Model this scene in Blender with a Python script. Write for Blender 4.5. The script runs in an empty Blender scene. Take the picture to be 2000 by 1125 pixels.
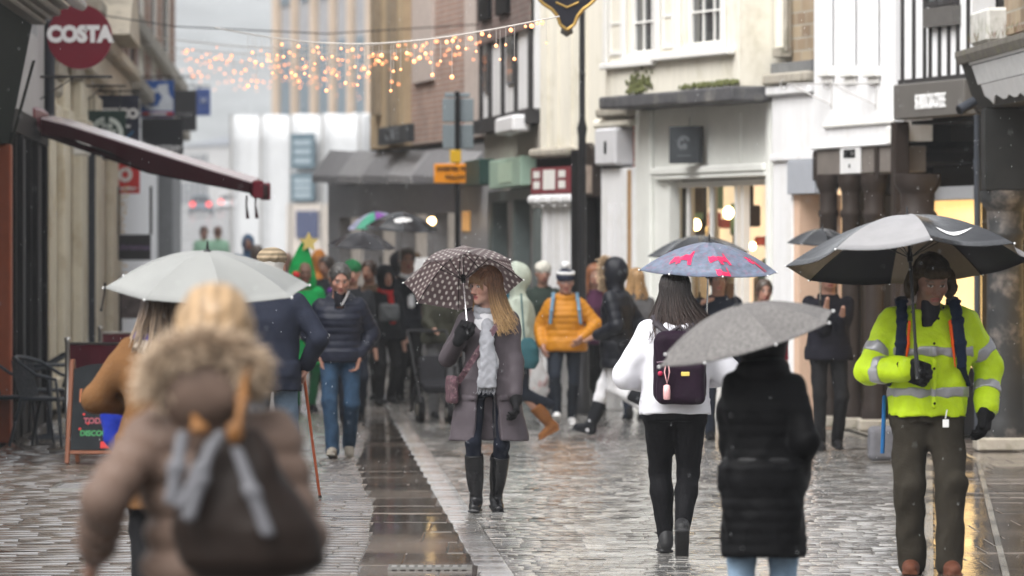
import bpy, math, random
import numpy as np
from mathutils import Vector, Matrix
from types import SimpleNamespace as NS

random.seed(7)
SC = bpy.context.scene
COL = SC.collection
F = 11111.0      # focal length in pixels of a 2000 px wide frame (200 mm lens)
CH = 1.75        # camera height
HY = 515.0       # horizon row
rad = math.radians


def gz(y):
    """ground height: level near the camera, then the street climbs"""
    t = y - 60.0
    if t <= 0:
        return 0.0
    if t < 20:
        return 0.015 * t * t / 40.0
    return 0.015 * (t - 10.0)


def X(px, d):
    return (px - 1000.0) / F * d


def Z(py, d):
    return CH + (HY - py) / F * d


def P(px, py, d):
    return Vector((X(px, d), d, Z(py, d)))


def AX(d, w):
    """a point w metres right of the street's axis line"""
    return -0.03645 * d + w


# ---------------------------------------------------------------- materials
MATS = {}


def mat(name, col=(.5, .5, .5), rough=.6, var=.15, vscale=8.0, bump=0.0, bscale=60.0, metal=0.0,
        spec=.22, attr=False, emit=None, estr=0.0, coat=0.0, transl=0.0, stain=None, stscale=2.0,
        sheen=0.0, rvar=0.0, stretch=(1, 1, 1)):
    if name in MATS:
        return MATS[name]
    m = bpy.data.materials.new(name)
    MATS[name] = m
    m.use_nodes = True
    nt = m.node_tree
    N, L = nt.nodes, nt.links
    b = N['Principled BSDF']
    out = N['Material Output']
    b.inputs['Roughness'].default_value = rough
    b.inputs['Metallic'].default_value = metal
    b.inputs['Specular IOR Level'].default_value = spec
    b.inputs['Coat Weight'].default_value = coat
    b.inputs['Coat Roughness'].default_value = .08
    b.inputs['Sheen Weight'].default_value = sheen
    tc = N.new('ShaderNodeTexCoord')
    mp = N.new('ShaderNodeMapping')
    mp.inputs['Scale'].default_value = stretch
    L.new(tc.outputs['Object'], mp.inputs['Vector'])
    base = None
    if attr:
        a = N.new('ShaderNodeAttribute')
        a.attribute_name = 'Col'
        base = a.outputs['Color']
    nz = N.new('ShaderNodeTexNoise')
    nz.inputs['Scale'].default_value = vscale
    nz.inputs['Detail'].default_value = 5
    nz.inputs['Roughness'].default_value = .62
    L.new(mp.outputs[0], nz.inputs['Vector'])
    mr = N.new('ShaderNodeMapRange')
    mr.inputs['From Min'].default_value = .25
    mr.inputs['From Max'].default_value = .75
    mr.inputs['To Min'].default_value = 1 - var
    mr.inputs['To Max'].default_value = 1 + var
    L.new(nz.outputs['Fac'], mr.inputs['Value'])
    mul = N.new('ShaderNodeMix')
    mul.data_type = 'RGBA'
    mul.blend_type = 'MULTIPLY'
    mul.inputs['Factor'].default_value = 1
    if base:
        L.new(base, mul.inputs[6])
    else:
        mul.inputs[6].default_value = (*col, 1)
    L.new(mr.outputs[0], mul.inputs[7])
    c = mul.outputs[2]
    if stain:
        n2 = N.new('ShaderNodeTexNoise')
        n2.inputs['Scale'].default_value = stscale
        n2.inputs['Detail'].default_value = 7
        n2.inputs['Roughness'].default_value = .7
        L.new(tc.outputs['Object'], n2.inputs['Vector'])
        m2 = N.new('ShaderNodeMapRange')
        m2.inputs['From Min'].default_value = .52
        m2.inputs['From Max'].default_value = .68
        m2.inputs['To Max'].default_value = .75
        L.new(n2.outputs['Fac'], m2.inputs['Value'])
        mx = N.new('ShaderNodeMix')
        mx.data_type = 'RGBA'
        L.new(m2.outputs[0], mx.inputs['Factor'])
        L.new(c, mx.inputs[6])
        mx.inputs[7].default_value = (*stain, 1)
        c = mx.outputs[2]
    L.new(c, b.inputs['Base Color'])
    if rvar:
        m3 = N.new('ShaderNodeMapRange')
        m3.inputs['From Min'].default_value = .3
        m3.inputs['From Max'].default_value = .7
        m3.inputs['To Min'].default_value = max(.02, rough - rvar)
        m3.inputs['To Max'].default_value = min(1, rough + rvar)
        L.new(nz.outputs['Fac'], m3.inputs['Value'])
        L.new(m3.outputs[0], b.inputs['Roughness'])
    if bump:
        n4 = N.new('ShaderNodeTexNoise')
        n4.inputs['Scale'].default_value = bscale
        n4.inputs['Detail'].default_value = 4
        L.new(mp.outputs[0], n4.inputs['Vector'])
        bp = N.new('ShaderNodeBump')
        bp.inputs['Strength'].default_value = bump
        bp.inputs['Distance'].default_value = .01
        L.new(n4.outputs['Fac'], bp.inputs['Height'])
        L.new(bp.outputs[0], b.inputs['Normal'])
    if emit:
        b.inputs['Emission Color'].default_value = (*emit, 1)
        b.inputs['Emission Strength'].default_value = estr
    if transl:
        tr = N.new('ShaderNodeBsdfTranslucent')
        L.new(c, tr.inputs['Color'])
        ms = N.new('ShaderNodeMixShader')
        ms.inputs[0].default_value = transl
        L.new(b.outputs[0], ms.inputs[1])
        L.new(tr.outputs[0], ms.inputs[2])
        L.new(ms.outputs[0], out.inputs['Surface'])
    return m


def brick_mat(name, c1, c2, mortar, bw=.225, bh=.075, axis='xz', rough=.75, msize=.01):
    """bricks laid in a facade's own u-z plane (object coordinates)"""
    if name in MATS:
        return MATS[name]
    m = bpy.data.materials.new(name)
    MATS[name] = m
    m.use_nodes = True
    N, L = m.node_tree.nodes, m.node_tree.links
    b = N['Principled BSDF']
    b.inputs['Roughness'].default_value = rough
    tc = N.new('ShaderNodeTexCoord')
    sx = N.new('ShaderNodeSeparateXYZ')
    L.new(tc.outputs['Object'], sx.inputs[0])
    ad = N.new('ShaderNodeMath')
    L.new(sx.outputs[0], ad.inputs[0])
    L.new(sx.outputs[1], ad.inputs[1])
    cb = N.new('ShaderNodeCombineXYZ')
    L.new(ad.outputs[0], cb.inputs[0])
    L.new(sx.outputs[2], cb.inputs[1])
    br = N.new('ShaderNodeTexBrick')
    br.inputs['Color1'].default_value = (*c1, 1)
    br.inputs['Color2'].default_value = (*c2, 1)
    br.inputs['Mortar'].default_value = (*mortar, 1)
    br.inputs['Scale'].default_value = 1
    br.inputs['Brick Width'].default_value = bw
    br.inputs['Row Height'].default_value = bh
    br.inputs['Mortar Size'].default_value = msize
    br.inputs['Bias'].default_value = 0
    L.new(cb.outputs[0], br.inputs['Vector'])
    nz = N.new('ShaderNodeTexNoise')
    nz.inputs['Scale'].default_value = 1.7
    nz.inputs['Detail'].default_value = 6
    L.new(tc.outputs['Object'], nz.inputs['Vector'])
    mr = N.new('ShaderNodeMapRange')
    mr.inputs['To Min'].default_value = .55
    mr.inputs['To Max'].default_value = 1.4
    L.new(nz.outputs['Fac'], mr.inputs['Value'])
    mu = N.new('ShaderNodeMix')
    mu.data_type = 'RGBA'
    mu.blend_type = 'MULTIPLY'
    mu.inputs['Factor'].default_value = 1
    L.new(br.outputs['Color'], mu.inputs[6])
    L.new(mr.outputs[0], mu.inputs[7])
    L.new(mu.outputs[2], b.inputs['Base Color'])
    bp = N.new('ShaderNodeBump')
    bp.inputs['Strength'].default_value = .6
    bp.inputs['Distance'].default_value = .01
    inv = N.new('ShaderNodeMath')
    inv.operation = 'SUBTRACT'
    inv.inputs[0].default_value = 1
    L.new(br.outputs['Fac'], inv.inputs[1])
    L.new(inv.outputs[0], bp.inputs['Height'])
    L.new(bp.outputs[0], b.inputs['Normal'])
    return m


def wet_mat(name, c, rough=.12, var=.3, bump=.3, bscale=25, cscale=3.0, spec=.6, c2=None, pud=(.45, .6), attr=False, film=0.0):
    """wet stone: dark base, film of water with drier and wetter areas, drop-pocked surface"""
    if name in MATS:
        return MATS[name]
    m = bpy.data.materials.new(name)
    MATS[name] = m
    m.use_nodes = True
    N, L = m.node_tree.nodes, m.node_tree.links
    b = N['Principled BSDF']
    b.inputs['Specular IOR Level'].default_value = spec
    b.inputs['Coat Weight'].default_value = film
    b.inputs['Coat IOR'].default_value = 1.38
    b.inputs['Coat Roughness'].default_value = rough * .8
    tc = N.new('ShaderNodeTexCoord')
    n1 = N.new('ShaderNodeTexNoise')
    n1.inputs['Scale'].default_value = cscale
    n1.inputs['Detail'].default_value = 6
    L.new(tc.outputs['Object'], n1.inputs['Vector'])
    cr = N.new('ShaderNodeMix')
    cr.data_type = 'RGBA'
    L.new(n1.outputs['Fac'], cr.inputs['Factor'])
    k = c2 or tuple(v * (1 + var) for v in c)
    cr.inputs[6].default_value = (*[v * (1 - var) for v in c], 1)
    cr.inputs[7].default_value = (*k, 1)
    col = cr.outputs[2]
    if attr:
        a = N.new('ShaderNodeAttribute')
        a.attribute_name = 'Col'
        mu = N.new('ShaderNodeMix')
        mu.data_type = 'RGBA'
        mu.blend_type = 'MULTIPLY'
        mu.inputs['Factor'].default_value = 1
        L.new(col, mu.inputs[6])
        L.new(a.outputs['Color'], mu.inputs[7])
        col = mu.outputs[2]
    L.new(col, b.inputs['Base Color'])
    n2 = N.new('ShaderNodeTexNoise')
    n2.inputs['Scale'].default_value = .55
    n2.inputs['Detail'].default_value = 5
    L.new(tc.outputs['Object'], n2.inputs['Vector'])
    pr = N.new('ShaderNodeMapRange')          # 1 = standing water, 0 = merely damp
    pr.inputs['From Min'].default_value = pud[0]
    pr.inputs['From Max'].default_value = pud[1]
    L.new(n2.outputs['Fac'], pr.inputs['Value'])
    rr = N.new('ShaderNodeMapRange')
    rr.inputs['To Min'].default_value = rough
    rr.inputs['To Max'].default_value = rough * .3
    L.new(pr.outputs[0], rr.inputs['Value'])
    L.new(rr.outputs[0], b.inputs['Roughness'])
    n3 = N.new('ShaderNodeTexNoise')
    n3.inputs['Scale'].default_value = bscale
    n3.inputs['Detail'].default_value = 4
    L.new(tc.outputs['Object'], n3.inputs['Vector'])
    bs = N.new('ShaderNodeMapRange')
    bs.inputs['To Min'].default_value = bump
    bs.inputs['To Max'].default_value = bump * .3
    L.new(pr.outputs[0], bs.inputs['Value'])
    bp = N.new('ShaderNodeBump')
    bp.inputs['Distance'].default_value = .01
    L.new(bs.outputs[0], bp.inputs['Strength'])
    L.new(n3.outputs['Fac'], bp.inputs['Height'])
    L.new(bp.outputs[0], b.inputs['Normal'])
    return m


# ---------------------------------------------------------------- objects
def tag(o, label=None, cat=None, group=None, kind=None):
    if label:
        o['label'] = label
    if cat:
        o['category'] = cat
    if group:
        o['group'] = group
    if kind:
        o['kind'] = kind
    return o


def thing(name, label, cat, loc=(0, 0, 0), rz=0.0, group=None):
    o = bpy.data.objects.new(name, None)
    o.empty_display_size = .1
    COL.objects.link(o)
    o.location = loc
    o.rotation_euler = (0, 0, rz)
    return tag(o, label, cat, group)


def link(name, me, parent=None):
    o = bpy.data.objects.new(name, me)
    COL.objects.link(o)
    if parent is not None:
        o.parent = parent
    return o


def copy_tree(o, parent=None):
    c = o.copy()
    COL.objects.link(c)
    if parent is not None:
        c.parent = parent
    for ch in list(o.children):
        copy_tree(ch, c)
    return c


class MB:
    """collects polygons with material slots and makes ONE mesh object"""

    def __init__(s, M=None):
        s.v, s.f, s.mi, s.M, s.sm, s.cut = [], [], [], M, [], []

    def add(s, vs, fs, mi=0, sm=False):
        b = len(s.v)
        s.cut.append((b, len(s.f)))
        for p in vs:
            p = Vector(p)
            s.v.append(s.M @ p if s.M else p)
        for f in fs:
            s.f.append([b + i for i in f])
            s.mi.append(mi)
            s.sm.append(sm)
        return s

    def box(s, a, b, mi=0):
        (x0, y0, z0), (x1, y1, z1) = a, b
        x0, x1 = min(x0, x1), max(x0, x1)
        y0, y1 = min(y0, y1), max(y0, y1)
        z0, z1 = min(z0, z1), max(z0, z1)
        return s.add([(x0, y0, z0), (x1, y0, z0), (x1, y1, z0), (x0, y1, z0), (x0, y0, z1), (x1, y0, z1), (x1, y1, z1), (x0, y1, z1)],
                     [(0, 3, 2, 1), (4, 5, 6, 7), (0, 1, 5, 4), (1, 2, 6, 5), (2, 3, 7, 6), (3, 0, 4, 7)], mi)

    def rbox(s, a, b, r=.01, mi=0):
        """box with chamfered edges"""
        import itertools
        lo = [min(p, q) for p, q in zip(a, b)]
        hi = [max(p, q) for p, q in zip(a, b)]
        r = min(r, *[(h - l) * .45 for l, h in zip(lo, hi)])
        V = {}
        vs = []
        for sx, sy, sz in itertools.product((0, 1), repeat=3):
            for ax in range(3):
                p = [(hi if q else lo)[i] for i, q in enumerate((sx, sy, sz))]
                for i, q in enumerate((sx, sy, sz)):
                    if i != ax:
                        p[i] += -r if q else r
                V[(sx, sy, sz, ax)] = len(vs)
                vs.append(p)
        fs = []
        for ax in range(3):
            o = [i for i in range(3) if i != ax]
            for q in (0, 1):
                f = []
                for (a1, a2) in ((0, 0), (1, 0), (1, 1), (0, 1)):
                    k = [0, 0, 0]
                    k[ax] = q
                    k[o[0]] = a1
                    k[o[1]] = a2
                    f.append(V[(*k, ax)])
                fs.append(f)
            for (a1, a2) in ((0, 0), (0, 1), (1, 0), (1, 1)):
                k0 = [0, 0, 0]
                k0[o[0]], k0[o[1]] = a1, a2
                k1 = list(k0)
                k1[ax] = 1
                fs.append([V[(*k0, o[0])], V[(*k1, o[0])], V[(*k1, o[1])], V[(*k0, o[1])]])
        for c in itertools.product((0, 1), repeat=3):
            fs.append([V[(*c, 0)], V[(*c, 1)], V[(*c, 2)]])
        cen = Vector([(l + h) / 2 for l, h in zip(lo, hi)])
        for i, f in enumerate(fs):
            p = [Vector(vs[j]) for j in f]
            n = (p[1] - p[0]).cross(p[2] - p[0])
            if n.dot(sum(p, Vector()) / len(p) - cen) < 0:
                fs[i] = f[::-1]
        return s.add(vs, fs, mi)

    def tube(s, pts, r, n=8, mi=0, caps=True):
        pts = [Vector(p) for p in pts]
        rs = r if isinstance(r, (list, tuple)) else [r] * len(pts)
        vs, fs = [], []
        up = Vector((0, 0, 1))
        for i, p in enumerate(pts):
            t = (pts[min(i + 1, len(pts) - 1)] - pts[max(i - 1, 0)]).normalized()
            if i == 0:
                if abs(t.dot(up)) > .9:
                    up = Vector((1, 0, 0))
            a = (up - t * up.dot(t)).normalized()
            up = a
            b = t.cross(a)
            for k in range(n):
                q = 2 * math.pi * k / n
                vs.append(p + (a * math.cos(q) + b * math.sin(q)) * rs[i])
        for i in range(len(pts) - 1):
            for k in range(n):
                k2 = (k + 1) % n
                fs.append((i * n + k, i * n + k2, (i + 1) * n + k2, (i + 1) * n + k))
        s.add(vs, fs, mi, True)
        if caps:
            m = len(pts) - 1
            s.add(vs[:n][::-1], [list(range(n))], mi)
            s.add(vs[m * n:], [list(range(n))], mi)
        return s

    def lathe(s, prof, c=(0, 0, 0), n=24, mi=0, smooth=True):
        vs, fs = [], []
        for (r, z) in prof:
            for k in range(n):
                q = 2 * math.pi * k / n
                vs.append((c[0] + r * math.cos(q), c[1] + r * math.sin(q), c[2] + z))
        for i in range(len(prof) - 1):
            for k in range(n):
                k2 = (k + 1) % n
                fs.append((i * n + k, i * n + k2, (i + 1) * n + k2, (i + 1) * n + k))
        s.add(vs, fs, mi, smooth)
        s.add(vs[:n], [list(range(n))[::-1]], mi)
        s.add(vs[-n:], [list(range(n))], mi)
        return s

    def ball(s, c, r, n=10, mi=0, sc=(1, 1, 1)):
        vs, fs = [], []
        m = n // 2 + 1
        for i in range(m + 1):
            a = math.pi * i / m
            for k in range(n):
                q = 2 * math.pi * k / n
                vs.append((c[0] + r * sc[0] * math.sin(a) * math.cos(q), c[1] + r * sc[1] * math.sin(a) * math.sin(q), c[2] + r * sc[2] * math.cos(a)))
        for i in range(m):
            for k in range(n):
                k2 = (k + 1) % n
                fs.append((i * n + k, (i + 1) * n + k, (i + 1) * n + k2, i * n + k2))
        return s.add(vs, fs, mi, True)

    def prism(s, poly, y0, y1, mi=0):
        """polygon in the x-z plane, extruded from y0 to y1"""
        n = len(poly)
        vs = [(x, y0, z) for x, z in poly] + [(x, y1, z) for x, z in poly]
        ar = sum(poly[i][0] * poly[(i + 1) % n][1] - poly[(i + 1) % n][0] * poly[i][1] for i in range(n))
        a, b = list(range(n)), list(range(n, 2 * n))
        if (ar > 0) == (y0 < y1):
            fs = [a, b[::-1]]
            fs += [(i, n + i, n + (i + 1) % n, (i + 1) % n) for i in range(n)]
        else:
            fs = [a[::-1], b]
            fs += [(i, (i + 1) % n, n + (i + 1) % n, n + i) for i in range(n)]
        return s.add(vs, fs, mi)

    def ring(s, c, r0, r1, y0, y1, a0=0, a1=360, n=40, mi=0):
        """flat arc in the x-z plane"""
        full = abs(a1 - a0) >= 360
        for i in range(n):
            p, q = rad(a0 + (a1 - a0) * i / n), rad(a0 + (a1 - a0) * (i + 1) / n)
            s.prism([(c[0] + r0 * math.cos(p), c[1] + r0 * math.sin(p)), (c[0] + r1 * math.cos(p), c[1] + r1 * math.sin(p)),
                     (c[0] + r1 * math.cos(q), c[1] + r1 * math.sin(q)), (c[0] + r0 * math.cos(q), c[1] + r0 * math.sin(q))], y0, y1, mi)
        return s

    def build_each(s, name, mats, parent=None):
        """every box or prism of the collection becomes an object of its own"""
        ends = s.cut[1:] + [(len(s.v), len(s.f))]
        for (v0, f0), (v1, f1) in zip(s.cut, ends):
            m = MB()
            m.v = s.v[v0:v1]
            m.f = [[i - v0 for i in f] for f in s.f[f0:f1]]
            m.mi, m.sm = s.mi[f0:f1], s.sm[f0:f1]
            m.build(name, mats, parent)

    def build(s, name, mats, parent=None, smooth=None, bevel=0.0):
        me = bpy.data.meshes.new(name)
        me.from_pydata([tuple(p) for p in s.v], [], s.f)
        mats = mats if isinstance(mats, (list, tuple)) else [mats]
        for m in mats:
            me.materials.append(m)
        me.polygons.foreach_set('material_index', s.mi)
        me.polygons.foreach_set('use_smooth', s.sm if smooth is None else [smooth] * len(s.f))
        me.update()
        o = link(name, me, parent)
        if bevel:
            bv = o.modifiers.new('bevel', 'BEVEL')
            bv.width = bevel
            bv.segments = 2
            bv.limit_method = 'ANGLE'
        return o


def text_into(mb, body, size, x, y, z, mi=0, depth=.006, bold=0.0, sx=1.0, align='CENTER'):
    """lettering standing in the x-z plane and facing -y, added to a mesh"""
    cu = bpy.data.curves.new('lettering', 'FONT')
    cu.body = body
    cu.size = size
    cu.align_x = align
    cu.align_y = 'CENTER'
    cu.extrude = depth
    cu.offset = bold
    cu.resolution_u = 3
    o = bpy.data.objects.new('lettering', cu)
    COL.objects.link(o)
    dg = bpy.context.evaluated_depsgraph_get()
    me = bpy.data.meshes.new_from_object(o.evaluated_get(dg))
    vs = [(x + v.co.x * sx, y - v.co.z, z + v.co.y) for v in me.vertices]
    fs = [list(p.vertices) for p in me.polygons]
    mb.add(vs, fs, mi)
    bpy.data.objects.remove(o)
    bpy.data.curves.remove(cu)
    bpy.data.meshes.remove(me)
    return mb
HAZE, SKY, EXPO, FSTOP = .00036, .15, 1.02, 3.7
# ---------------------------------------------------------------- blended solids (people and clothes)
def A(*v):
    return np.array(v if len(v) > 1 else v[0], dtype=np.float32)


def unit(v):
    v = np.asarray(v, dtype=np.float32)
    return v / max(1e-9, float(np.linalg.norm(v)))


def basis(z, yhint=(0, 1, 0)):
    """columns = local axes, local z along z"""
    z = unit(z)
    y = np.asarray(yhint, np.float32)
    y = y - z * float(y @ z)
    if np.linalg.norm(y) < 1e-4:
        y = np.array([1, 0, 0], np.float32) - z * float(z[0])
    y = unit(y)
    x = np.cross(y, z)
    return np.stack([x, y, z], 1).astype(np.float32)


def rotz(a):
    c, s = math.cos(a), math.sin(a)
    return np.array([[c, -s, 0], [s, c, 0], [0, 0, 1]], np.float32)


def rotx(a):
    c, s = math.cos(a), math.sin(a)
    return np.array([[1, 0, 0], [0, c, -s], [0, s, c]], np.float32)


def roty(a):
    c, s = math.cos(a), math.sin(a)
    return np.array([[c, 0, s], [0, 1, 0], [-s, 0, c]], np.float32)


I3 = np.eye(3, dtype=np.float32)


class SDF:
    def __init__(s):
        s.p = []

    def _add(s, f, lo, hi, k, op):
        s.p.append((f, np.asarray(lo, np.float32), np.asarray(hi, np.float32), k, op))
        return s

    def cap(s, a, b, ra, rb=None, k=.02, flat=None, quilt=None, op='u'):
        """tapered limb; flat = (direction, factor) widens it; quilt = (period, depth) along it"""
        a, b = A(a), A(b)
        rb = ra if rb is None else rb
        ba = b - a
        L2 = float(ba @ ba) + 1e-9
        Ln = math.sqrt(L2)
        fl = None
        if flat:
            fl = (unit(flat[0]), flat[1])

        def f(x, y, z):
            px, py, pz = x - a[0], y - a[1], z - a[2]
            t = np.clip((px * ba[0] + py * ba[1] + pz * ba[2]) / L2, 0, 1)
            qx, qy, qz = px - t * ba[0], py - t * ba[1], pz - t * ba[2]
            if fl is not None:
                w, g = fl
                e = (qx * w[0] + qy * w[1] + qz * w[2]) * (1 / g - 1)
                qx, qy, qz = qx + e * w[0], qy + e * w[1], qz + e * w[2]
            d = np.sqrt(qx * qx + qy * qy + qz * qz) - (ra + (rb - ra) * t)
            if quilt:
                d = d - quilt[1] * (np.abs(np.sin(math.pi * t * Ln / quilt[0])) ** .6 - .6)
            return d
        g = max(1.0, flat[1]) if flat else 1.0
        r = max(ra, rb) * g + (quilt[1] if quilt else 0)
        return s._add(f, np.minimum(a, b) - r, np.maximum(a, b) + r, k, op)

    def chain(s, pts, rs, k=.02, **kw):
        for i in range(len(pts) - 1):
            s.cap(pts[i], pts[i + 1], rs[i], rs[i + 1], k=k, **kw)
        return s

    def ell(s, c, r, R=I3, k=.02, op='u'):
        c, r = A(c), A(r)
        m = float(min(r))

        def f(x, y, z):
            px, py, pz = x - c[0], y - c[1], z - c[2]
            u = (px * R[0, 0] + py * R[1, 0] + pz * R[2, 0]) / r[0]
            v = (px * R[0, 1] + py * R[1, 1] + pz * R[2, 1]) / r[1]
            w = (px * R[0, 2] + py * R[1, 2] + pz * R[2, 2]) / r[2]
            return (np.sqrt(u * u + v * v + w * w) - 1) * m
        e = np.abs(R) @ r
        return s._add(f, c - e, c + e, k, op)

    def box(s, c, h, R=I3, r=.01, k=.01, op='u'):
        c, h = A(c), A(h)

        def f(x, y, z):
            px, py, pz = x - c[0], y - c[1], z - c[2]
            q = [np.abs(px * R[0, i] + py * R[1, i] + pz * R[2, i]) - (h[i] - r) for i in range(3)]
            o = np.sqrt(sum(np.maximum(e, 0) ** 2 for e in q))
            return o + np.minimum(np.maximum(q[0], np.maximum(q[1], q[2])), 0) - r
        e = np.abs(R) @ h
        return s._add(f, c - e, c + e, k, op)

    def loft(s, o, R, zs, rx, ry, cx=None, cy=None, k=.02, n=2.2, quilt=None, op='u', twist=None):
        """stack of super-ellipses along local z, flat ends"""
        o = A(o)
        zs = np.asarray(zs, np.float32)
        rx, ry = np.asarray(rx, np.float32), np.asarray(ry, np.float32)
        cx = np.zeros_like(zs) if cx is None else np.asarray(cx, np.float32)
        cy = np.zeros_like(zs) if cy is None else np.asarray(cy, np.float32)
        # smooth the profile
        zz = np.linspace(zs[0], zs[-1], 64)

        def sm(v):
            w = np.interp(zz, zs, v)
            for _ in range(3):
                w[1:-1] = (w[:-2] + w[1:-1] * 2 + w[2:]) / 4
            return w
        RX, RY, CX, CY = sm(rx), sm(ry), sm(cx), sm(cy)

        def f(x, y, z):
            px, py, pz = x - o[0], y - o[1], z - o[2]
            u = px * R[0, 0] + py * R[1, 0] + pz * R[2, 0]
            v = px * R[0, 1] + py * R[1, 1] + pz * R[2, 1]
            w = px * R[0, 2] + py * R[1, 2] + pz * R[2, 2]
            a, b = np.interp(w, zz, RX), np.interp(w, zz, RY)
            u, v = u - np.interp(w, zz, CX), v - np.interp(w, zz, CY)
            d = ((np.abs(u) / a) ** n + (np.abs(v) / b) ** n) ** (1 / n) - 1
            d = d * np.minimum(a, b)
            if quilt:
                d = d - quilt[1] * (np.abs(np.sin(math.pi * (w - zs[0]) / quilt[0])) ** .6 - .6)
            return np.maximum(d, np.maximum(w - zs[-1], zs[0] - w)).astype(np.float32)
        q = quilt[1] if quilt else 0
        m = [float(np.max(np.abs(cx)) + rx.max() + q), float(np.max(np.abs(cy)) + ry.max() + q)]
        cs = np.array([[a, b, w] for a in (-m[0], m[0]) for b in (-m[1], m[1]) for w in (zs[0], zs[-1])], np.float32) @ R.T + o
        return s._add(f, cs.min(0), cs.max(0), k, op)

    def torus(s, c, R, r0, r1, k=.01, sc=(1, 1), op='u'):
        c = A(c)

        def f(x, y, z):
            px, py, pz = x - c[0], y - c[1], z - c[2]
            u = (px * R[0, 0] + py * R[1, 0] + pz * R[2, 0]) / sc[0]
            v = (px * R[0, 1] + py * R[1, 1] + pz * R[2, 1]) / sc[1]
            w = px * R[0, 2] + py * R[1, 2] + pz * R[2, 2]
            return np.sqrt((np.sqrt(u * u + v * v) - r0) ** 2 + w * w) - r1
        e = np.abs(R) @ A((r0 + r1) * sc[0] + r1, (r0 + r1) * sc[1] + r1, r1)
        return s._add(f, c - e, c + e, k, op)

    def half(s, c, n, op='i'):
        """keep only the side that n points away from"""
        c, n = A(c), unit(n)

        def f(x, y, z):
            return (x - c[0]) * n[0] + (y - c[1]) * n[1] + (z - c[2]) * n[2]
        return s._add(f, (-9, -9, -9), (9, 9, 9), 0, op)

    def band(s, f0, c, n, w):
        return s

    def mesh(s, name, res=.01, noise=None, smooth=1, col=None, shell=None):
        adds = [p for p in s.p if p[4] == 'u']
        lo = np.min([p[1] for p in adds], 0) - 3 * res
        hi = np.max([p[2] for p in adds], 0) + 3 * res
        n = np.ceil((hi - lo) / res).astype(int) + 1
        ax = [(lo[i] + np.arange(n[i]) * res).astype(np.float32) for i in range(3)]
        D = np.full(n, 9.0, np.float32)
        for f, a, b, k, op in s.p:
            mg = abs(k) + 4 * res + .012
            i0 = np.clip(np.floor((a - mg - lo) / res).astype(int), 0, n - 1)
            i1 = np.clip(np.ceil((b + mg - lo) / res).astype(int) + 1, 1, n)
            if op == 'i':
                i0, i1 = np.zeros(3, int), n
            sl = tuple(slice(i0[j], i1[j]) for j in range(3))
            x, y, z = ax[0][sl[0]][:, None, None], ax[1][sl[1]][None, :, None], ax[2][sl[2]][None, None, :]
            d = f(x, y, z)
            E = D[sl]
            if op == 'u':
                if k > 0:
                    h = np.clip(.5 + .5 * (E - d) / k, 0, 1)
                    D[sl] = E * (1 - h) + d * h - k * h * (1 - h)
                else:
                    D[sl] = np.minimum(E, d)
            elif op == 's':
                if k > 0:
                    h = np.clip(.5 - .5 * (E + d) / k, 0, 1)
                    D[sl] = E * (1 - h) - d * h + k * h * (1 - h)
                else:
                    D[sl] = np.maximum(E, -d)
            else:
                D[sl] = np.maximum(E, d)
        if noise:
            amp, sc, sd = noise
            near = np.abs(D) < amp * 3 + 2 * res
            I = np.argwhere(near)
            p = lo + I * res
            x, y, z = p[:, 0] * sc + sd, p[:, 1] * sc + sd * 1.7, p[:, 2] * sc * .8 - sd
            w = np.sin(x * 1.3 + 1.9 * np.sin(z * .7 + y)) * np.cos(y * 1.1 + 1.3 * np.sin(x * .9 + z * .6))
            w = w + .6 * np.sin(z * 2.1 + 2.2 * np.sin(x * 1.1 - y * .8) + 1.4 * np.cos(y * 1.9))
            w = w + .35 * np.sin(x * 3.1 + 2 * np.sin(z * 2.3)) * np.sin(y * 3.3 + z * 1.7)
            D[near] += (amp * .6 * w).astype(np.float32)
        me = nets(D, lo, res, name, smooth)
        if col is not None:
            nv = len(me.vertices)
            V = np.empty(nv * 3, np.float32)
            me.vertices.foreach_get('co', V)
            c = np.ones((nv, 4), np.float32)
            c[:, :3] = col(V.reshape(-1, 3))
            at = me.attributes.new('Col', 'FLOAT_COLOR', 'POINT')
            at.data.foreach_set('color', c.ravel())
        return me


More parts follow.
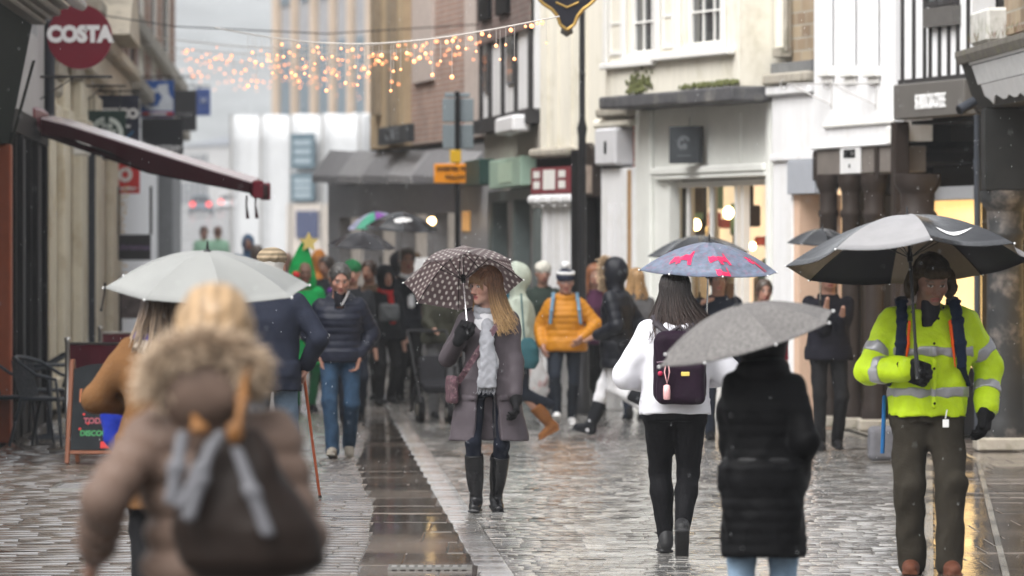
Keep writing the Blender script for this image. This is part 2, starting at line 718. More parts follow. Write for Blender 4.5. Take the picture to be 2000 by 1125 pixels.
def nets(D, lo, h, name, smooth=1):
    S = D < 0
    c = np.zeros([q - 1 for q in D.shape], np.int8)
    cor = [(i, j, k) for i in (0, 1) for j in (0, 1) for k in (0, 1)]
    nx, ny, nz = D.shape
    for i, j, k in cor:
        c += S[i:nx - 1 + i, j:ny - 1 + j, k:nz - 1 + k]
    mixed = (c > 0) & (c < 8)
    I = np.argwhere(mixed)
    idx = np.full(mixed.shape, -1, np.int64)
    idx[mixed] = np.arange(len(I))
    acc = np.zeros((len(I), 3), np.float32)
    num = np.zeros(len(I), np.float32)
    for a in cor:
        for ax in range(3):
            if a[ax]:
                continue
            b = list(a)
            b[ax] = 1
            da = D[I[:, 0] + a[0], I[:, 1] + a[1], I[:, 2] + a[2]]
            db = D[I[:, 0] + b[0], I[:, 1] + b[1], I[:, 2] + b[2]]
            x = (da < 0) != (db < 0)
            t = np.where(x, da / np.where(x, da - db, 1), 0)
            for q in range(3):
                acc[:, q] += np.where(x, a[q] + (t if q == ax else 0), 0)
            num += x
    V = lo + (I + acc / num[:, None]) * h
    Q = []
    for ax in range(3):
        s0 = [slice(1, -1)] * 3
        s1 = [slice(1, -1)] * 3
        s0[ax] = slice(0, -1)
        s1[ax] = slice(1, None)
        a, b = S[tuple(s0)], S[tuple(s1)]
        off = np.ones(3, int)
        off[ax] = 0
        o1, o2 = (ax + 1) % 3, (ax + 2) % 3
        for flip in (False, True):
            E = np.argwhere((a & ~b) if not flip else (~a & b)) + off
            if not len(E):
                continue
            q = []
            for (u, v) in ((-1, -1), (0, -1), (0, 0), (-1, 0)):
                e = E.copy()
                e[:, o1] += u
                e[:, o2] += v
                q.append(idx[e[:, 0], e[:, 1], e[:, 2]])
            q = np.stack(q if not flip else q[::-1], 1)
            Q.append(q)
    Q = np.concatenate(Q) if Q else np.zeros((0, 4), int)
    Q = Q[(Q >= 0).all(1)]
    for _ in range(smooth):
        s = np.zeros_like(V)
        n = np.zeros(len(V), np.float32)
        for i in range(4):
            a, b = Q[:, i], Q[:, (i + 1) % 4]
            for q in range(3):
                s[:, q] += np.bincount(a, V[b, q], len(V)) + np.bincount(b, V[a, q], len(V))
            n += np.bincount(a, minlength=len(V)) + np.bincount(b, minlength=len(V))
        V = V * .5 + .5 * s / np.maximum(n, 1)[:, None]
    me = bpy.data.meshes.new(name)
    me.vertices.add(len(V))
    me.vertices.foreach_set('co', V.astype(np.float32).ravel())
    me.loops.add(len(Q) * 4)
    me.loops.foreach_set('vertex_index', Q.astype(np.int32).ravel())
    me.polygons.add(len(Q))
    me.polygons.foreach_set('loop_start', np.arange(0, len(Q) * 4, 4, dtype=np.int32))
    me.polygons.foreach_set('use_smooth', np.ones(len(Q), bool))
    me.update(calc_edges=True)
    return me
# ---------------------------------------------------------------- figures
def ik(a, c, l1, l2, pole):
    a, c = A(a), A(c)
    v = c - a
    d = float(np.linalg.norm(v))
    d2 = min(d, (l1 + l2) * .998)
    v = unit(v)
    c = a + v * d2
    x = (l1 * l1 - l2 * l2 + d2 * d2) / (2 * d2)
    h = math.sqrt(max(0, l1 * l1 - x * x))
    p = A(pole)
    p = unit(p - v * float(p @ v))
    return a + v * x + p * h, c


def skel(H=1.68, male=False, lean=0, twist=0, side=0, head=(0, 0), fa=None, fb=None, ha=None, hb=None, ea=None, eb=None,
         hip=(0, 0, 0), shw=None, ka=None, kb=None):
    """joints of a figure that faces -y, feet near z = 0; a = its side at x<0, b = its side at x>0"""
    s = NS(H=H, male=male)
    s.R = rotz(rad(twist)) @ roty(rad(side)) @ rotx(rad(lean))
    s.hip = A(hip[0], hip[1], .53 * H + hip[2])
    w = shw or (.104 * H if male else .090 * H)
    s.shw = w
    s.neck = s.hip + s.R @ A(0, .012, .29 * H)
    s.sh = {'a': s.hip + s.R @ A(-w, .01, .262 * H), 'b': s.hip + s.R @ A(w, .01, .262 * H)}
    s.Rh = rotz(rad(head[0])) @ rotx(rad(head[1]))
    s.hs = H / 1.72 * 1.12
    s.head = s.neck + s.R @ A(0, -.012, .048 * H) + s.Rh @ A(0, -.012, .066 * H)
    s.hj, s.kn, s.an, s.ft, s.el, s.wr = {}, {}, {}, {}, {}, {}
    for q, sg, f, kp in (('a', -1, fa, ka), ('b', 1, fb, kb)):
        f = f or (sg * .09, 0, 0, 0, sg * 8)
        f = tuple(f) + (0,) * (5 - len(f))
        s.ft[q] = f
        s.hj[q] = s.hip + rotz(rad(twist) * .5) @ A(sg * .09 * H / 1.7, 0, -.02)
        ank = A(f[0], f[1], .085 + f[2])
        kp = kp or (sg * .12 + math.sin(rad(f[4])) * .5, -1, .05)
        s.kn[q], s.an[q] = ik(s.hj[q], ank, .242 * H, .243 * H, kp)
    for q, sg, h, e in (('a', -1, ha, ea), ('b', 1, hb, eb)):
        h = h or (s.sh[q][0] + sg * .07, s.sh[q][1] - .05, s.sh[q][2] - .33 * H)
        e = e or (sg * .2, 1, -.15)
        s.el[q], s.wr[q] = ik(s.sh[q], h, .175 * H, .155 * H, e)
    return s


def foot_frame(s, q):
    x, y, lift, pitch, yaw = s.ft[q]
    R = rotz(rad(yaw)) @ rotx(rad(pitch))       # +pitch: toes down
    o = s.an[q]
    return o, R


def head_prims(S, s, detail=True):
    o, R, g = s.head, s.Rh, s.hs

    def W(*p):
        return o + R @ (A(*p) * g)
    m = 1.04 if s.male else 1.0

    def E(c, r, k=.02, op='u'):
        S.ell(W(*c), [v * g for v in r], R, k * g, op)

    E((0, .012, .028), (.073, .092, .086), 0)
    E((0, -.02, -.02), (.060 * m, .068, .082), .03)
    E((0, -.030, -.068), (.047 * m, .054, .042), .03)
    S.cap(W(0, .018, -.06), s.neck + s.R @ A(0, 0, -.02), .052 * g * m, .060 * g * m, k=.03)
    if detail:
        E((0, -.076, -.094), (.022 * m, .018, .018), .022)
        for q in (-1, 1):
            E((q * .041, -.060, -.022), (.024, .024, .024), .02)
            E((q * .0765, .014, -.008), (.011, .024, .032), .01)
            E((q * .030, -.096, .004), (.016, .013, .011), .014, 's')
            E((q * .030, -.0755, .003), (.0125, .0125, .0125), .002)
            E((q * .012, -.097, -.036), (.010, .011, .009), .006)
        S.cap(W(-.034, -.078, .024), W(.034, -.078, .024), .011 * g, k=.014 * g)
        S.cap(W(0, -.084, .014), W(0, -.110, -.032), .0075 * g, .0125 * g, k=.012 * g)
        S.cap(W(-.017, -.083, -.0585), W(.017, -.083, -.0585), .0075 * g, k=.008 * g)
        S.cap(W(-.014, -.083, -.071), W(.014, -.083, -.071), .008 * g, k=.008 * g)
        E((0, -.1, -.0645), (.022, .012, .0018), .004, 's')
    else:
        S.cap(W(0, -.084, .014), W(0, -.108, -.034), .009 * g, .014 * g, k=.012 * g)
        for q in (-1, 1):
            E((q * .0765, .014, -.008), (.012, .024, .032), .01)
            E((q * .030, -.094, .004), (.017, .013, .012), .014, 's')


def skin_col(s, skin=(.36, .20, .145), lips=(.28, .085, .075), brow=(.10, .06, .04), stubble=0.0, rosy=.35):
    o, R, g = s.head, s.Rh, s.hs

    def f(V):
        L = ((V - o) @ R) / g
        x, y, z = L[:, 0], L[:, 1], L[:, 2]
        ax = np.abs(x)
        c = np.tile(A(*skin), (len(V), 1))

        def mixc(w, k):
            nonlocal c
            w = np.clip(w, 0, 1)[:, None]
            c = c * (1 - w) + A(*k) * w
        front = (y < -.045) & (np.linalg.norm(L, axis=1) < .16)
        red = (skin[0] * .95, skin[1] * .62, skin[2] * .6)
        mixc(front * rosy * np.exp(-((ax - .04) ** 2 + (z + .03) ** 2) / .0005), red)
        mixc(front * rosy * np.exp(-(ax ** 2 + (z + .036) ** 2) / .0002), red)
        if stubble:
            mixc(front * stubble * ((z < -.045) | ((z < -.02) & (ax > .05))), (.16, .11, .09))
        mixc(front * ((ax / .024) ** 2 + ((z + .0648) / .0125) ** 2 < 1), lips)
        mixc(front * .8 * (np.abs(z + .0648) < .0022) * (ax < .022), (.12, .03, .03))
        e = ((ax - .030) / .0145) ** 2 + ((z - .004) / .0075) ** 2
        mixc(front * (e < 1), (.42, .38, .36))
        mixc(front * (e < 1) * ((ax - .030) ** 2 + (z - .004) ** 2 < .0062 ** 2), (.03, .025, .02))
        mixc(front * (((ax - .030) / .017) ** 2 + ((z - .0105) / .0035) ** 2 < 1), (.06, .035, .03))
        mixc(front * .9 * (np.abs(ax - .032) < .020) * (np.abs(z - .027 + .15 * np.abs(ax - .030)) < .0042), brow)
        return c
    return f


def hand_prims(S, w, d, n, sg, curl=(25, 30, 20), g=1.0, spread=4, thumb=(.55, .6, .35), tcurl=25, r=1.0, k=.006):
    """palm, four fingers and a thumb; d: wrist to knuckles, n: where the palm faces, thumb on the side cross(d,n)*sg"""
    d, n = unit(d), unit(n)
    n = unit(n - d * float(n @ d))
    l = np.cross(d, n) * sg
    R = np.stack([l, d, n], 1)
    S.box(w + d * .048 * g, (.040 * g * r, .050 * g, .014 * g * r), R, .013 * g, k=.015)
    S.cap(w - d * .02 * g, w + d * .02 * g, .026 * g * r, .030 * g * r, k=.02)
    for i, (o, L) in enumerate(((.030, .070), (.010, .079), (-.010, .073), (-.029, .057))):
        p = w + d * (.092 - .004 * abs(i - 1)) * g + l * o * g * (1 + .1 * (r - 1))
        a = 0
        dd0 = unit(d + l * math.tan(rad(spread * (1.5 - i))))
        for j, (fr, cu) in enumerate(zip((.45, .31, .24), curl)):
            a += rad(cu * (1 + .07 * (i - 1)))
            dd = dd0 * math.cos(a) + n * math.sin(a)
            q = p + dd * L * fr * g
            S.cap(p, q, (.0092 - .0008 * j) * g * r, (.0085 - .0008 * j) * g * r, k=k * .6)
            p = q
    p = w + d * .025 * g + l * .030 * g
    t = unit(d * thumb[0] + l * thumb[1] + n * thumb[2])
    for j, L in enumerate((.036, .030, .026)):
        q = p + t * L * g
        S.cap(p, q, (.0118 - .001 * j) * g * r, (.0105 - .001 * j) * g * r, k=k)
        p = q
        t = unit(t * math.cos(rad(tcurl)) + (n * .6 + d * .5 - l * .5) * math.sin(rad(tcurl)))


def hand_of(s, q, spec):
    sg = -1 if q == 'a' else 1
    d = spec.get('d')
    d = unit(s.wr[q] - s.el[q]) if d is None else A(*d)
    n = A(*spec.get('n', (-sg, .2, 0)))
    return s.wr[q], d, n, spec.get('sg', sg)


def body_mesh(s, res=.007, detail=True, skin=(.36, .20, .145), hands=None, col=None, legs=True, **kw):
    """the whole body as one continuous surface: head, neck, trunk, arms, hands, legs, feet"""
    S = SDF()
    head_prims(S, s, detail)
    H = s.H
    S.loft(s.hip, s.R, [-.05 * H, .1 * H, .2 * H, .285 * H], [.125, .11, .125, .055], [.085, .08, .085, .05], k=.03)
    for q in 'ab':
        S.cap(s.sh[q], s.el[q], .042, .034, k=.03)
        S.cap(s.el[q], s.wr[q], .034, .024, k=.02)
        S.cap(s.sh[q], s.neck - A(0, 0, .03), .042, .045, k=.03)
        S.cap(s.hj[q], s.kn[q], .058, .040, k=.03)
        S.cap(s.kn[q], s.an[q], .040, .027, k=.02)
        o, R = foot_frame(s, q)
        S.cap(o + R @ A(0, .02, -.035), o + R @ A(0, -.13, -.055), .026, .02, k=.02)
        h = (hands or {}).get(q, {})
        if h is None:
            continue
        if detail or h.get('show'):
            w, d, n, sg = hand_of(s, q, h)
            hand_prims(S, w, d, n, sg, h.get('curl', (25, 30, 20)), s.hs * h.get('g', 1), r=h.get('r', 1.0), thumb=h.get('thumb', (.55, .6, .35)), tcurl=h.get('tcurl', 25))
        else:
            d = unit(s.wr[q] - s.el[q])
            S.cap(s.wr[q], s.wr[q] + d * .13, .028, .02, k=.02, flat=((0, 1, 0), 1.4))
    return S.mesh('body', res, None, 1, col or skin_col(s, skin, **kw))


def coat_sdf(s, hem=.45, bulk=.022, hemw=(.24, .17), waist=None, sleeve=(.075, .064, .052), quilt=None, squilt=None, n=2.3,
             neckr=.075, cuff=.0, chest=0.0, shoulder=0.0, hipw=None, yoff=0.0, arms='ab'):
    """jacket or coat: trunk, skirt and sleeves in one solid"""
    S = SDF()
    H, b = s.H, bulk
    m = 1.08 if s.male else 1.0
    hw, hd = hipw or ((.165 if s.male else .175) + b, .122 + b)
    ww = waist or (((.155 if s.male else .14) + b), .108 + b)
    cw, cd = (.165 * m + b + chest, .122 * m + b + chest)
    low = min(-.02, hem - s.hip[2] + .12)
    S.loft(s.hip, s.R, [-.03 * H, .02 * H, .1 * H, .19 * H, .238 * H, .272 * H, .297 * H],
           [hw, hw, ww[0], cw, (s.shw + .012 + b * .6) + shoulder, s.shw * .66 + b, neckr], [hd, hd, ww[1], cd, .098 + b, .082 + b * .8, neckr],
           cy=[yoff, yoff, yoff * .6, 0, .008, .012, .012], k=0, n=n, quilt=quilt)
    if hem < s.hip[2] - .03:
        L = s.hip[2] + .02 - hem
        S.loft((s.hip[0], s.hip[1], hem), I3, [0, L * .5, L], [hemw[0], (hemw[0] + hw) / 2 + .004, hw], [hemw[1], (hemw[1] + hd) / 2 + .004, hd],
               cy=[yoff * .6, yoff, yoff], k=.05, n=n, quilt=quilt)
    for q in arms:
        sq = squilt or quilt
        S.cap(s.sh[q], s.el[q], sleeve[0], sleeve[1], k=.045, quilt=sq)
        d = unit(s.wr[q] - s.el[q])
        S.cap(s.el[q], s.wr[q] + d * (cuff - sleeve[2] * .55), sleeve[1], sleeve[2], k=.03, quilt=sq)
        S.half_cuff = True
    return S


def trousers_mesh(s, r=(.088, .062, .048), top=None, res=.01, noise=(.006, 22, 1.0), drop=.04, pelvis=None, only='ab', stretch=False):
    S = SDF()
    H = s.H
    top = top or .57 * H
    pw = pelvis or ((.155, .115) if s.male else (.165, .122))
    z0 = s.hip[2] - .09
    S.loft((s.hip[0], s.hip[1], z0), I3, [0, .1, max(.15, top - z0)], [pw[0] * .98, pw[0], pw[0] * .88], [pw[1], pw[1], pw[1] * .85], k=0)
    for q in only:
        S.cap(s.hj[q] + A(0, .005, 0), s.kn[q], r[0], r[1], k=.035)
        e = s.an[q] - A(0, 0, drop) + unit(s.an[q] - s.kn[q]) * .0
        if stretch:
            mid = s.kn[q] * .68 + s.an[q] * .32 + A(0, .012, 0)
            S.cap(s.kn[q], mid, r[1], r[1] * 1.04, k=.025)
            S.cap(mid, e, r[1] * 1.04, r[2], k=.025)
        else:
            S.cap(s.kn[q], e, r[1], r[2], k=.03)
    return S.mesh('trousers', res, noise, 1)


def shoe_mesh(s, q, kind='shoe', top=.12, rt=.05, res=.008, wide=1.0, heel=.0, sole=True):
    """foot with sole; kind boot adds a shaft up the shin to the height top"""
    S = SDF()
    o, R = foot_frame(s, q)
    g = s.H / 1.72
    L = .145 * g if s.male else .132 * g

    def W(*p):
        return o + R @ A(*p)
    S.cap(W(0, .035, -.035), W(0, -L * .55, -.045), .040 * wide, .036 * wide, k=.02)
    S.cap(W(0, -L * .55, -.047), W(0, -L, -.052), .038 * wide, .030 * wide, k=.02, flat=(R[:, 0], 1.15))
    S.cap(W(0, .01, .01), W(0, -.03, -.03), .040 * wide, .036, k=.03)
    if kind == 'boot':
        ax = unit(s.kn[q] - s.an[q])
        Rb = basis(ax)
        S.loft(W(0, .01, -.02), Rb, [0, .05, top * .45, top * .8, top], [.042 * wide, .044 * wide, rt * .9, rt, rt], [.048 * wide, .048 * wide, rt * 1.0, rt * 1.05, rt * 1.05],
               cy=[0, 0, .008, .012, .008], k=.02)
    else:
        S.cap(W(0, .02, 0), W(0, .012, top - .085), .040, .038, k=.02)
    S.half(W(0, 0, -.082), R @ A(0, 0, -1))
    if sole:
        S.box(W(0, -.055, -.076), (.043 * wide, L * .5 + .048, .010), R, .009, k=.003)
    return S.mesh('shoe', res, None, 1)


def strands(name, guides, r=(.0035, .0012), sides=3, cols=None, seed=0):
    """many fine locks of hair as one mesh; guides: list of point lists"""
    vs, fs, cc = [], [], []
    for gi, g in enumerate(guides):
        g = np.asarray(g, np.float32)
        n = len(g)
        b = len(vs)
        t = np.gradient(g, axis=0)
        t /= np.maximum(np.linalg.norm(t, axis=1, keepdims=True), 1e-6)
        ref = A(.3, .9, .2)
        for i in range(n):
            u = unit(np.cross(t[i], ref))
            v = np.cross(t[i], u)
            k = i / (n - 1)
            rr = r[0] * (1 - k) + r[1] * k
            for j in range(sides):
                a = 2 * math.pi * j / sides
                vs.append(g[i] + (u * math.cos(a) + v * math.sin(a)) * rr)
                if cols:
                    cc.append(cols(gi, k))
        for i in range(n - 1):
            for j in range(sides):
                j2 = (j + 1) % sides
                fs.append((b + i * sides + j, b + i * sides + j2, b + (i + 1) * sides + j2, b + (i + 1) * sides + j))
    me = bpy.data.meshes.new(name)
    me.from_pydata([tuple(map(float, v)) for v in vs], [], fs)
    me.polygons.foreach_set('use_smooth', [True] * len(fs))
    if cols:
        at = me.attributes.new('Col', 'FLOAT_COLOR', 'POINT')
        at.data.foreach_set('color', np.array([[*c, 1] for c in cc], np.float32).ravel())
    return me


def join_meshes(name, mes):
    """several mesh blocks as one (keeps Col)"""
    V, Fc, C_ = [], [], []
    b = 0
    has = any('Col' in m.attributes for m in mes)
    for m in mes:
        n = len(m.vertices)
        v = np.empty(n * 3, np.float32)
        m.vertices.foreach_get('co', v)
        V.append(v.reshape(-1, 3))
        for p in m.polygons:
            Fc.append([i + b for i in p.vertices])
        if has:
            c = np.ones(n * 4, np.float32)
            if 'Col' in m.attributes:
                m.attributes['Col'].data.foreach_get('color', c)
            C_.append(c)
        b += n
    V = np.concatenate(V)
    me = bpy.data.meshes.new(name)
    me.from_pydata(V.tolist(), [], Fc)
    me.polygons.foreach_set('use_smooth', [True] * len(Fc))
    if has:
        at = me.attributes.new('Col', 'FLOAT_COLOR', 'POINT')
        at.data.foreach_set('color', np.concatenate(C_))
    for m in mes:
        bpy.data.meshes.remove(m)
    return me


def put(name, me, m, parent):
    me.materials.clear()
    for q in (m if isinstance(m, (list, tuple)) else [m]):
        me.materials.append(q)
    return link(name, me, parent)


def hair_cap(s, thick=.012, low=-.05, back=-.09, front=.055, res=.007, noise=(.004, 70, 2.0), kind='short'):
    """hair lying on the skull"""
    o, R, g = s.head, s.Rh, s.hs
    S = SDF()

    def W(*p):
        return o + R @ (A(*p) * g)
    S.ell(W(0, .014, .03), [(.073 + thick) * g, (.092 + thick) * g, (.086 + thick) * g], R, 0)
    S.ell(W(0, .04, -.03), [(.066 + thick) * g, (.062 + thick) * g, .07 * g], R, .02)
    # clear the face and the ears
    S.ell(W(0, -.10, -.035), [.072 * g, .072 * g, (.035 + front + .02) * g], R, .01, 's')
    S.half(W(0, 0, back), R @ A(0, 0, -1))
    return S, W


def long_hair(s, n=380, length=.36, spread=.09, wind=(0, 0, 0), seed=1, top=(.16, .09, .05), tip=(.45, .30, .15), front=62, r=(.0042, .0016),
              part=0.0, back_only=False, fringe=0, drop_front=True):
    """long hair: locks that run over the skull and hang; returns a mesh with colour"""
    o, R, g = s.head, s.Rh, s.hs
    rnd = random.Random(seed)
    G = []
    cols = []
    for i in range(n):
        # azimuth 0 = face, 180 = back of the head
        a = rnd.uniform(front, 180) * rnd.choice((-1, 1))
        ar = rad(a)
        dx, dy = math.sin(ar), -math.cos(ar)
        pts = []
        st = rnd.uniform(.05, .55)
        for j in range(5):
            th = st + (1.75 - st) * j / 4
            e = 1.06 + .07 * rnd.random()
            pts.append(A((.078 * e) * math.sin(th) * dx + part * (1 - j / 4), .014 + (.097 * e) * math.sin(th) * dy, .03 + .092 * e * math.cos(th)))
        last = pts[-1]
        L = length * rnd.uniform(.72, 1.03)
        ph, fq = rnd.uniform(0, 6.28), rnd.uniform(7, 13)
        out = A(dx, dy * .6, 0) * rnd.uniform(.2, 1) * spread
        tail = []
        m = 9
        for j in range(1, m + 1):
            k = j / m
            w = A(*wind) * k * k * rnd.uniform(.85, 1.15)
            wv = .0025 * k * math.sin(ph + fq * k)
            tail.append((last, out * k ** 1.3, A(wv, wv * .6, -L * k), w))
        P_ = [o + R @ (p * g) for p in pts]
        Ry = R * 1.0
        base = P_[-1]
        for (l, ou, dn, w) in tail:
            P_.append(base + Ry @ A(ou[0], ou[1], 0) + dn + w)
        G.append(P_)
        t = rnd.uniform(.5, 1.45)
        cols.append((tuple(v * t for v in top), tuple(v * t for v in tip)))
    for i in range(fringe):
        x0 = rnd.uniform(-.062, .062)
        pts = []
        L = rnd.uniform(.036, .056) - (.0 if abs(x0) < .045 else -.03)
        for j in range(7):
            k = j / 6
            z = .118 - .022 * abs(x0) / .06 - k * (L + .035)
            y = -.02 - .083 * math.sin(min(1, k * 1.35) * math.pi / 2) * (1 - .35 * (abs(x0) / .065) ** 2)
            pts.append(o + R @ (A(x0 * (1 + .25 * k) + rnd.uniform(-.003, .003), y - rnd.uniform(0, .006), z) * g))
        G.append(pts)
        t = rnd.uniform(.75, 1.25)
        cols.append((tuple(v * t for v in top), tuple((v * .75 + w * .25) * t for v, w in zip(top, tip))))

    def cf(gi, k):
        a, b = cols[gi]
        k = min(1, max(0, (k - .35) / .6))
        return tuple(p * (1 - k) + q * k for p, q in zip(a, b))
    return strands('hair', G, r, 3, cf, seed)


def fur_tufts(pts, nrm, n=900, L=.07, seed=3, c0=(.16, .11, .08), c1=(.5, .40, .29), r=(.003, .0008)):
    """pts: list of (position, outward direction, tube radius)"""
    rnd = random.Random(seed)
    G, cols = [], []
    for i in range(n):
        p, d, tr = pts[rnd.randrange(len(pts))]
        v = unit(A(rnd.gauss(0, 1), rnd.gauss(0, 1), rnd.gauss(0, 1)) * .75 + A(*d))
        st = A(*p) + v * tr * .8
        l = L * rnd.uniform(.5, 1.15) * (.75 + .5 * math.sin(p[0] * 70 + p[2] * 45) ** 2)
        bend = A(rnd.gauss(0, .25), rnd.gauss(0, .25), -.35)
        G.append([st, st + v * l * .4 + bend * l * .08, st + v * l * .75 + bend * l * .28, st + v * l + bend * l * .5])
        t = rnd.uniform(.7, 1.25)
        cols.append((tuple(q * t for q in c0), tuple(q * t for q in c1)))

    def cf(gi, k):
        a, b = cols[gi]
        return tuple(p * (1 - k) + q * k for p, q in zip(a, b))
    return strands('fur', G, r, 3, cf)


# ---------------------------------------------------------------- umbrellas
def frame_up(n, spin=0.0):
    """rotation whose z axis is n (the direction from grip to tip)"""
    R = basis(n)
    return R @ rotz(rad(spin))


def umbrella(name, label, apex, up, R=.5, depth=.2, n=8, mats=None, panel=None, under=None, grip=.0, length=.75, spin=0.0, scallop=.055,
             shaft_m=None, handle_m=None, sub=9, sag=.018, ribs=True, prints=None, group=None, tipl=.05, shaft_r=.0055, curve=1.9, hook=False, handle_l=.11):
    """open umbrella. canopy (outer and lining faces), ribs with stretchers, shaft, handle, tip"""
    M = frame_up(up, spin)
    root = thing(name, label, 'umbrella', tuple(map(float, apex)), 0, group)
    root.rotation_euler = Matrix(M.tolist()).to_euler()
    # canopy in local space: tip at origin, opening towards -z
    vs, fs, mi, uv = [], [], [], []

    def pt(i, u, v):
        """panel i, u across 0..1, v from the tip to the rim"""
        a0, a1 = 2 * math.pi * i / n, 2 * math.pi * (i + 1) / n
        r0, r1 = A(math.cos(a0), math.sin(a0)), A(math.cos(a1), math.sin(a1))
        p = (r0 * (1 - u) + r1 * u)
        bow = math.sin(math.pi * u)
        p = p * R * v * (1 - scallop * bow * v)
        z = -depth * (v ** curve * .9 + v * .1) - sag * bow * v * (1 - .3 * v)
        return p[0], p[1], z, bow
    nu, nv = sub, sub + 2
    th = .0035
    for i in range(n):
        for layer in (0, 1):
            b = len(vs)
            for jv in range(nv + 1):
                for ju in range(nu + 1):
                    v = jv / nv
                    x, y, z, bw = pt(i, ju / nu, v)
                    vs.append((x * (1 - .004 * layer), y * (1 - .004 * layer), z - th * layer))
                    am = 2 * math.pi * (i + .5) / n
                    # panel laid flat: x across, y along
                    uv.append((-x * math.sin(am) + y * math.cos(am), x * math.cos(am) + y * math.sin(am) + i * 3.37))
            for jv in range(nv):
                for ju in range(nu):
                    q = [b + jv * (nu + 1) + ju, b + jv * (nu + 1) + ju + 1, b + (jv + 1) * (nu + 1) + ju + 1, b + (jv + 1) * (nu + 1) + ju]
                    if jv == 0:
                        q = q[1:] if False else q
                    fs.append(q[::-1] if layer == 0 else q)
                    mi.append((panel[i % len(panel)] if panel else 0) if layer == 0 else (under[i % len(under)] if under else (panel[i % len(panel)] if panel else 0)))
        # rim closes the two layers
        o0 = len(vs) - 2 * (nu + 1) * (nv + 1)
        for ju in range(nu):
            a = o0 + nv * (nu + 1) + ju
            c = a + (nu + 1) * (nv + 1)
            fs.append([a, a + 1, c + 1, c])
            mi.append(panel[i % len(panel)] if panel else 0)
    # flat prints stuck on the outer cloth
    if prints:
        for (i, u0, v0, sc, poly, m_) in prints:
            b = len(vs)
            am = 2 * math.pi * (i + .5) / n
            rr = R * v0
            tri = []
            for (px, py) in poly:
                # tangential = px, outwards = -py
                r_ = rr - py * sc
                t_ = u0 * R + px * sc
                x, y = r_ * math.cos(am) - t_ * math.sin(am), r_ * math.sin(am) + t_ * math.cos(am)
                tri.append((x, y))
            from mathutils.geometry import tessellate_polygon
            # dense fan so that the print follows the cloth
            T = tessellate_polygon([[Vector((x, y, 0)) for x, y in tri]])
            st = [[tri[k] for k in t] for t in T]
            for _ in range(3):
                st = [w for (p, q, s_) in st for w in ([p, ((p[0] + q[0]) / 2, (p[1] + q[1]) / 2), ((p[0] + s_[0]) / 2, (p[1] + s_[1]) / 2)],
                                                      [q, ((p[0] + q[0]) / 2, (p[1] + q[1]) / 2), ((q[0] + s_[0]) / 2, (q[1] + s_[1]) / 2)],
                                                      [s_, ((s_[0] + q[0]) / 2, (s_[1] + q[1]) / 2), ((p[0] + s_[0]) / 2, (p[1] + s_[1]) / 2)],
                                                      [((p[0] + q[0]) / 2, (p[1] + q[1]) / 2), ((s_[0] + q[0]) / 2, (s_[1] + q[1]) / 2), ((p[0] + s_[0]) / 2, (p[1] + s_[1]) / 2)])]
            for t in st:
                q = []
                for (x, y) in t:
                    a = math.atan2(y, x) % (2 * math.pi)
                    w = (a / (2 * math.pi) * n) % 1
                    ii = int(a / (2 * math.pi) * n) % n
                    # radius of the rim along this direction, from the chord
                    a0, a1 = 2 * math.pi * ii / n, 2 * math.pi * (ii + 1) / n
                    # u where the chord meets the direction
                    d0, d1 = math.sin(a - a0), math.sin(a1 - a)
                    u = d0 / (d0 + d1)
                    rad_ = math.hypot(x, y)
                    ch = math.hypot(*(A(math.cos(a0), math.sin(a0)) * (1 - u) + A(math.cos(a1), math.sin(a1)) * u))
                    v = rad_ / (R * ch)
                    for _ in range(3):
                        v = rad_ / (R * ch * (1 - scallop * math.sin(math.pi * u) * v))
                    v = min(v, 1.0)
                    X_, Y_, Z_, _b = pt(ii, u, v)
                    vs.append((X_ * 1.002, Y_ * 1.002, Z_ + .0035))
                    uv.append((0, 0))
                    q.append(len(vs) - 1)
                p0, p1, p2 = [A(*vs[k]) for k in q]
                if np.cross(p1 - p0, p2 - p0)[2] < 0:
                    q = q[::-1]
                fs.append(q)
                mi.append(m_)
    me = bpy.data.meshes.new('canopy')
    me.from_pydata([tuple(map(float, v)) for v in vs], [], fs)
    ul = me.uv_layers.new(name='UVMap')
    li = np.empty(len(me.loops), np.int32)
    me.loops.foreach_get('vertex_index', li)
    ul.data.foreach_set('uv', np.array(uv, np.float32)[li].ravel())
    for m in mats:
        me.materials.append(m)
    me.polygons.foreach_set('material_index', mi)
    me.polygons.foreach_set('use_smooth', [True] * len(fs))
    me.validate()
    link('canopy', me, root)
    sm = shaft_m or mat('umbrella_steel', (.35, .36, .38), .3, metal=1, var=.05)
    hm = handle_m or mat('umbrella_black_plastic', (.02, .02, .022), .4)
    MB().tube([(0, 0, .0), (0, 0, -length)], shaft_r, 8).build('shaft', sm, root)
    b = MB().tube([(0, 0, -.01), (0, 0, tipl * .6), (0, 0, tipl)], [.009, .006, .003], 8)
    b.lathe([(.022, -.004), (.018, .003), (.006, .008)], n=12)
    b.build('tip', hm, root)
    hb = MB()
    if hook:
        hb.tube([(0, 0, -length + .02), (0, 0, -length - .05)] + [(.03 - .03 * math.cos(t), 0, -length - .05 - .035 * math.sin(t)) for t in (.5, 1, 1.6, 2.2, 2.8, 3.3)], .011, 8)
    else:
        hb.tube([(0, 0, -length + handle_l * .5), (0, 0, -length), (0, 0, -length - handle_l * .5)], [.010, .014, .012], 10)
    hb.build('handle', hm, root)
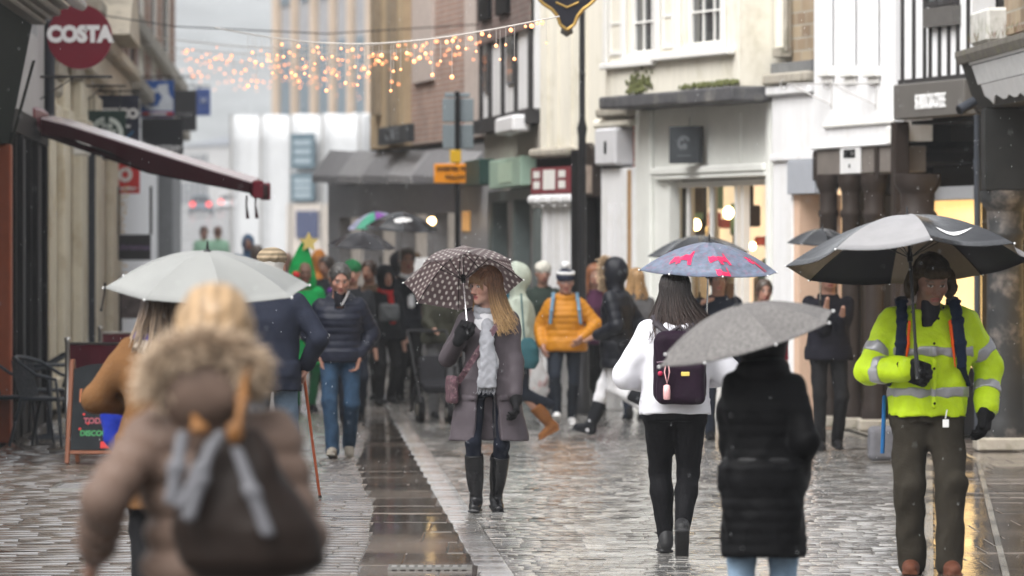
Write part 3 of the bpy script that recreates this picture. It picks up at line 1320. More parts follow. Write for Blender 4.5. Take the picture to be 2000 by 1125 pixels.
    if ribs:
        rz = .26 * length if depth < .9 * length else depth * 1.05
        hubz = -max(depth * .55, .10)
        for i in range(n):
            a = 2 * math.pi * i / n
            pts = []
            for j in range(7):
                v = .03 + .97 * j / 6
                x, y, z, _ = pt(i, 0, v)
                pts.append((x * .995, y * .995, z - .007))
            rb = MB().tube(pts, .0028, 5)
            rb.tube([(math.cos(a) * .014, math.sin(a) * .014, hubz - .09), (math.cos(a) * R * .46, math.sin(a) * R * .46, pt(i, 0, .46)[2] - .008)], .0026, 5)
            x, y, z, _ = pt(i, 0, 1)
            rb.ball((x * 1.006, y * 1.006, z - .002), .0065, 6, 1)
            rb.build('rib', [mat('rib_black', (.02, .02, .02), .35, metal=.6), mat('rib_end', (.75, .75, .75), .25)], root)
        MB().lathe([(.015, -.03), (.017, -.01), (.017, .02), (.012, .03)], (0, 0, hubz - .09), 10).build('runner', mat('rib_black'), root)
    return root
# ---------------------------------------------------------------- surfaces of the place
M_CREAM = mat('cream_render', (.77, .735, .64), .7, .13, 2.0, .15, 40, stretch=(2.5, 2.5, .25), stain=(.50, .46, .34), stscale=.9)
M_WHITE = mat('white_paint', (.80, .80, .81), .55, .09, 2.2, .15, 30, stretch=(2.5, 2.5, .25), stain=(.68, .67, .64), stscale=1.2)
M_WHITE2 = mat('white_joinery', (.80, .79, .76), .45, .05, 5, .05, 30)
M_SAGE = mat('pale_shopfront', (.79, .80, .76), .5, .05, 4, .05, 30)
M_STONE = mat('pale_limestone', (.66, .60, .485), .75, .14, 3, .4, 30, stain=(.28, .25, .20), stscale=1.6)
M_STONE2 = mat('weathered_stone', (.36, .33, .28), .8, .25, 5, .5, 25, stain=(.12, .12, .08), stscale=3)
M_LEAD = mat('lead_grey', (.16, .165, .17), .4, .25, 6, .2, 30)
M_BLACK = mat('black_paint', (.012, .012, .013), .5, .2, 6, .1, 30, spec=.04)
M_TIMBER = mat('dark_oak_timber', (.035, .033, .034), .6, .3, 9, .4, 40, stretch=(1, 1, .15))
M_GREY = mat('taupe_fascia', (.115, .108, .10), .5, .1, 4, .05, 30)
M_DKBROWN = mat('dark_brown_paint', (.030, .023, .020), .45, .2, 7, .2, 30, spec=.12)
M_GREEN = mat('bottle_green_paint', (.008, .014, .012), .7, .15, 5, .05, 30, spec=.02)
M_SLATE = mat('slate_blue_paint', (.045, .050, .06), .5, .15, 6, .05, 30, spec=.08)
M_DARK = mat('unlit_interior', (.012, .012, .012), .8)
M_GLASS = mat('window_glass', (.035, .04, .045), .05, .2, 2, spec=.8)
M_GLASSG = mat('old_window_glass', (.10, .115, .115), .08, .3, 2.5, spec=.8)
M_IRON = mat('black_iron', (.02, .02, .022), .4, .1, metal=.3)
M_STEEL = mat('brushed_steel', (.45, .44, .42), .28, .06, metal=1)
M_WHITEL = mat('white_lettering', (.80, .80, .80), .4, .03)
M_REDB = brick_mat('red_brick', (.30, .085, .055), (.22, .06, .045), (.30, .26, .22))
M_REDB2 = brick_mat('soft_red_brick', (.40, .25, .20), (.33, .20, .165), (.42, .38, .33))
M_YELB = brick_mat('yellow_stock_brick', (.38, .30, .20), (.24, .17, .11), (.36, .33, .27), .3, .14)
M_TANB = mat('sandstone_wall', (.44, .34, .22), .8, .2, 1.5, .4, 20)
M_MOSS = mat('moss', (.11, .12, .045), .95, .5, 20, .8, 60)
M_WARM = mat('warm_lit_shop_interior', (.75, .55, .28), .6, .35, 1.4, emit=(1.0, .62, .22), estr=.6)
M_WARM2 = mat('softly_lit_shop_interior', (.62, .50, .36), .6, .45, 2.2, emit=(1.0, .74, .48), estr=.5)
M_LAMP = mat('glowing_bulb', (1, .8, .5), .5, 0, emit=(1.0, .66, .28), estr=9)


class Bld:
    """a facade seen between two picture columns; local x runs along it, local y into the building, z up"""

    def __init__(s, name, label, cat, pa, da, pb, db, group=None):
        s.a = Vector((X(pa, da), da, 0))
        s.b = Vector((X(pb, db), db, 0))
        s.z0 = gz((da + db) / 2)
        v = s.b - s.a
        s.L = v.length
        s.d = v.normalized()
        s.root = thing(name, label, cat, (s.a.x, s.a.y, s.z0), math.atan2(v.y, v.x), group)

    def U(s, px):
        k = (px - 1000.0) / F
        return (k * s.a.y - s.a.x) / (s.d.x - k * s.d.y)

    def D(s, u):
        return (s.a + s.d * u).y

    def Z(s, py, u):
        return Z(py, s.D(u)) - s.z0

    def Uy(s, px, y):
        """like U for the plane y metres behind the facade"""
        k = (px - 1000.0) / F
        a = s.a + Vector((-s.d.y, s.d.x, 0)) * y
        return (k * a.y - a.x) / (s.d.x - k * s.d.y)

    def at(s, px, py):
        u = s.U(px)
        return u, s.Z(py, u)

    def each(s, name, mb, m):
        mb.build_each(name, m, s.root)

    def part(s, name, mb, m, parent=None, **k):
        return mb.build(name, m, parent or s.root, **k)


def wall(mb, u0, u1, z0, z1, holes=(), t=.22, y=0.0, mi=0):
    """a wall with openings and their reveals"""
    us = sorted({u0, u1, *[min(max(h[i], u0), u1) for h in holes for i in (0, 1)]})
    zs = sorted({z0, z1, *[min(max(h[i], z0), z1) for h in holes for i in (2, 3)]})

    def solid(i, j):
        if i < 0 or j < 0 or i >= len(us) - 1 or j >= len(zs) - 1:
            return False
        cu, cz = (us[i] + us[i + 1]) / 2, (zs[j] + zs[j + 1]) / 2
        return not any(h[0] < cu < h[1] and h[2] < cz < h[3] for h in holes)
    for i in range(len(us) - 1):
        for j in range(len(zs) - 1):
            if not solid(i, j):
                continue
            a, b, c, d = us[i], us[i + 1], zs[j], zs[j + 1]
            mb.add([(a, y, c), (b, y, c), (b, y, d), (a, y, d)], [(0, 1, 2, 3)], mi)
            mb.add([(a, y + t, c), (b, y + t, c), (b, y + t, d), (a, y + t, d)], [(3, 2, 1, 0)], mi)
            for (di, dj, q) in ((-1, 0, [(a, y, c), (a, y, d), (a, y + t, d), (a, y + t, c)]), (1, 0, [(b, y, d), (b, y, c), (b, y + t, c), (b, y + t, d)]),
                                (0, -1, [(b, y, c), (a, y, c), (a, y + t, c), (b, y + t, c)]), (0, 1, [(a, y, d), (b, y, d), (b, y + t, d), (a, y + t, d)])):
                if not solid(i + di, j + dj):
                    mb.add(q, [(0, 1, 2, 3)], mi)
    return mb


def body_behind(b, u0, u1, z0, z1, m, y0=.9, y1=7.0, name='rear_block'):
    b.part(name, MB().box((u0, y0, z0), (u1, y1, z1)), m)


def sash(b, u0, u1, z0, z1, nx=2, nz=4, y=.1, fm=None, gm=None, fw=.05, gb=.022, name='window', sill=None, parent=None):
    """window: frame with glazing bars, one pane sheet, optional sill"""
    fm, gm = fm or M_WHITE2, gm or M_GLASS
    f = MB()
    f.box((u0, y, z0), (u0 + fw, y + .07, z1)).box((u1 - fw, y, z0), (u1, y + .07, z1))
    f.box((u0 + fw, y, z0), (u1 - fw, y + .07, z0 + fw)).box((u0 + fw, y, z1 - fw), (u1 - fw, y + .07, z1))
    for i in range(1, nx):
        u = u0 + fw + (u1 - u0 - 2 * fw) * i / nx
        f.box((u - gb / 2, y + .012, z0 + fw), (u + gb / 2, y + .06, z1 - fw))
    for j in range(1, nz):
        z = z0 + fw + (z1 - z0 - 2 * fw) * j / nz
        w = gb / 2 if j != nz // 2 else gb
        f.box((u0 + fw, y + .008, z - w), (u1 - fw, y + .055, z + w))
    o = b.part(name, f, fm, parent)
    MB().box((u0 + fw * .5, y + .035, z0 + fw * .5), (u1 - fw * .5, y + .045, z1 - fw * .5)).build('pane', gm, o)
    if sill:
        MB().rbox((u0 - .06, y - sill, z0 - .09), (u1 + .06, y + .06, z0 - .002), .01).build('sill', fm, o)
    return o


def hung_sign(name, label, px0, py0, px1, py1, d, m, deco=None, extra=None, arm=None, th=.05, facade=None, group=None, round_=False):
    """a board hanging square to the street; arm: picture row of its bracket"""
    x0, x1, z0, z1 = X(px0, d), X(px1, d), Z(py1, d), Z(py0, d)
    r = thing(name, label, 'sign', ((x0 + x1) / 2, d, (z0 + z1) / 2), 0, group)
    w, h = (x1 - x0) / 2, (z1 - z0) / 2
    if round_:
        b = MB()
        b.ring((0, 0), 0.001, w, -th / 2, th / 2, 0, 360, 56)
        b.build('board', m, r)
    else:
        MB().rbox((-w, -th / 2, -h), (w, th / 2, h), .008).build('board', m, r)
    if deco:
        mb = MB()
        mats = deco(mb, w, h, -th / 2)
        mb.build('lettering', mats, r)
    if arm is not None:
        za = Z(arm, d) - (z0 + z1) / 2
        xf = (facade if facade is not None else AX(d, -2.95)) - (x0 + x1) / 2
        a = MB().tube([(xf, 0, za), (w, 0, za)], .014, 6)
        a.tube([(xf, 0, za - .28), (-w * .2, 0, za - .01)], .008, 5)
        a.box((xf - .05, -.03, za - .35), (xf + .02, .03, za + .08))
        for q in (-.7, .7):
            if za > h:
                a.tube([(w * q, 0, h - .01), (w * q, 0, za)], .006, 5)
        a.build('bracket', M_IRON, r)
    return r


# ---------------------------------------------------------------- ground
def ribbon(name, m, f0, f1, ys, z, n=6, kind='structure'):
    mb = MB()
    rows = []
    for y in ys:
        a, b = f0(y), f1(y)
        rows.append([(a + (b - a) * i / n, y, gz(y) + z) for i in range(n + 1)])
    vs = [p for r in rows for p in r]
    fs = [(j * (n + 1) + i, j * (n + 1) + i + 1, (j + 1) * (n + 1) + i + 1, (j + 1) * (n + 1) + i) for j in range(len(ys) - 1) for i in range(n)]
    mb.add(vs, fs)
    o = mb.build(name, m)
    tag(o, kind=kind)
    return o


M_ROAD = wet_mat('wet_road', (.10, .095, .09), .34, .25, .35, 12, 2.0)
M_SETT = wet_mat('wet_paving_setts', (.26, .25, .235), .19, .25, .3, 40, 9.0, attr=True, spec=.8, film=1.0)
M_SLAB = wet_mat('wet_paving_slabs', (.085, .070, .058), .2, .35, .22, 22, 3.0, attr=True, film=.5)
M_CHAN = wet_mat('wet_channel_stone', (.075, .060, .048), .13, .4, .2, 20, 4.0, pud=(.35, .6), attr=True)
M_KERB = wet_mat('wet_kerb_stone', (.22, .21, .19), .22, .2, .3, 30, 5)
M_PAVE = wet_mat('wet_arcade_pavement', (.12, .10, .085), .10, .3, .2, 20, 2, pud=(.4, .6))

ys = [-15, 0, 15, 25, 30, 35, 40, 45, 50, 55, 60, 64, 68, 72, 76, 80, 90, 105, 130, 160, 200, 260, 330, 420, 700, 1100, 2000]
ribbon('ground', M_ROAD, lambda y: -400, lambda y: 400, ys, -.03, 8)

G_L = lambda y: -.804 - .02766 * (y - 31.9) + .05 * math.sin(y * .35) + .012 * math.sin(y * 1.1)          # channel, left edge
G_R = lambda y: -.172 - .0365 * (y - 31.9)           # channel, right edge
B_R = lambda y: .016 - .0367 * (y - 31.9)            # sett band, right edge
K_R = lambda y: .0735 * (y if y < 52 else 52) + (-.03645 * (y - 52) if y > 52 else 0)       # kerb of the right pavement
RY = lambda y: AX(y, 6.6)
LY = lambda y: AX(y, -2.9)

rnd = random.Random(11)


def pave(name, m, f0, f1, y0, y1, row, wid, tilt=.8, dz=.0025, gap=.008, z=.0, jitter=.3, ch=.008, tone=.1, roll=.3, crown=.0, gx=.004, ns=1):
    """paving units as real stones in rows across the street: worn round along the street by crown, edges chamfered, each a little tilted"""
    V, Fc, C_ = [], [], []
    y = y0
    odd = 0
    while y < y1:
        ln = row * rnd.uniform(.97, 1.03)
        xa, xb = f0(y + ln / 2), f1(y + ln / 2)
        x = xa - (wid * rnd.random() * (1 if odd else .5))
        while x < xb:
            w = wid * rnd.uniform(1 - jitter, 1 + jitter)
            a, b = max(x, xa) + gx / 2, min(x + w, xb) - gx / 2
            x += w
            if b - a < .02:
                continue
            c, e = y + gap / 2, y + ln - gap / 2
            tx = math.tan(rad(rnd.gauss(0, tilt)))
            ty = math.tan(rad(rnd.gauss(0, roll)))
            zz = gz(y) + z + rnd.uniform(-dz, dz)
            cr = crown * rnd.uniform(.5, 1.4)
            base = len(V)
            mx, my = (a + b) / 2, (c + e) / 2
            prof = [(c, -ch)] + [(c + ch + (e - c - 2 * ch) * i / ns, -cr * (2 * i / ns - 1) ** 2) for i in range(ns + 1)] + [(e, -ch)]
            cx = min(.006, (b - a) * .1)
            for (py, dd) in prof:
                for (px, d2) in ((a, -gx), (a + cx, 0), (b - cx, 0), (b, -gx)):
                    V.append((px, py, zz + dd + d2 + (py - my) * tx + (px - mx) * ty))
            for j in range(len(prof) - 1):
                for i in range(3):
                    k = base + j * 4 + i
                    Fc.append([k, k + 1, k + 5, k + 4])
            t = rnd.uniform(1 - tone, 1 + tone)
            h = rnd.uniform(-.04, .04)
            C_ += [(t * (1 + h), t, t * (1 - h), 1)] * (4 * len(prof))
        y += ln
        odd = 1 - odd
    me = bpy.data.meshes.new(name)
    me.from_pydata(V, [], Fc)
    me.polygons.foreach_set('use_smooth', [crown > 0] * len(Fc))
    at = me.attributes.new('Col', 'FLOAT_COLOR', 'POINT')
    at.data.foreach_set('color', np.array(C_, np.float32).ravel())
    me.materials.append(m)
    o = link(name, me)
    tag(o, kind='structure')
    return o


pave('road_setts', M_SETT, B_R, K_R, 29, 84, .235, .13, tilt=.4, ch=.003, gap=.005, crown=.0065, ns=4, gx=.001, dz=.0015, roll=.15, tone=.05)
pave('gutter_setts', M_SETT, G_R, B_R, 29, 84, .155, .35, tilt=.5, ch=.005, gap=.010, jitter=.05, crown=.008, ns=4, gx=.001, dz=.001, roll=.1)
pave('gutter_channel', M_CHAN, G_L, G_R, 29, 71.5, 1.35, .62, tilt=.12, roll=.1, dz=.001, gap=.006, jitter=.25, ch=.006, z=-.001)
pave('pavement_slabs', M_SLAB, LY, G_L, 27, 84, .32, .42, tilt=.45, dz=.002, gap=.010, jitter=.45, ch=.008, crown=.0025, ns=2)
ribbon('mortar_bed', wet_mat('wet_mortar', (.06, .055, .05), .2, .3, .3, 60), LY, RY, ys[3:17], -.0065, 6)
pave('right_pavement', M_PAVE, K_R, RY, 27, 84, .9, .6, tilt=.25, roll=.2, dz=.001, gap=.01, jitter=.3, ch=.006, z=.012)
# narrow pale drainage lines set into the right-hand paving
ribbon('kerb', M_KERB, lambda y: K_R(y) - .035, lambda y: K_R(y) + .02, ys[3:15], .022, 1)
ribbon('kerb_line', M_KERB, lambda y: K_R(y) + .40, lambda y: K_R(y) + .44, ys[3:15], .028, 1)

g = thing('drain_grating', 'iron drain grating set in the wet channel at the bottom of the photo', 'drain', (X(840, 32.6), 32.6, .004))
mb = MB()
for i in range(9):
    mb.box((-.22 + i * .05, -.11, 0), (-.19 + i * .05, .11, .012))
mb.box((-.24, -.13, 0), (.24, -.11, .014)).box((-.24, .11, 0), (.24, .13, .014))
mb.build('grille', M_STEEL, g)
g = thing('manhole_cover', 'square metal inspection cover in the left paving near the sandwich board', 'manhole cover', (X(190, 45), 44.3, .006))
MB().rbox((-.25, -.5, -.02), (.25, .5, .012), .006).build('lid', mat('cover_metal', (.16, .16, .16), .25, .2, 30, .4, 80), g)
fr = MB()
for a, b in (((-.28, -.53), (.28, -.502)), ((-.28, .502), (.28, .53)), ((-.28, -.502), (-.252, .502)), ((.252, -.502), (.28, .502))):
    fr.box((a[0], a[1], -.02), (b[0], b[1], .016))
fr.build('frame', M_STEEL, g)

# hill closing the view, wooded; mist is partly painted into its pale grey
hm = MB()
n = 60
vs, fs = [], []
for j in range(26):
    for i in range(n + 1):
        x = -400 + 800 * i / n
        t = j / 25
        y = 1150 + 700 * t
        h = gz(y) - 1 + 104 * (t ** 1.1) * (1 - .1 * math.cos(x / 96.0)) + 4 * math.sin(x * .09 + j * .9) * t + 3 * math.sin(x * .21 - j * 1.7) * t
        vs.append((x, y, h))
fs = [(j * (n + 1) + i, j * (n + 1) + i + 1, (j + 1) * (n + 1) + i + 1, (j + 1) * (n + 1) + i) for j in range(25) for i in range(n)]
hm.add(vs, fs, 0, True)
tag(hm.build('hill', mat('mist_paled_hillside', (.17, .18, .18), .95, .3, .05, .6, 2)), kind='structure')
# ================================================================ right-hand row, nearest first
# ---- dark pub-like front with the leaning fascia
b = Bld('dark_shopfront_building', 'dark grey shopfront at the right edge, torn white letters on its leaning fascia', 'building', 1907, 53.6, 2110, 47)
uA, uB = 0.0, b.L
zt = b.Z(112, 0)
zb = b.Z(215, 0)
mb = MB()
# leaning fascia: profile in y-z swept along x
prof = [(-.165, zt), (0, zb), (.25, zb), (.25, zt)]
mb.add([(uA, y, z) for y, z in prof] + [(uB, y, z) for y, z in prof], [(0, 3, 2, 1), (4, 5, 6, 7), (0, 1, 5, 4), (1, 2, 6, 5), (2, 3, 7, 6), (3, 0, 4, 7)])
b.part('fascia', mb, mat('charcoal_fascia', (.028, .027, .025), .6, .2, 5, .15, 30, spec=.05))
# letters lie on the leaning face
lean = math.atan2(.165, zt - zb)
lm = MB(Matrix.Translation((0, -.0825, (zt + zb) / 2)) @ Matrix.Rotation(lean, 4, 'X'))
hh = (zt - zb) / 2 / math.cos(lean)
rr = random.Random(5)
u = .75
lm.box((.62, -.012, hh * .62), (b.L * .95, -.002, hh * .80))
while u < b.L * .95:
    w = rr.uniform(.03, .06)
    s_ = rr.uniform(-.01, .01)
    lm.prism([(u, hh * -.12), (u + w, hh * -.12), (u + w + s_, hh * .58), (u + s_, hh * .58)], -.014, -.002)
    u += w + rr.uniform(.05, .08)
pts = [(.95, -.15 * hh)]
u = .95
while u < b.L * .95:
    pts.append((u, -hh * rr.uniform(.2, .95)))
    u += rr.uniform(.12, .3)
pts.append((b.L * .95, -.15 * hh))
lm.prism(pts, -.013, -.002)
b.part('lettering', lm, mat('white_torn_lettering', (.50, .50, .50), .5, .1))
mb = MB()
mb.add([(uA - .05, y, z) for y, z in ((-.20, zt + .0), (-.17, zt - .07), (.3, zt - .07), (.3, zt + .14), (-.20, zt + .05))] +
       [(uB, y, z) for y, z in ((-.20, zt + .0), (-.17, zt - .07), (.3, zt - .07), (.3, zt + .14), (-.20, zt + .05))],
       [(4, 3, 2, 1, 0), (5, 6, 7, 8, 9), (0, 1, 6, 5), (1, 2, 7, 6), (2, 3, 8, 7), (3, 4, 9, 8), (4, 0, 5, 9)])
b.part('cornice', mb, mat('mossy_cornice_stone', (.13, .12, .105), .85, .4, 9, .7, 40, stain=(.17, .17, .09), stscale=4))
mb = MB()
wall(mb, b.U(1936), uB, zt + .16, 7.0, [(b.U(1972), b.U(1972) + 1.0, zt + .85, zt + 2.4)], .3, .12)
b.part('brick_wall', mb, M_YELB)
mb = MB().rbox((b.U(1970), -.06, zt + .62), (uB, .16, zt + .84), .01)
b.part('window_sill', mb, M_WHITE)
sash(b, b.U(1972), b.U(1972) + 1.0, zt + .85, zt + 2.4, 2, 4, .2)
mb = MB().rbox((.0, -.06, zt + .1), (b.U(1940), .3, zt + .42), .03)
b.part('parapet_block', mb, mat('lichened_block', (.50, .49, .46), .85, .2, 8, .5, 40, stain=(.20, .20, .12), stscale=5))
mb = MB().box((0, .2, zt + .42), (b.U(1934), .4, 6.5))
b.part('dark_gap_strip', mb, M_BLACK)  # black strip put in as the shade of a gap, no pilaster there
pl = MB()
rr = random.Random(9)
for i in range(70):
    u = rr.uniform(b.U(1915), uB)
    x, y, z = u, rr.uniform(-.18, .1), zt + .10
    for k in range(3):
        a, l = rr.uniform(0, 6.28), rr.uniform(.04, .13)
        dx, dy, h = math.cos(a) * l * .5, math.sin(a) * l * .3, l
        pl.add([(x, y, z), (x + dx * .5 + .012, y + dy * .5, z + h * .6), (x + dx, y + dy, z + h), (x + dx * .5 - .012, y + dy * .5, z + h * .6)], [(0, 1, 2, 3)], rr.randrange(2))
o = pl.build('cornice_weeds', [M_MOSS, mat('red_stonecrop', (.20, .07, .05), .9, .4, 20)])
o.matrix_world = b.root.matrix_basis.copy()
o.location = b.root.location
o.rotation_euler = b.root.rotation_euler
tag(o, 'straggly moss and reddish weeds growing along the cornice at the top right', 'weeds', kind='stuff')
# soffit, arcade back wall, bright window at the back of the arcade
mb = MB().box((uA, .26, zb - .02), (uB, 3.2, zb + .2))
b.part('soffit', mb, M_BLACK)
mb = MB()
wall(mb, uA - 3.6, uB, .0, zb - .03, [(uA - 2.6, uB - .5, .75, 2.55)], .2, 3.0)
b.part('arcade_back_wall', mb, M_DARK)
mb = MB().box((b.Uy(1975, .9), .9, .9), (uB, .95, b.Z(388, 1)))
b.part('lit_window', mb, M_WARM)
body_behind(b, uA, uB, zb, 9, M_DARK, 1.0, 7)


def arcade_column(px, d, w, label, cap_py, shaft_m, plinth=True, group='columns carrying the covered arcade'):
    s = F / d
    x = X(px, d)
    z0 = gz(d) + .02
    r = thing('arcade_column', label, 'column', (x, d, z0), 0, group)
    R_ = w / 2
    zc = Z(cap_py, d) - z0
    if plinth:
        MB().rbox((-R_ * 1.55, -R_ * 1.55, 0), (R_ * 1.55, R_ * 1.55, .12), .015).build('plinth', M_STONE2, r)
    mb = MB().lathe([(R_ * 1.25, .0 if not plinth else .12), (R_ * 1.28, .2), (R_ * 1.1, .28), (R_, .34), (R_ * .93, zc - .55), (R_ * .93, zc - .40), (R_ * 1.08, zc - .37), (R_ * 1.08, zc - .33), (R_ * .92, zc - .3), (R_ * .95, zc - .12)], n=28)
    mb.build('shaft', shaft_m, r)
    MB().lathe([(R_ * .95, zc - .13), (R_ * 1.25, zc - .05), (R_ * 1.30, zc), (R_ * 1.30, zc + .06)], n=28).build('capital', shaft_m, r)
    return r, zc + z0 + .06


M_COL = mat('chipped_grey_column_paint', (.030, .031, .032), .45, .2, 5, .2, 30, spec=.12, stain=(.22, .19, .17), stscale=2.2)
r, zc = arcade_column(1963, 52.8, .36, 'stout dark grey column with flaking paint behind the hi-vis man', 385, M_COL)
mb = MB().rbox((-.2, -.2, zc - r.location.z + .002), (.3, .3, b.Z(216, 0) - .02), .01)
mb.build('pier', mat('dark_pier', (.020, .021, .021), .5, .2, 5, spec=.08), r)
for i, (px, d, w, lb) in enumerate(((1618, 60.3, .20, 'dark brown arcade column nearest the cream shop, leftmost of three under the white wall'), (1662, 59.6, .21, 'dark brown arcade column in the middle of the three under the white wall'),
                                   (1708, 58.9, .22, 'dark brown arcade column next to the square post, rightmost of three under the white wall'))):
    r, z_ = arcade_column(px, d, w, lb, 352, M_DKBROWN)
r, z_ = arcade_column(1792, 56.2, .36, 'thick dark brown column under the grey cafe fascia', 352, M_DKBROWN)

d = thing('drainpipe', 'dark grey drainpipe with collars running down beside the right-hand column', 'drainpipe', (X(1909, 53.6), 53.6, .02))
mb = MB().tube([(0, 0, .0), (0, 0, Z(228, 53.6))], .032, 10)
for z in (.9, Z(325, 53.6)):
    mb.tube([(0, 0, z - .05), (0, 0, z + .05)], .040, 10)
mb.build('pipe', M_SLATE, d)
MB().box((-.01, .02, Z(330, 53.6) - .015), (.12, .10, Z(330, 53.6) + .015)).build('clip', M_SLATE, d)
c = thing('security_camera', 'grey cylindrical security camera under the corner of the dark fascia', 'camera', tuple(P(1892, 206, 53.2)))
a = MB().tube([(-.09, -.04, -.045), (.055, .03, .035)], [.05, .052], 14)
a.build('housing', M_SLATE, c)
MB().tube([(-.094, -.042, -.047), (-.10, -.045, -.05)], .040, 14).build('lens', M_BLACK, c)
MB().tube([(.05, .03, .0), (.09, .1, -.06), (.14, .2, -.06)], .014, 8).build('arm', M_SLATE, c)

# ---- timber framed building over the grey fascia
b = Bld('timber_framed_building', 'black and white timber framed house with a grey cafe fascia and dark recess below', 'building', 1750, 58.1, 1888, 56)
b.root.location.y += 0
zf0, zf1 = b.Z(234, 0), b.Z(166, 0)
b.part('plaster_wall', MB().box((0, .06, zf1), (b.L, .3, 7.0)), M_WHITE)
tb = MB()
for px in (1754, 1776, 1797, 1808, 1826, 1844, 1862, 1882):
    u = b.U(px)
    top = 9.4
    if 1800 < px < 1861:
        top = b.Z(52, u)
    tb.box((u - .028, .035, zf1 + .005), (u + .028, .2, top))
tb.box((0, .02, zf1), (b.L, .15, zf1 + .05))
b.each('stud', tb, M_TIMBER)
o = MB().box((b.U(1806), -.02, b.Z(52, b.U(1830))), (b.U(1866), .12, b.Z(14, b.U(1830))))
b.part('window_apron', o, mat('grey_brown_panel', (.10, .095, .09), .6, .15, 6))
sash(b, b.U(1808), b.U(1864), b.Z(12, b.U(1830)), b.Z(-150, b.U(1830)), 3, 4, -.02, M_TIMBER, M_GLASSG)
o = b.part('fascia', MB().rbox((0, -.03, zf0), (b.L, .16, zf1), .012), M_GREY)
tm = MB()
text_into(tm, 'STARBUCKS COFFEE', .21, (b.U(1788) + b.U(1859)) / 2, -.036, (b.Z(183, b.U(1822)) + b.Z(215, b.U(1822))) / 2, bold=.002, sx=.48)
tm.build('lettering', M_WHITEL, o)
b.part('lit_window', MB().box((b.Uy(1822, .6), .6, .7), (b.Uy(1908, .6), .65, b.Z(389, 1))), M_WARM)
b.part('window_lintel', MB().rbox((b.Uy(1818, .55), .5, b.Z(389, 1)), (b.Uy(1908, .55), .59, b.Z(362, 1)), .01), mat('pale_grey_lintel', (.40, .41, .43), .5, .05))
b.part('recess', MB().box((0, .9, 2.4), (b.L + .4, 1.0, zf0 - .01)).box((0, .17, zf0 - .05), (b.L + .4, .9, zf0 - .012)).box((b.Uy(1822, .7), .7, 0), (b.L + .6, .75, 2.4)), M_BLACK)  # black boards paint the shade of the void under the fascia
b.part('square_post', MB().rbox((-.12, -.02, .02), (.02, .14, zf0 - .02), .01), M_DKBROWN)
body_behind(b, 0, b.L, zf0, 6.9, M_DARK, 1.2, 6)

# ---- white house over the arcade
b = Bld('white_gallery_house', 'white painted house front over the arcade with blind niches and iron brackets', 'building', 1590, 60.9, 1749, 58.25)
z0 = b.Z(285, .2)
W_ = MB()
nh = []
for px in (1619, 1664, 1709):
    u = b.U(px)
    nh.append((u - .19, u + .19, b.Z(132, u), 6.4))
wall(W_, 0, b.L, z0, 7.0, nh, .10)
W_.box((0, .12, z0), (b.L, .4, 7.0))
W_.box((0, .0995, z0), (b.L, .1195, 7.0)) if False else None
b.part('wall', W_, M_WHITE)
s_ = MB()
for (u0, u1, z, _) in nh:
    s_.rbox((u0 - .03, -.07, z - .10), (u1 + .03, .09, z), .012)
    s_.rbox((u0 + .02, -.03, z - .17), (u1 - .02, .0, z - .102), .008)
b.each('niche_sill', s_, M_WHITE2)
b.each('string_moulding', MB().rbox((b.U(1612), -.035, b.Z(248, 1)), (b.L, -.002, b.Z(240, 1)), .008).rbox((b.L - .16, -.05, z0 - .03), (b.L, -.003, b.Z(246, b.L)), .01), M_WHITE2)
b.part('drip_edge', MB().rbox((-.02, -.04, z0 - .04), (b.L, .1, z0 - .002), .012), M_WHITE)
zb0 = b.Z(342, .6)
o = b.part('arcade_beam', MB().rbox((.02, .0, zb0), (b.L - .02, .34, z0 - .045), .01), mat('taupe_beam', (.17, .15, .135), .6, .15, 5, .1, 30))
b.each('beam_bracket', MB().rbox((b.U(1712) - .0, -.03, zb0 - .08), (b.U(1718), .0, z0 - .05), .01).rbox((.0, -.02, zb0 - .05), (.10, .3, z0 - .05), .01), M_DKBROWN)
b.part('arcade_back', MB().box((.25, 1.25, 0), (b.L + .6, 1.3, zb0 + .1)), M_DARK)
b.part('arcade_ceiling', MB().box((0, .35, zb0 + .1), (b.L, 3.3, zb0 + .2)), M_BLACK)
body_behind(b, 0, b.L, z0, 6.9, M_DARK, .6, 6)
sg = b.root
un, uz = b.at(1665, 314)
t = thing('notice_plate', 'small white notice with black words on the beam above the columns', 'sign', tuple(b.root.matrix_basis @ Vector((un, -.012, uz))), 0)
t.location = b.root.location + Vector((b.d.x * un, b.d.y * un, uz)) + Vector((b.d.y, -b.d.x, 0)) * .02
t.rotation_euler = b.root.rotation_euler
hw = (b.U(1684) - b.U(1646)) / 2
hz = .27 / 2
MB().rbox((-hw, -.012, -hz), (hw, .012, hz), .004).build('plate', mat('white_plate', (.72, .72, .72), .4, .04), t)
tm = MB()
text_into(tm, 'STARBUCKS', .115, 0, -.016, .07, bold=.006, sx=.62, depth=.002)
tm.ring((0, -.055), .0, .022, -.018, -.013, 0, 360, 14)
tm.build('lettering', M_BLACK, t)
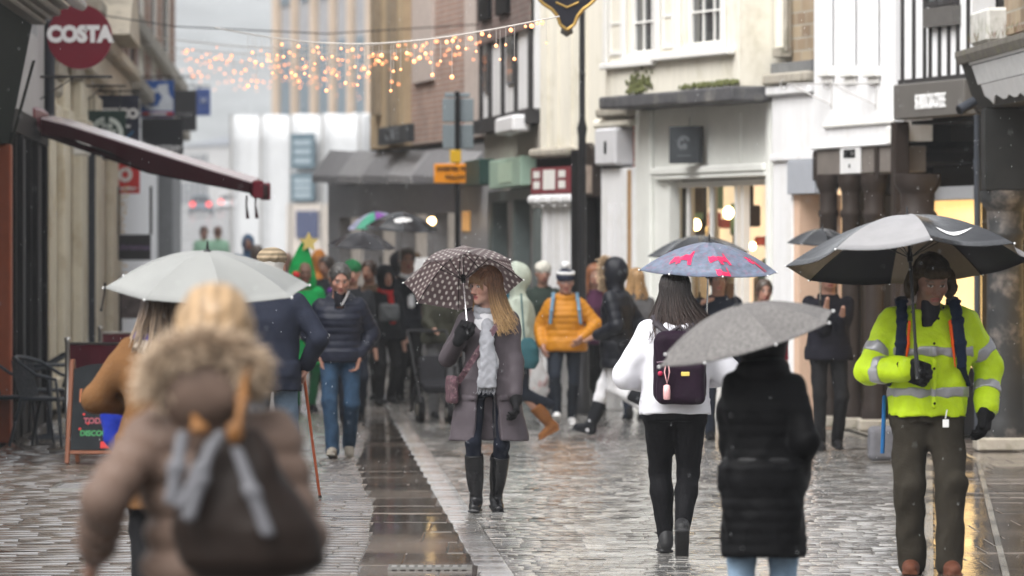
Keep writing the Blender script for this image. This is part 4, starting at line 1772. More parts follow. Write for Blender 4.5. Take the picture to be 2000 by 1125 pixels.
for px, lb in ((1625, 'scrolled white iron bracket fixed on the white house, left one of two'), (1712, 'scrolled white iron bracket fixed on the white house beside the timber house')):
    u, z = b.at(px, 168)
    base = b.root.location + Vector((b.d.x * u, b.d.y * u, 0))
    t = thing('wall_bracket', lb, 'bracket', (base.x, base.y, b.z0 + z), b.root.rotation_euler.z - rad(58), 'white iron brackets on the white house')
    l = .62
    m_ = MB().tube([(0, 0, .12), (0, 0, -.24)], .012, 6)
    m_.tube([(0, 0, .03), (0, -l, .03)], .009, 6)
    m_.tube([(0, 0, -.2), (0, -l * .5, -.08), (0, -l * .9, .02)], .008, 6)
    m_.tube([(0, -l - .05 + .05 * math.cos(a), .03 - .05 * math.sin(a)) for a in [i * .5 for i in range(10)]], .007, 5)
    m_.build('scroll', mat('pale_iron', (.45, .44, .43), .5, .1), t)

# ---- narrow white bay with a grey shop sign
b = Bld('white_pilaster_shop', 'narrow white shopfront with a blank grey sign between the cream shop and the arcade', 'shop', 1509, 62.3, 1592, 61.0)
z1 = b.Z(178, .5)
zs0, zs1 = b.Z(380, .6), b.Z(310, .6)
u1 = b.U(1547)
b.part('upper_wall', MB().box((b.U(1527), .1, b.Z(165, .5)), (b.L, .5, 7.0)), M_YELB)
b.part('render_edge', MB().rbox((0, .02, b.Z(110, .3)), (b.U(1527), .5, 7.0), .01), M_CREAM)
b.part('downpipe', MB().tube([(b.U(1532), .02, b.Z(100, .3)), (b.U(1532), .02, 6.9)], .035, 8).rbox((b.U(1516), -.05, b.Z(112, .3)), (b.U(1533), .08, b.Z(92, .3)), .01), M_STONE2)
b.part('lead_flashing', MB().box((b.U(1512), -.04, b.Z(142, .5)), (b.L, .3, b.Z(122, .5))), M_LEAD)
b.part('cornice', MB().rbox((b.U(1508), -.12, b.Z(164, .5)), (b.L, .3, b.Z(143, .5)), .02), M_STONE2)
b.part('fascia_moulding', MB().rbox((-.03, -.08, b.Z(186, .5)), (b.L, .3, b.Z(166, .5)), .02), M_WHITE)
b.each('pilaster', MB().rbox((0, -.01, zs1 + .0), (b.L, .35, b.Z(187, .5)), .01).rbox((0, .0, .0), (u1 - .0, .35, zs1 - .002), .01), M_WHITE)
b.part('band', MB().rbox((.0, -.04, zs1 - .02), (b.L, -.012, zs1 + .05), .01), M_WHITE)
b.part('sign_board', MB().rbox((u1 + .003, -.06, zs0), (b.L + .12, .05, zs1 - .025), .008), mat('blank_grey_sign', (.36, .38, .42), .4, .05))
b.part('reveal', MB().box((u1 + .003, .02, 0), (b.U(1558), .5, zs0 - .003)), mat('peach_lit_reveal', (.62, .44, .33), .6, .06, emit=(1, .6, .35), estr=.03))
b.part('lit_window', MB().box((b.Uy(1577, .6), .6, .3), (b.Uy(1606, .6), .65, zs0 - .003)), M_WARM)
b.part('door_frame', MB().box((b.U(1562), .5, 0), (b.U(1572), .6, zs0 - .003)), mat('mid_grey_frame', (.25, .24, .23), .5))
body_behind(b, 0, b.L, zs0, 6.9, M_DARK, .9, 6)

# ---- cream house with the bay window over the boutique
b = Bld('cream_bay_house', 'cream rendered house with white sash bay above a pale boutique shopfront', 'building', 1236, 66.5, 1508, 62.35)
U, Zb = b.U, b.Z
zc0, zc1 = Zb(218, 0), Zb(200, 0)       # jetty
zs = Zb(118, 1.5)                        # sill level of the bay
jut = .38
hol = [(U(1288) + .0, U(1343), zs + .07, 6.2), (U(1400), U(1471), zs + .10, 6.3)]
mb = MB()
wall(mb, U(1244), b.L, zc1 + .06, 7.0, hol, .2, -jut)
mb.box((U(1244), -jut + .2, zc1 + .06), (b.L, 0, zc1 + .12))
b.part('bay_wall', mb, M_CREAM)
b.each('bay_cheek', MB().box((U(1244), -jut + .201, zc1 + .121), (U(1244) + .12, .3, 7.0)).box((b.L - .12, -jut + .201, zc1 + .121), (b.L, .3, 7.0)), M_CREAM)
sash(b, *hol[0], 3, 6, -jut + .05, sill=.08)
sash(b, *hol[1], 3, 6, -jut + .05, sill=.08)
sash(b, U(1252), U(1276), zs + .09, 6.2, 1, 6, -jut - .02, fw=.04)
sash(b, U(1356), U(1378), zs + .11, 6.2, 1, 6, -jut - .02, fw=.04)
fr = MB()
for p, w in ((1247, .10), (1282, .12), (1349, .12), (1388, .16), (1479, .10)):
    fr.rbox((U(p) - w / 2, -jut - .05, zs), (U(p) + w / 2, -jut - .003, 6.9), .01)
fr.rbox((U(1240), -jut - .07, zs - .07), (U(1345), -jut - .003, zs - .002), .012)
fr.rbox((U(1345) + .004, -jut - .10, zs - .03), (U(1500), -jut - .003, zs + .035), .012)
b.part('bay_moulding', fr, M_WHITE2)
cn = MB()
cn.rbox((U(1238), -jut - .06, zc0 + .02), (U(1400), .2, zc1 + .055), .02)
cn.rbox((U(1400) + .003, -jut - .10, zc0 + .0), (b.L + .02, .2, zc1 + .058), .02)
b.part('jetty_beam', cn, mat('weathered_lead_gutter', (.085, .085, .09), .6, .35, 5, .4, 25, stain=(.24, .23, .21), stscale=2))
ms = MB()
rr = random.Random(3)
for i in range(260):
    big = i < 120
    u = rr.gauss((U(1290) + U(1330)) / 2, .2) if big else rr.uniform(U(1395), b.L)
    z = zc1 + .075 + (abs(rr.gauss(0, .11)) if big else rr.uniform(0, .05)) + (0 if big else .0)
    ms.ball((u, -jut - .015 - (0.04 if z < zc1 + .1 else 0), z), rr.uniform(.015, .045), 6, 0, (1, .35, .8))
b.part('moss_patch', ms, M_MOSS)
# shopfront
sg0, sg1 = Zb(340, 2), Zb(325, 2)
holes = [(U(1300), U(1495), 0.05, Zb(350, 2))]
mb = MB()
wall(mb, U(1232), b.L, 0, zc0 + .015, holes, .15, .05)
b.part('shopfront', mb, M_SAGE)
pl = MB()
for p, w in ((1262, .28), (1500, .12)):
    pl.rbox((U(p) - w / 2, -.01, 0), (U(p) + w / 2, .048, zc0 + .01), .012)
pl.rbox((U(1275), -.05, sg0), (U(1497), .046, sg1), .015)
pl.rbox((U(1285), -.03, Zb(349, 2)), (U(1497), .046, sg0 - .004), .01)
for p in (1340, 1440):
    pl.box((U(p) - .01, .03, sg1 + .02), (U(p) + .01, .048, zc0 - .1))
b.each('pilaster', pl, M_SAGE)
wz = Zb(353, 2)
wf = MB()
for p in (1304, 1311, 1349, 1394, 1443, 1456):
    wf.box((b.Uy(p, .18) - .03, .14, .0), (b.Uy(p, .18) + .03, .22, wz))
wf.box((U(1301) - .4, .13, wz - .07), (U(1495), .23, wz)).box((U(1301) - .4, .13, .0), (U(1456), .23, .45))
b.part('window_frame', wf, M_WHITE2)
gl = MB().box((b.Uy(1312, .18), .175, .45), (b.Uy(1440, .18), .182, wz - .07))
gm = bpy.data.materials.new('clear_shop_glass')
gm.use_nodes = True
q = gm.node_tree.nodes['Principled BSDF']
q.inputs['Roughness'].default_value = .02
q.inputs['Transmission Weight'].default_value = 1
q.inputs['IOR'].default_value = 1.08
q.inputs['Base Color'].default_value = (.92, .95, .93, 1)
MATS['clear_shop_glass'] = gm
b.part('shop_glass', gl, gm)
b.part('interior_wall', MB().box((b.Uy(1294, .95), .95, 0), (b.L, 1.0, wz)), M_WARM2)
b.part('side_door', MB().box((U(1458), .7, 0), (U(1470), .76, wz - .1)).box((U(1462), .5, 0), (U(1466), .9, 2.0)), M_DKBROWN)
gd = MB()
rr = random.Random(21)
for i in range(46):
    u, z = b.Uy(rr.uniform(1306, 1496), .7) + .6, rr.uniform(.4, 2.4)
    w, h = rr.uniform(.04, .13), rr.uniform(.1, .45)
    gd.rbox((u - .6, .70, z), (u + w - .6, .85, z + h), .02, rr.randrange(5))
gd.build_each('display_goods', [mat('goods_brown', (.15, .09, .06), .6), mat('goods_pale', (.5, .45, .38), .6), mat('goods_green', (.12, .2, .15), .6), mat('goods_red', (.35, .08, .08), .6), mat('goods_dark', (.04, .035, .035), .6)], b.root)
for px, py, r_ in ((1325, 435, .035), (1360, 437, .055), (1423, 413, .06), (1470, 480, .04)):
    u, z = b.at(px, py)
    k = b.part('lamp_bulb', MB().ball((b.Uy(px, .6), .6, z), r_, 10, 0, (1, 1, 1.25)), M_LAMP)
b.part('side_wall', MB().box((U(1232) - .06, .05, 0), (U(1232) - .004, 5, 7.0)), M_REDB)
body_behind(b, U(1240), b.L, zc1 + .13, 6.9, M_DARK, .5, 6)
body_behind(b, U(1240), b.L, 0, zc1 + .1, M_DARK, 1.7, 6, 'shop_rear')
# square black hanging sign
u, z = b.at(1366, 283)
p = b.root.location + Vector((b.d.x * u, b.d.y * u, 0)) + Vector((b.d.y, -b.d.x, 0)) * .16
t = thing('square_sign', 'square charcoal sign with a faint emblem over the boutique window', 'sign', (p.x, p.y, b.z0 + z), b.root.rotation_euler.z + rad(38))
MB().rbox((-.20, -.05, -.21), (.20, .05, .21), .008).build('board', mat('charcoal_sign', (.045, .05, .055), .45, .15, 4), t)
e = MB().ring((0, .02), .05, .085, -.056, -.051, 20, 250, 24)
e.ring((.01, -.02), .0, .035, -.056, -.051, 0, 360, 16)
e.box((-.09, -.056, -.13), (.09, -.051, -.118))
e.build('emblem', mat('faint_grey_emblem', (.13, .14, .15), .4), t)
MB().tube([(.0, .05, .12), (.10, .22, .12)], .014, 6).build('bracket', M_IRON, t)

# ---- red brick and cream house left of the bay, with the phone-box like panel
b = Bld('cream_gabled_house', 'tall narrow cream house with a red panelled sign and brick strip at its side', 'building', 1058, 69.6, 1236, 66.55)
U, Zb = b.U, b.Z
zf = Zb(300, 1)
mb = MB()
wall(mb, 0, U(1186), zf, 7.0, [], .25, -.02)
for p in (1075, 1095, 1122, 1150):
    mb.box((U(p) - .02, -.05, zf + .05), (U(p) + .02, -.022, 7.0))
b.part('wall', mb, M_CREAM)
b.each('brick_strip', MB().box((U(1190), .1, Zb(205, 2)), (U(1236), .5, 7.0)), M_REDB)
b.part('narrow_window', MB().box((U(1205), .04, Zb(140, 2)), (U(1214), .098, 6.9)), M_GLASS)
b.part('string_course', MB().rbox((U(1180), -.12, Zb(232, 2)), (U(1238), .4, Zb(212, 2)), .03), M_STONE2)
b.part('upper_moulding', MB().rbox((U(1166), -.06, Zb(250, 2)), (U(1236), .4, Zb(236, 2)), .02), M_CREAM)
b.part('shop_cornice', MB().rbox((-.05, -.16, Zb(306, 1)), (U(1128), .2, Zb(288, 1)), .03), M_STONE2)
b.part('console', MB().rbox((U(1176), -.1, Zb(325, 2)), (U(1215), .3, Zb(252, 2)), .03), mat('pale_grey_console', (.62, .62, .64), .5, .05))
b.part('console_mark', MB().box((U(1196), -.108, Zb(302, 2)), (U(1200), -.102, Zb(278, 2))), M_BLACK)
b.part('rusted_strip', MB().box((U(1228), -.02, 0), (U(1233), .02, Zb(335, 2))), mat('rust_stain_timber', (.40, .25, .13), .7))
mb = MB()
wall(mb, 0, U(1236), 0, zf - .2, [(U(1132), U(1174), 0, Zb(300, 1.5))], .2, .0)
for p in (1066, 1082, 1098, 1114, 1128, 1190, 1202, 1216):
    mb.box((U(p) - .014, -.02, .05), (U(p) + .014, -.002, Zb(400, 1)))
b.part('shopfront', mb, M_WHITE)
b.part('dark_doorway', MB().box((U(1132), .25, 0), (U(1176), .3, Zb(300, 1.5))), M_DARK)
b.part('dark_pier', MB().rbox((U(1133), -.12, 0), (U(1148), .1, Zb(292, 1.5)), .01), M_BLACK)
o = b.part('arched_sign', MB().prism([(U(1150), Zb(385, 1.5)), (U(1174), Zb(385, 1.5)), (U(1174), Zb(310, 1.5)), (U(1170), Zb(292, 1.5)), (U(1160), Zb(280, 1.5)), (U(1150), Zb(285, 1.5))], -.10, .0), M_DKBROWN)
b.part('arched_sign_panel', MB().prism([(U(1153), Zb(378, 1.5)), (U(1172), Zb(378, 1.5)), (U(1172), Zb(326, 1.5)), (U(1153), Zb(322, 1.5))], -.108, -.102), mat('faded_tan_panel', (.30, .24, .2), .6, .4, 6.9))
rp = MB().rbox((U(1050), -.09, Zb(378, .8)), (U(1128), -.01, Zb(326, .8)), .01)
o = b.part('red_panel', rp, mat('maroon_panel', (.20, .035, .045), .5, .1))
wp = MB()
for (p0, p1, y0, y1) in ((1075, 1098, 331, 370), (1056, 1068, 333, 347), (1056, 1068, 353, 368), (1105, 1118, 333, 347), (1105, 1118, 353, 368)):
    wp.rbox((U(p0), -.098, Zb(y1, .8)), (U(p1), -.091, Zb(y0, .8)), .004)
wp.build('white_inlay', M_WHITE2, o)
cb = MB()
for p in (1050, 1072, 1094, 1116):
    cb.rbox((U(p), -.14, Zb(398, .8)), (U(p + 18), -.01, Zb(380, .8)), .03)
cb.rbox((U(1048), -.06, Zb(405, .8)), (U(1132), -.012, Zb(399, .8)), .01)
b.each('corbel', cb, M_WHITE)
body_behind(b, 0, b.L, 0, 6.9, M_DARK, .6, 6)

# ---- second half-timbered house
b = Bld('half_timbered_house', 'narrow half-timbered house with long dark windows above a pale green shop sign', 'building', 953, 76, 1060, 69.7)
U, Zb = b.U, b.Z
zj = Zb(232, 2)
b.part('plaster_wall', MB().box((0, -.1, zj), (b.L, .3, 7.0)), M_WHITE)
tb = MB()
for p, w in ((957, .10), (975, .09), (1000, .10), (1026, .09), (1055, .14)):
    tb.box((U(p) - w, -.14, zj), (U(p) + w, -.103, 7.0))
tb.box((0, -.2, zj - .16), (b.L, .1, zj + .02))
b.each('timber', tb, M_TIMBER)
b.each('tall_window', MB().box((U(962), -.13, Zb(175, 2)), (U(970), -.102, Zb(30, 2))).box((U(1008), -.13, Zb(168, 3)), (U(1020), -.102, Zb(30, 3))), M_GLASS)
b.part('brick_gable', MB().box((-.0, -.16, Zb(80, 2)), (b.L, -.142, 7.1)), brick_mat('dusky_brick', (.20, .13, .115), (.14, .10, .09), (.22, .19, .17)))
b.each('dark_stack', MB().box((U(965), -.22, Zb(35, 2)), (U(985), -.162, 7.1)).box((U(1000), -.22, Zb(38, 2)), (U(1022), -.162, 7.1)), M_BLACK)
b.part('wall_lamp', MB().rbox((U(1020), -.35, Zb(268, 3)), (U(1056), -.12, Zb(236, 3)), .03), M_WHITE)
zf0, zf1 = Zb(368, 3), Zb(312, 3)
b.part('stall_riser', MB().box((0, -.05, zf1), (b.L, .2, zj - .17)), mat('taupe_band', (.30, .28, .25), .7, .15))
o = b.part('green_fascia', MB().rbox((U(985), -.2, zf0), (U(1048), .0, zf1), .012), mat('mint_fascia', (.33, .46, .37), .5, .12, 3))
b.part('pale_panel', MB().rbox((U(1004), -.208, zf0 + .06), (U(1032), -.202, zf1 - .05), .004), mat('mint_panel', (.46, .60, .47), .5, .1))
o = b.part('bottle_green_sign', MB().rbox((U(950), -.3, Zb(362, 1)), (U(981), -.1, Zb(312, 1)), .01), mat('dark_green_sign', (.025, .06, .05), .5))
mb = MB()
wall(mb, 0, b.L, 0, zf0 - .01, [(U(960) + .1, U(1000), .4, zf0 - .15), (U(1005), U(1040), .1, zf0 - .15)], .2, .0)
b.part('shopfront', mb, mat('grey_green_shopfront', (.13, .16, .16), .5, .15))
b.part('window_goods', MB().box((0, .22, 0), (b.L, .25, zf0)), mat('shop_display_grey', (.20, .19, .20), .6, .6, 3, emit=(1, .9, .8), estr=.03))
body_behind(b, 0, b.L, 0, 6.9, M_DARK, .6, 6)

# ---- brick building with dark shop awnings
b = Bld('brick_corner_building', 'pinkish brick building with white quoin strip above a row of dark shop canopies', 'building', 640, 93, 955, 78)
U, Zb = b.U, b.Z
zc = Zb(290, 6)
ub = U(803)
mb = MB()
wall(mb, ub, b.L, zc, 8.0, [(U(862), U(880), zc + 2.2, zc + 4.2)], .3)
b.part('brick_wall', mb, M_REDB2)
b.each('white_pilaster', MB().box((U(812), -.06, zc + .9), (U(850), -.003, 8.0)).box((U(915), -.06, zc), (b.L, -.003, 8.0)), mat('pale_pinkish_render', (.52, .45, .41), .7, .12))
sash(b, U(862), U(880), zc + 2.2, zc + 4.2, 2, 4, .1)
b.part('sandstone_wall', MB().box((U(738), -.12, zc), (ub, .3, 8.0)), M_TANB)
b.each('stone_mullion', MB().box((U(752), -.22, zc + .5), (U(760), -.122, 8.0)).box((U(783), -.22, zc + .3), (U(792), -.122, 8.0)), mat('grey_brown_stone', (.27, .22, .16), .8, .2))
o = MB()
n_ = 6
for i in range(n_):
    pa, pb = 645 + 50 * i, 645 + 50 * i + 48
    u0, u1 = U(pa), U(pb)
    o.add([(u0, -.3, Zb(342, u0)), (u1, -.3, Zb(345, u1)), (u1, .0, Zb(296, u1)), (u0, 0, Zb(293, u0)), (u0, -.3, Zb(356, u0)), (u1, -.3, Zb(359, u1)), (u1, 0, Zb(360, u1)), (u0, 0, Zb(358, u0))],
          [(0, 1, 2, 3), (4, 7, 6, 5), (0, 4, 5, 1), (1, 5, 6, 2), (2, 6, 7, 3), (3, 7, 4, 0)], i % 2)
b.part('canopy', o, [mat('charcoal_canopy', (.19, .19, .20), .6, .2), mat('grey_canopy', (.26, .26, .27), .6, .2)])
mb = MB()
hs = [(U(660 + 62 * i) + .1, U(660 + 62 * i + 50), .5, 2.25) for i in range(4)]
wall(mb, 0, b.L, 0, zc - .1, hs, .2)
b.part('shopfront', mb, mat('dark_grey_shopfront', (.25, .25, .26), .5, .2))
b.part('window_display', MB().box((0, .25, 0), (b.L, .3, zc - .2)), mat('dim_display', (.30, .29, .29), .6, .8, 1.8, emit=(1, .88, .76), estr=.12))
u, z = b.at(912, 432)
b.part('lamp_bulb', MB().ball((u, -.5, z), .055, 10), M_LAMP)
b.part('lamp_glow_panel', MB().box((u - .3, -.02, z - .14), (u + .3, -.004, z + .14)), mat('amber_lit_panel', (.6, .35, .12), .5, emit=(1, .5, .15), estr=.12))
t = b.part('black_board', MB().rbox((U(776), -.3, Zb(288, 6)), (U(836), -.2, Zb(254, 6)), .01), mat('black_shop_board', (.035, .038, .042), .5))
tm = MB()
text_into(tm, 'CAFE', .26, (U(776) + U(836)) / 2, -.306, Zb(271, 6), bold=.004, sx=2.2)
tm.build('lettering', mat('dull_grey_letter', (.14, .15, .16), .5), t)
body_behind(b, 0, b.L, 0, 7.9, M_DARK, .7, 7)

# ---- white sheeted scaffold with banners
b = Bld('sheeted_scaffold', 'white plastic sheeted scaffold with two tall blue-grey banners at the bend of the street', 'scaffold', 458, 203, 716, 200)
U, Zb = b.U, b.Z
sh = MB()
xs = [b.L * i / 36 for i in range(37)]
vs, fs = [], []
zl = [Zb(470, 0) - 2.5, Zb(400, 0), Zb(330, 0), Zb(280, 0), Zb(228, 0)]
rr = random.Random(2)
for j, z in enumerate(zl):
    for i, x in enumerate(xs):
        vs.append((x, -.13 + .04 * math.sin(i * 1.3 + j * 2) + .1 * rr.random(), z + (.07 * math.sin(i * .8) if j == 4 else 0)))
k = len(vs)
vs += [(x, y + 1.8, z) for x, y, z in vs]
w = len(xs)
for j in range(len(zl) - 1):
    for i in range(w - 1):
        fs.append((j * w + i, j * w + i + 1, (j + 1) * w + i + 1, (j + 1) * w + i))
        fs.append((k + j * w + i, k + (j + 1) * w + i, k + (j + 1) * w + i + 1, k + j * w + i + 1))
j = len(zl) - 1
for i in range(w - 1):
    fs.append((j * w + i, j * w + i + 1, k + j * w + i + 1, k + j * w + i))
for j in range(len(zl) - 1):
    fs.append((j * w, (j + 1) * w, k + (j + 1) * w, k + j * w))
    fs.append((j * w + w - 1, k + j * w + w - 1, k + (j + 1) * w + w - 1, (j + 1) * w + w - 1))
sh.add(vs, fs, 0, True)
b.part('sheeting', sh, mat('white_plastic_sheet', (.46, .47, .48), .5, .06, 2, .3, 8))
for (y0, y1) in ((262, 330), (340, 394)):
    o = b.part('banner', MB().rbox((U(580), -.42, Zb(y1, 2)), (U(627), -.36, Zb(y0, 2)), .01), mat('blue_grey_banner', (.075, .115, .14), .5, .12))
    ln = MB()
    for i in range(3):
        zz = Zb(y1, 2) + (Zb(y0, 2) - Zb(y1, 2)) * (.22 + .26 * i)
        ln.box((U(587), -.43, zz - .1), (U(620), -.421, zz + .1))
    ln.build('banner_lines', mat('pale_banner_print', (.22, .27, .30), .5), o)
b.part('hoarding', MB().box((U(570), -.34, Zb(470, 2) - 2.4), (U(650), -.3, Zb(398, 2))), mat('beige_hoarding', (.42, .38, .34), .7, .15))
b.part('navy_notice', MB().rbox((U(590), -.42, Zb(465, 2)), (U(634), -.36, Zb(412, 2)), .01), mat('navy_notice', (.05, .06, .11), .5))
pp = MB()
for p in (462, 520, 578, 640, 712):
    pp.tube([(U(p), -.34, -1), (U(p), -.34, Zb(222, 2))], .05, 6)
b.part('scaffold_pole', pp, M_STEEL)

# ---- far tall buildings beyond the scaffold
b = Bld('far_glazed_building', 'far hazy tall block with pale blue windows between sandy strips above the scaffold', 'building', 538, 300, 745, 280)
U, Zb = b.U, b.Z
b.part('wall', MB().box((0, 0, 0), (b.L, 12, 30)), mat('far_grey_wall', (.27, .27, .28), .7, .15, .6))
st = MB()
for p, w in ((545, 1.1), (580, .8), (618, .9), (655, .8), (690, .9), (728, 1.1)):
    st.box((U(p) - w / 2, -.25, 0), (U(p) + w / 2, -.003, 29.9))
b.each('sandy_pier', st, mat('far_sandy_pier', (.42, .33, .25), .8, .15, .8))
gl = MB()
for p in (560, 598, 636, 672, 708):
    for z in (5, 12, 19, 25):
        gl.box((U(p) - 1, -.1, z), (U(p) + 1, -.003, z + 4.8))
b.each('window_bank', gl, mat('far_blue_glass', (.13, .17, .2), .2, .2, 1))
b = Bld('far_terrace', 'pale low terrace far up the street left of the white scaffold', 'building', 352, 560, 470, 550)
U, Zb = b.U, b.Z
b.part('wall', MB().box((0, 0, -1), (b.L, 12, 6.0)), mat('far_pale_wall', (.34, .34, .34), .7, .1, .8))
b.part('roof', MB().add([(0, -.2, 6.01), (b.L, -.2, 6.01), (b.L, 5, 7.0), (0, 5, 7.0), (0, 12, 6.01), (b.L, 12, 6.01)], [(0, 1, 2, 3), (3, 2, 5, 4), (0, 3, 4), (1, 5, 2)]), mat('far_slate_roof', (.16, .17, .19), .7, .15))
gl = MB()
for i in range(5):
    gl.box((.4 + i * 1.1, -.06, 3.4), (1.0 + i * 1.1, -.003, 5.2))
    gl.box((.4 + i * 1.1, -.06, .3), (1.1 + i * 1.1, -.003, 2.5))
b.each('window_bank', gl, mat('far_dark_window', (.09, .10, .11), .2))
# ================================================================ left-hand row, nearest first
# ---- dark green front at the left edge, with the stone cornice
b = Bld('green_shopfront', 'bottle green shopfront at the left edge with a grey cornice and orange-brown post', 'shop', -60, 50.4, 17, 55.7)
U, Zb = b.U, b.Z
L_ = b.L
z0, z1 = Zb(282, L_), Zb(48, L_)
lean = .19
pr = [(-lean - .04, z1), (0, z0), (.25, z0), (.25, z1)]
b.part('fascia', MB().add([(-1.5, y, z) for y, z in pr] + [(L_, y, z) for y, z in pr], [(0, 3, 2, 1), (4, 5, 6, 7), (0, 1, 5, 4), (1, 2, 6, 5), (2, 3, 7, 6), (3, 0, 4, 7)]), M_GREEN)
b.part('edge_strip', MB().add([(L_ + .002, y, z) for y, z in ((-lean - .07, z1 - .35), (-.03, z0 - .02), (.0, z0 - .02), (-lean - .04, z1 - .35))] + [(L_ + .03, y, z) for y, z in ((-lean - .07, z1 - .35), (-.03, z0 - .02), (.0, z0 - .02), (-lean - .04, z1 - .35))],
       [(0, 3, 2, 1), (4, 5, 6, 7), (0, 1, 5, 4), (1, 2, 6, 5), (2, 3, 7, 6), (3, 0, 4, 7)]), mat('dull_green_edge', (.03, .034, .028), .6, spec=.05))
cn = MB()
zc = z1
for i, (o_, h0, h1) in enumerate(((.36, .0, .05), (.42, .05, .09), (.50, .09, .16), (.58, .16, .20), (.40, .2, .30))):
    cn.rbox((-1.5, -o_, zc + h0 + .001), (L_ + .05 + o_ * .25, .25, zc + h1), .018)
b.part('cornice', cn, mat('wet_grey_cornice', (.17, .165, .155), .45, .3, 8, .5, 30))
b.part('lead_gutter', MB().tube([(-1.5, -.62, zc + .24), (L_ + .12, -.66, zc + .22), (L_ + .35, -.70, zc + .20)], [.06, .06, .05], 10), mat('wet_lead', (.30, .30, .30), .25, .25, 12, .4, 30))
b.part('post', MB().rbox((L_ - .32, -.04, 0), (L_ - .02, .2, z0 - .002), .012), mat('orange_brown_post', (.30, .075, .03), .45, .15, 6))
b.part('window', MB().box((-1.5, .1, .0), (L_ - .33, .16, z0 - .002)), M_GLASS)
b.part('upper_wall', MB().box((-1.5, .1, zc + .31), (L_, .4, 8.5)), M_STONE2)
body_behind(b, -1.5, L_, 0, 8.5, M_DARK, .5, 6)

# ---- cafe front with black frames
b = Bld('cafe_building', 'black framed cafe front under the red awning', 'shop', 18, 55.8, 90, 63.8)
U, Zb = b.U, b.Z
L_ = b.L
fm = MB()
for p, w in ((22, .18), (36, .20), (52, .12), (66, .22), (84, .3)):
    fm.rbox((U(p) - w / 2, -.05, 0), (U(p) + w / 2, .12, 3.05), .01)
fm.box((0, -.03, 3.06), (L_, .12, 3.3)).box((0, -.02, 0), (L_, .1, .35))
b.part('frame', fm, M_BLACK)
fm = MB()
for p, w in ((44, .5), (75, .6)):
    fm.rbox((U(p) - w / 2, -.02, .36), (U(p) + w / 2, .1, 3.04), .01)
b.each('slate_panel', fm, M_SLATE)
b.part('pane', MB().box((0, .12, .3), (L_, .14, 3.05)), M_GLASS)
mb = MB()
wall(mb, 0, L_ - .5, 3.31, 9, [(1.6, 3.0, 4.2, 6.0), (4.6, 6.0, 4.2, 6.0)], .25)
b.part('upper_wall', mb, mat('pale_grey_render', (.42, .42, .43), .6, .1, 3))
sash(b, 1.6, 3.0, 4.2, 6.0, 2, 4)
sash(b, 4.6, 6.0, 4.2, 6.0, 2, 4)
b.part('downpipe', MB().tube([(L_ - .25, -.05, 3.31), (L_ - .25, -.05, 9)], .06, 8), M_SLATE)
body_behind(b, 0, L_, 0, 9, M_DARK, .5, 6)

# ---- pale stone building
b = Bld('stone_and_brick_building', 'pale limestone shopfront with pilasters and a carved pediment under red brick upper floors', 'building', 91, 63.9, 238, 89.5)
U, Zb = b.U, b.Z
L_ = b.L
b.part('stone_wall', MB().box((0, 0, 0), (L_, .35, 4.1)), M_STONE)
pl = MB()
for u, w, o in ((.7, 1.2, .06), (3.2, 1.4, .10), (7.5, 1.8, .14), (13.0, 1.8, .12), (19.5, 2.2, .12)):
    pl.rbox((u - w / 2, -o, 0), (u + w / 2, -.003, 3.9), .02)
    pl.rbox((u - w / 2 - .06, -o - .06, 3.2), (u + w / 2 + .06, -.004, 3.45), .02)
    pl.rbox((u - w / 2 - .05, -o - .05, 0), (u + w / 2 + .05, -.002, .35), .02)
b.each('pilaster', pl, mat('cream_stone_pilaster', (.70, .645, .52), .75, .1, 3, .3, 30, stain=(.45, .36, .22), stscale=1.1))
b.part('drainpipe', MB().tube([(10.3, -.10, 0), (10.3, -.10, 3.3)], .06, 8), M_SLATE)
b.part('alarm_box', MB().rbox((4.4, -.30, 2.95), (5.1, -.102, 3.22), .02), M_WHITE2)
# carved consoles and capitals
rr = random.Random(8)
for u, w, o, za, zb_ in ((.9, 1.3, .34, 3.55, 4.5), (6.4, 1.6, .42, 3.9, 4.9)):
    cs = MB()
    for i in range(5):
        t = i / 4
        cs.rbox((u - w / 2, -o * (.35 + .65 * t), za + (zb_ - za) * i / 5 + .002), (u + w / 2, -.005, za + (zb_ - za) * (i + 1) / 5), .04)
    b.part('carved_console', cs, M_STONE2)
b.each('entablature', MB().rbox((0, -.16, 4.11), (L_, .3, 4.5), .03).rbox((0, -.30, 4.502), (L_, .3, 4.7), .03), M_STONE)
pd = MB()
pd.add([(12, -.55, 4.71), (17, -.55, 4.71), (14.5, -.55, 5.7), (12, .0, 4.71), (17, 0, 4.71), (14.5, 0, 5.7)], [(0, 1, 2), (5, 4, 3), (0, 3, 4, 1), (1, 4, 5, 2), (2, 5, 3, 0)])
b.part('pediment', pd, M_STONE)
mb = MB()
wall(mb, 0, L_, 4.71, 10, [(3 + 5 * i, 4.6 + 5 * i, 5.4, 7.6) for i in range(5)], .3, .06)
b.part('brick_wall', mb, M_REDB2)
sr = MB()
for i in range(5):
    sr.rbox((2.7 + 5 * i, -.1, 5.1), (4.9 + 5 * i, .055, 5.38), .02)
    sr.rbox((2.6 + 5 * i, -.14, 7.62), (5.0 + 5 * i, .055, 8.0), .02)
b.each('window_surround', sr, M_STONE)
for i in range(5):
    sash(b, 3 + 5 * i, 4.6 + 5 * i, 5.4, 7.6, 2, 4, .16)
body_behind(b, 0, L_, 0, 10, M_DARK, .7, 6)

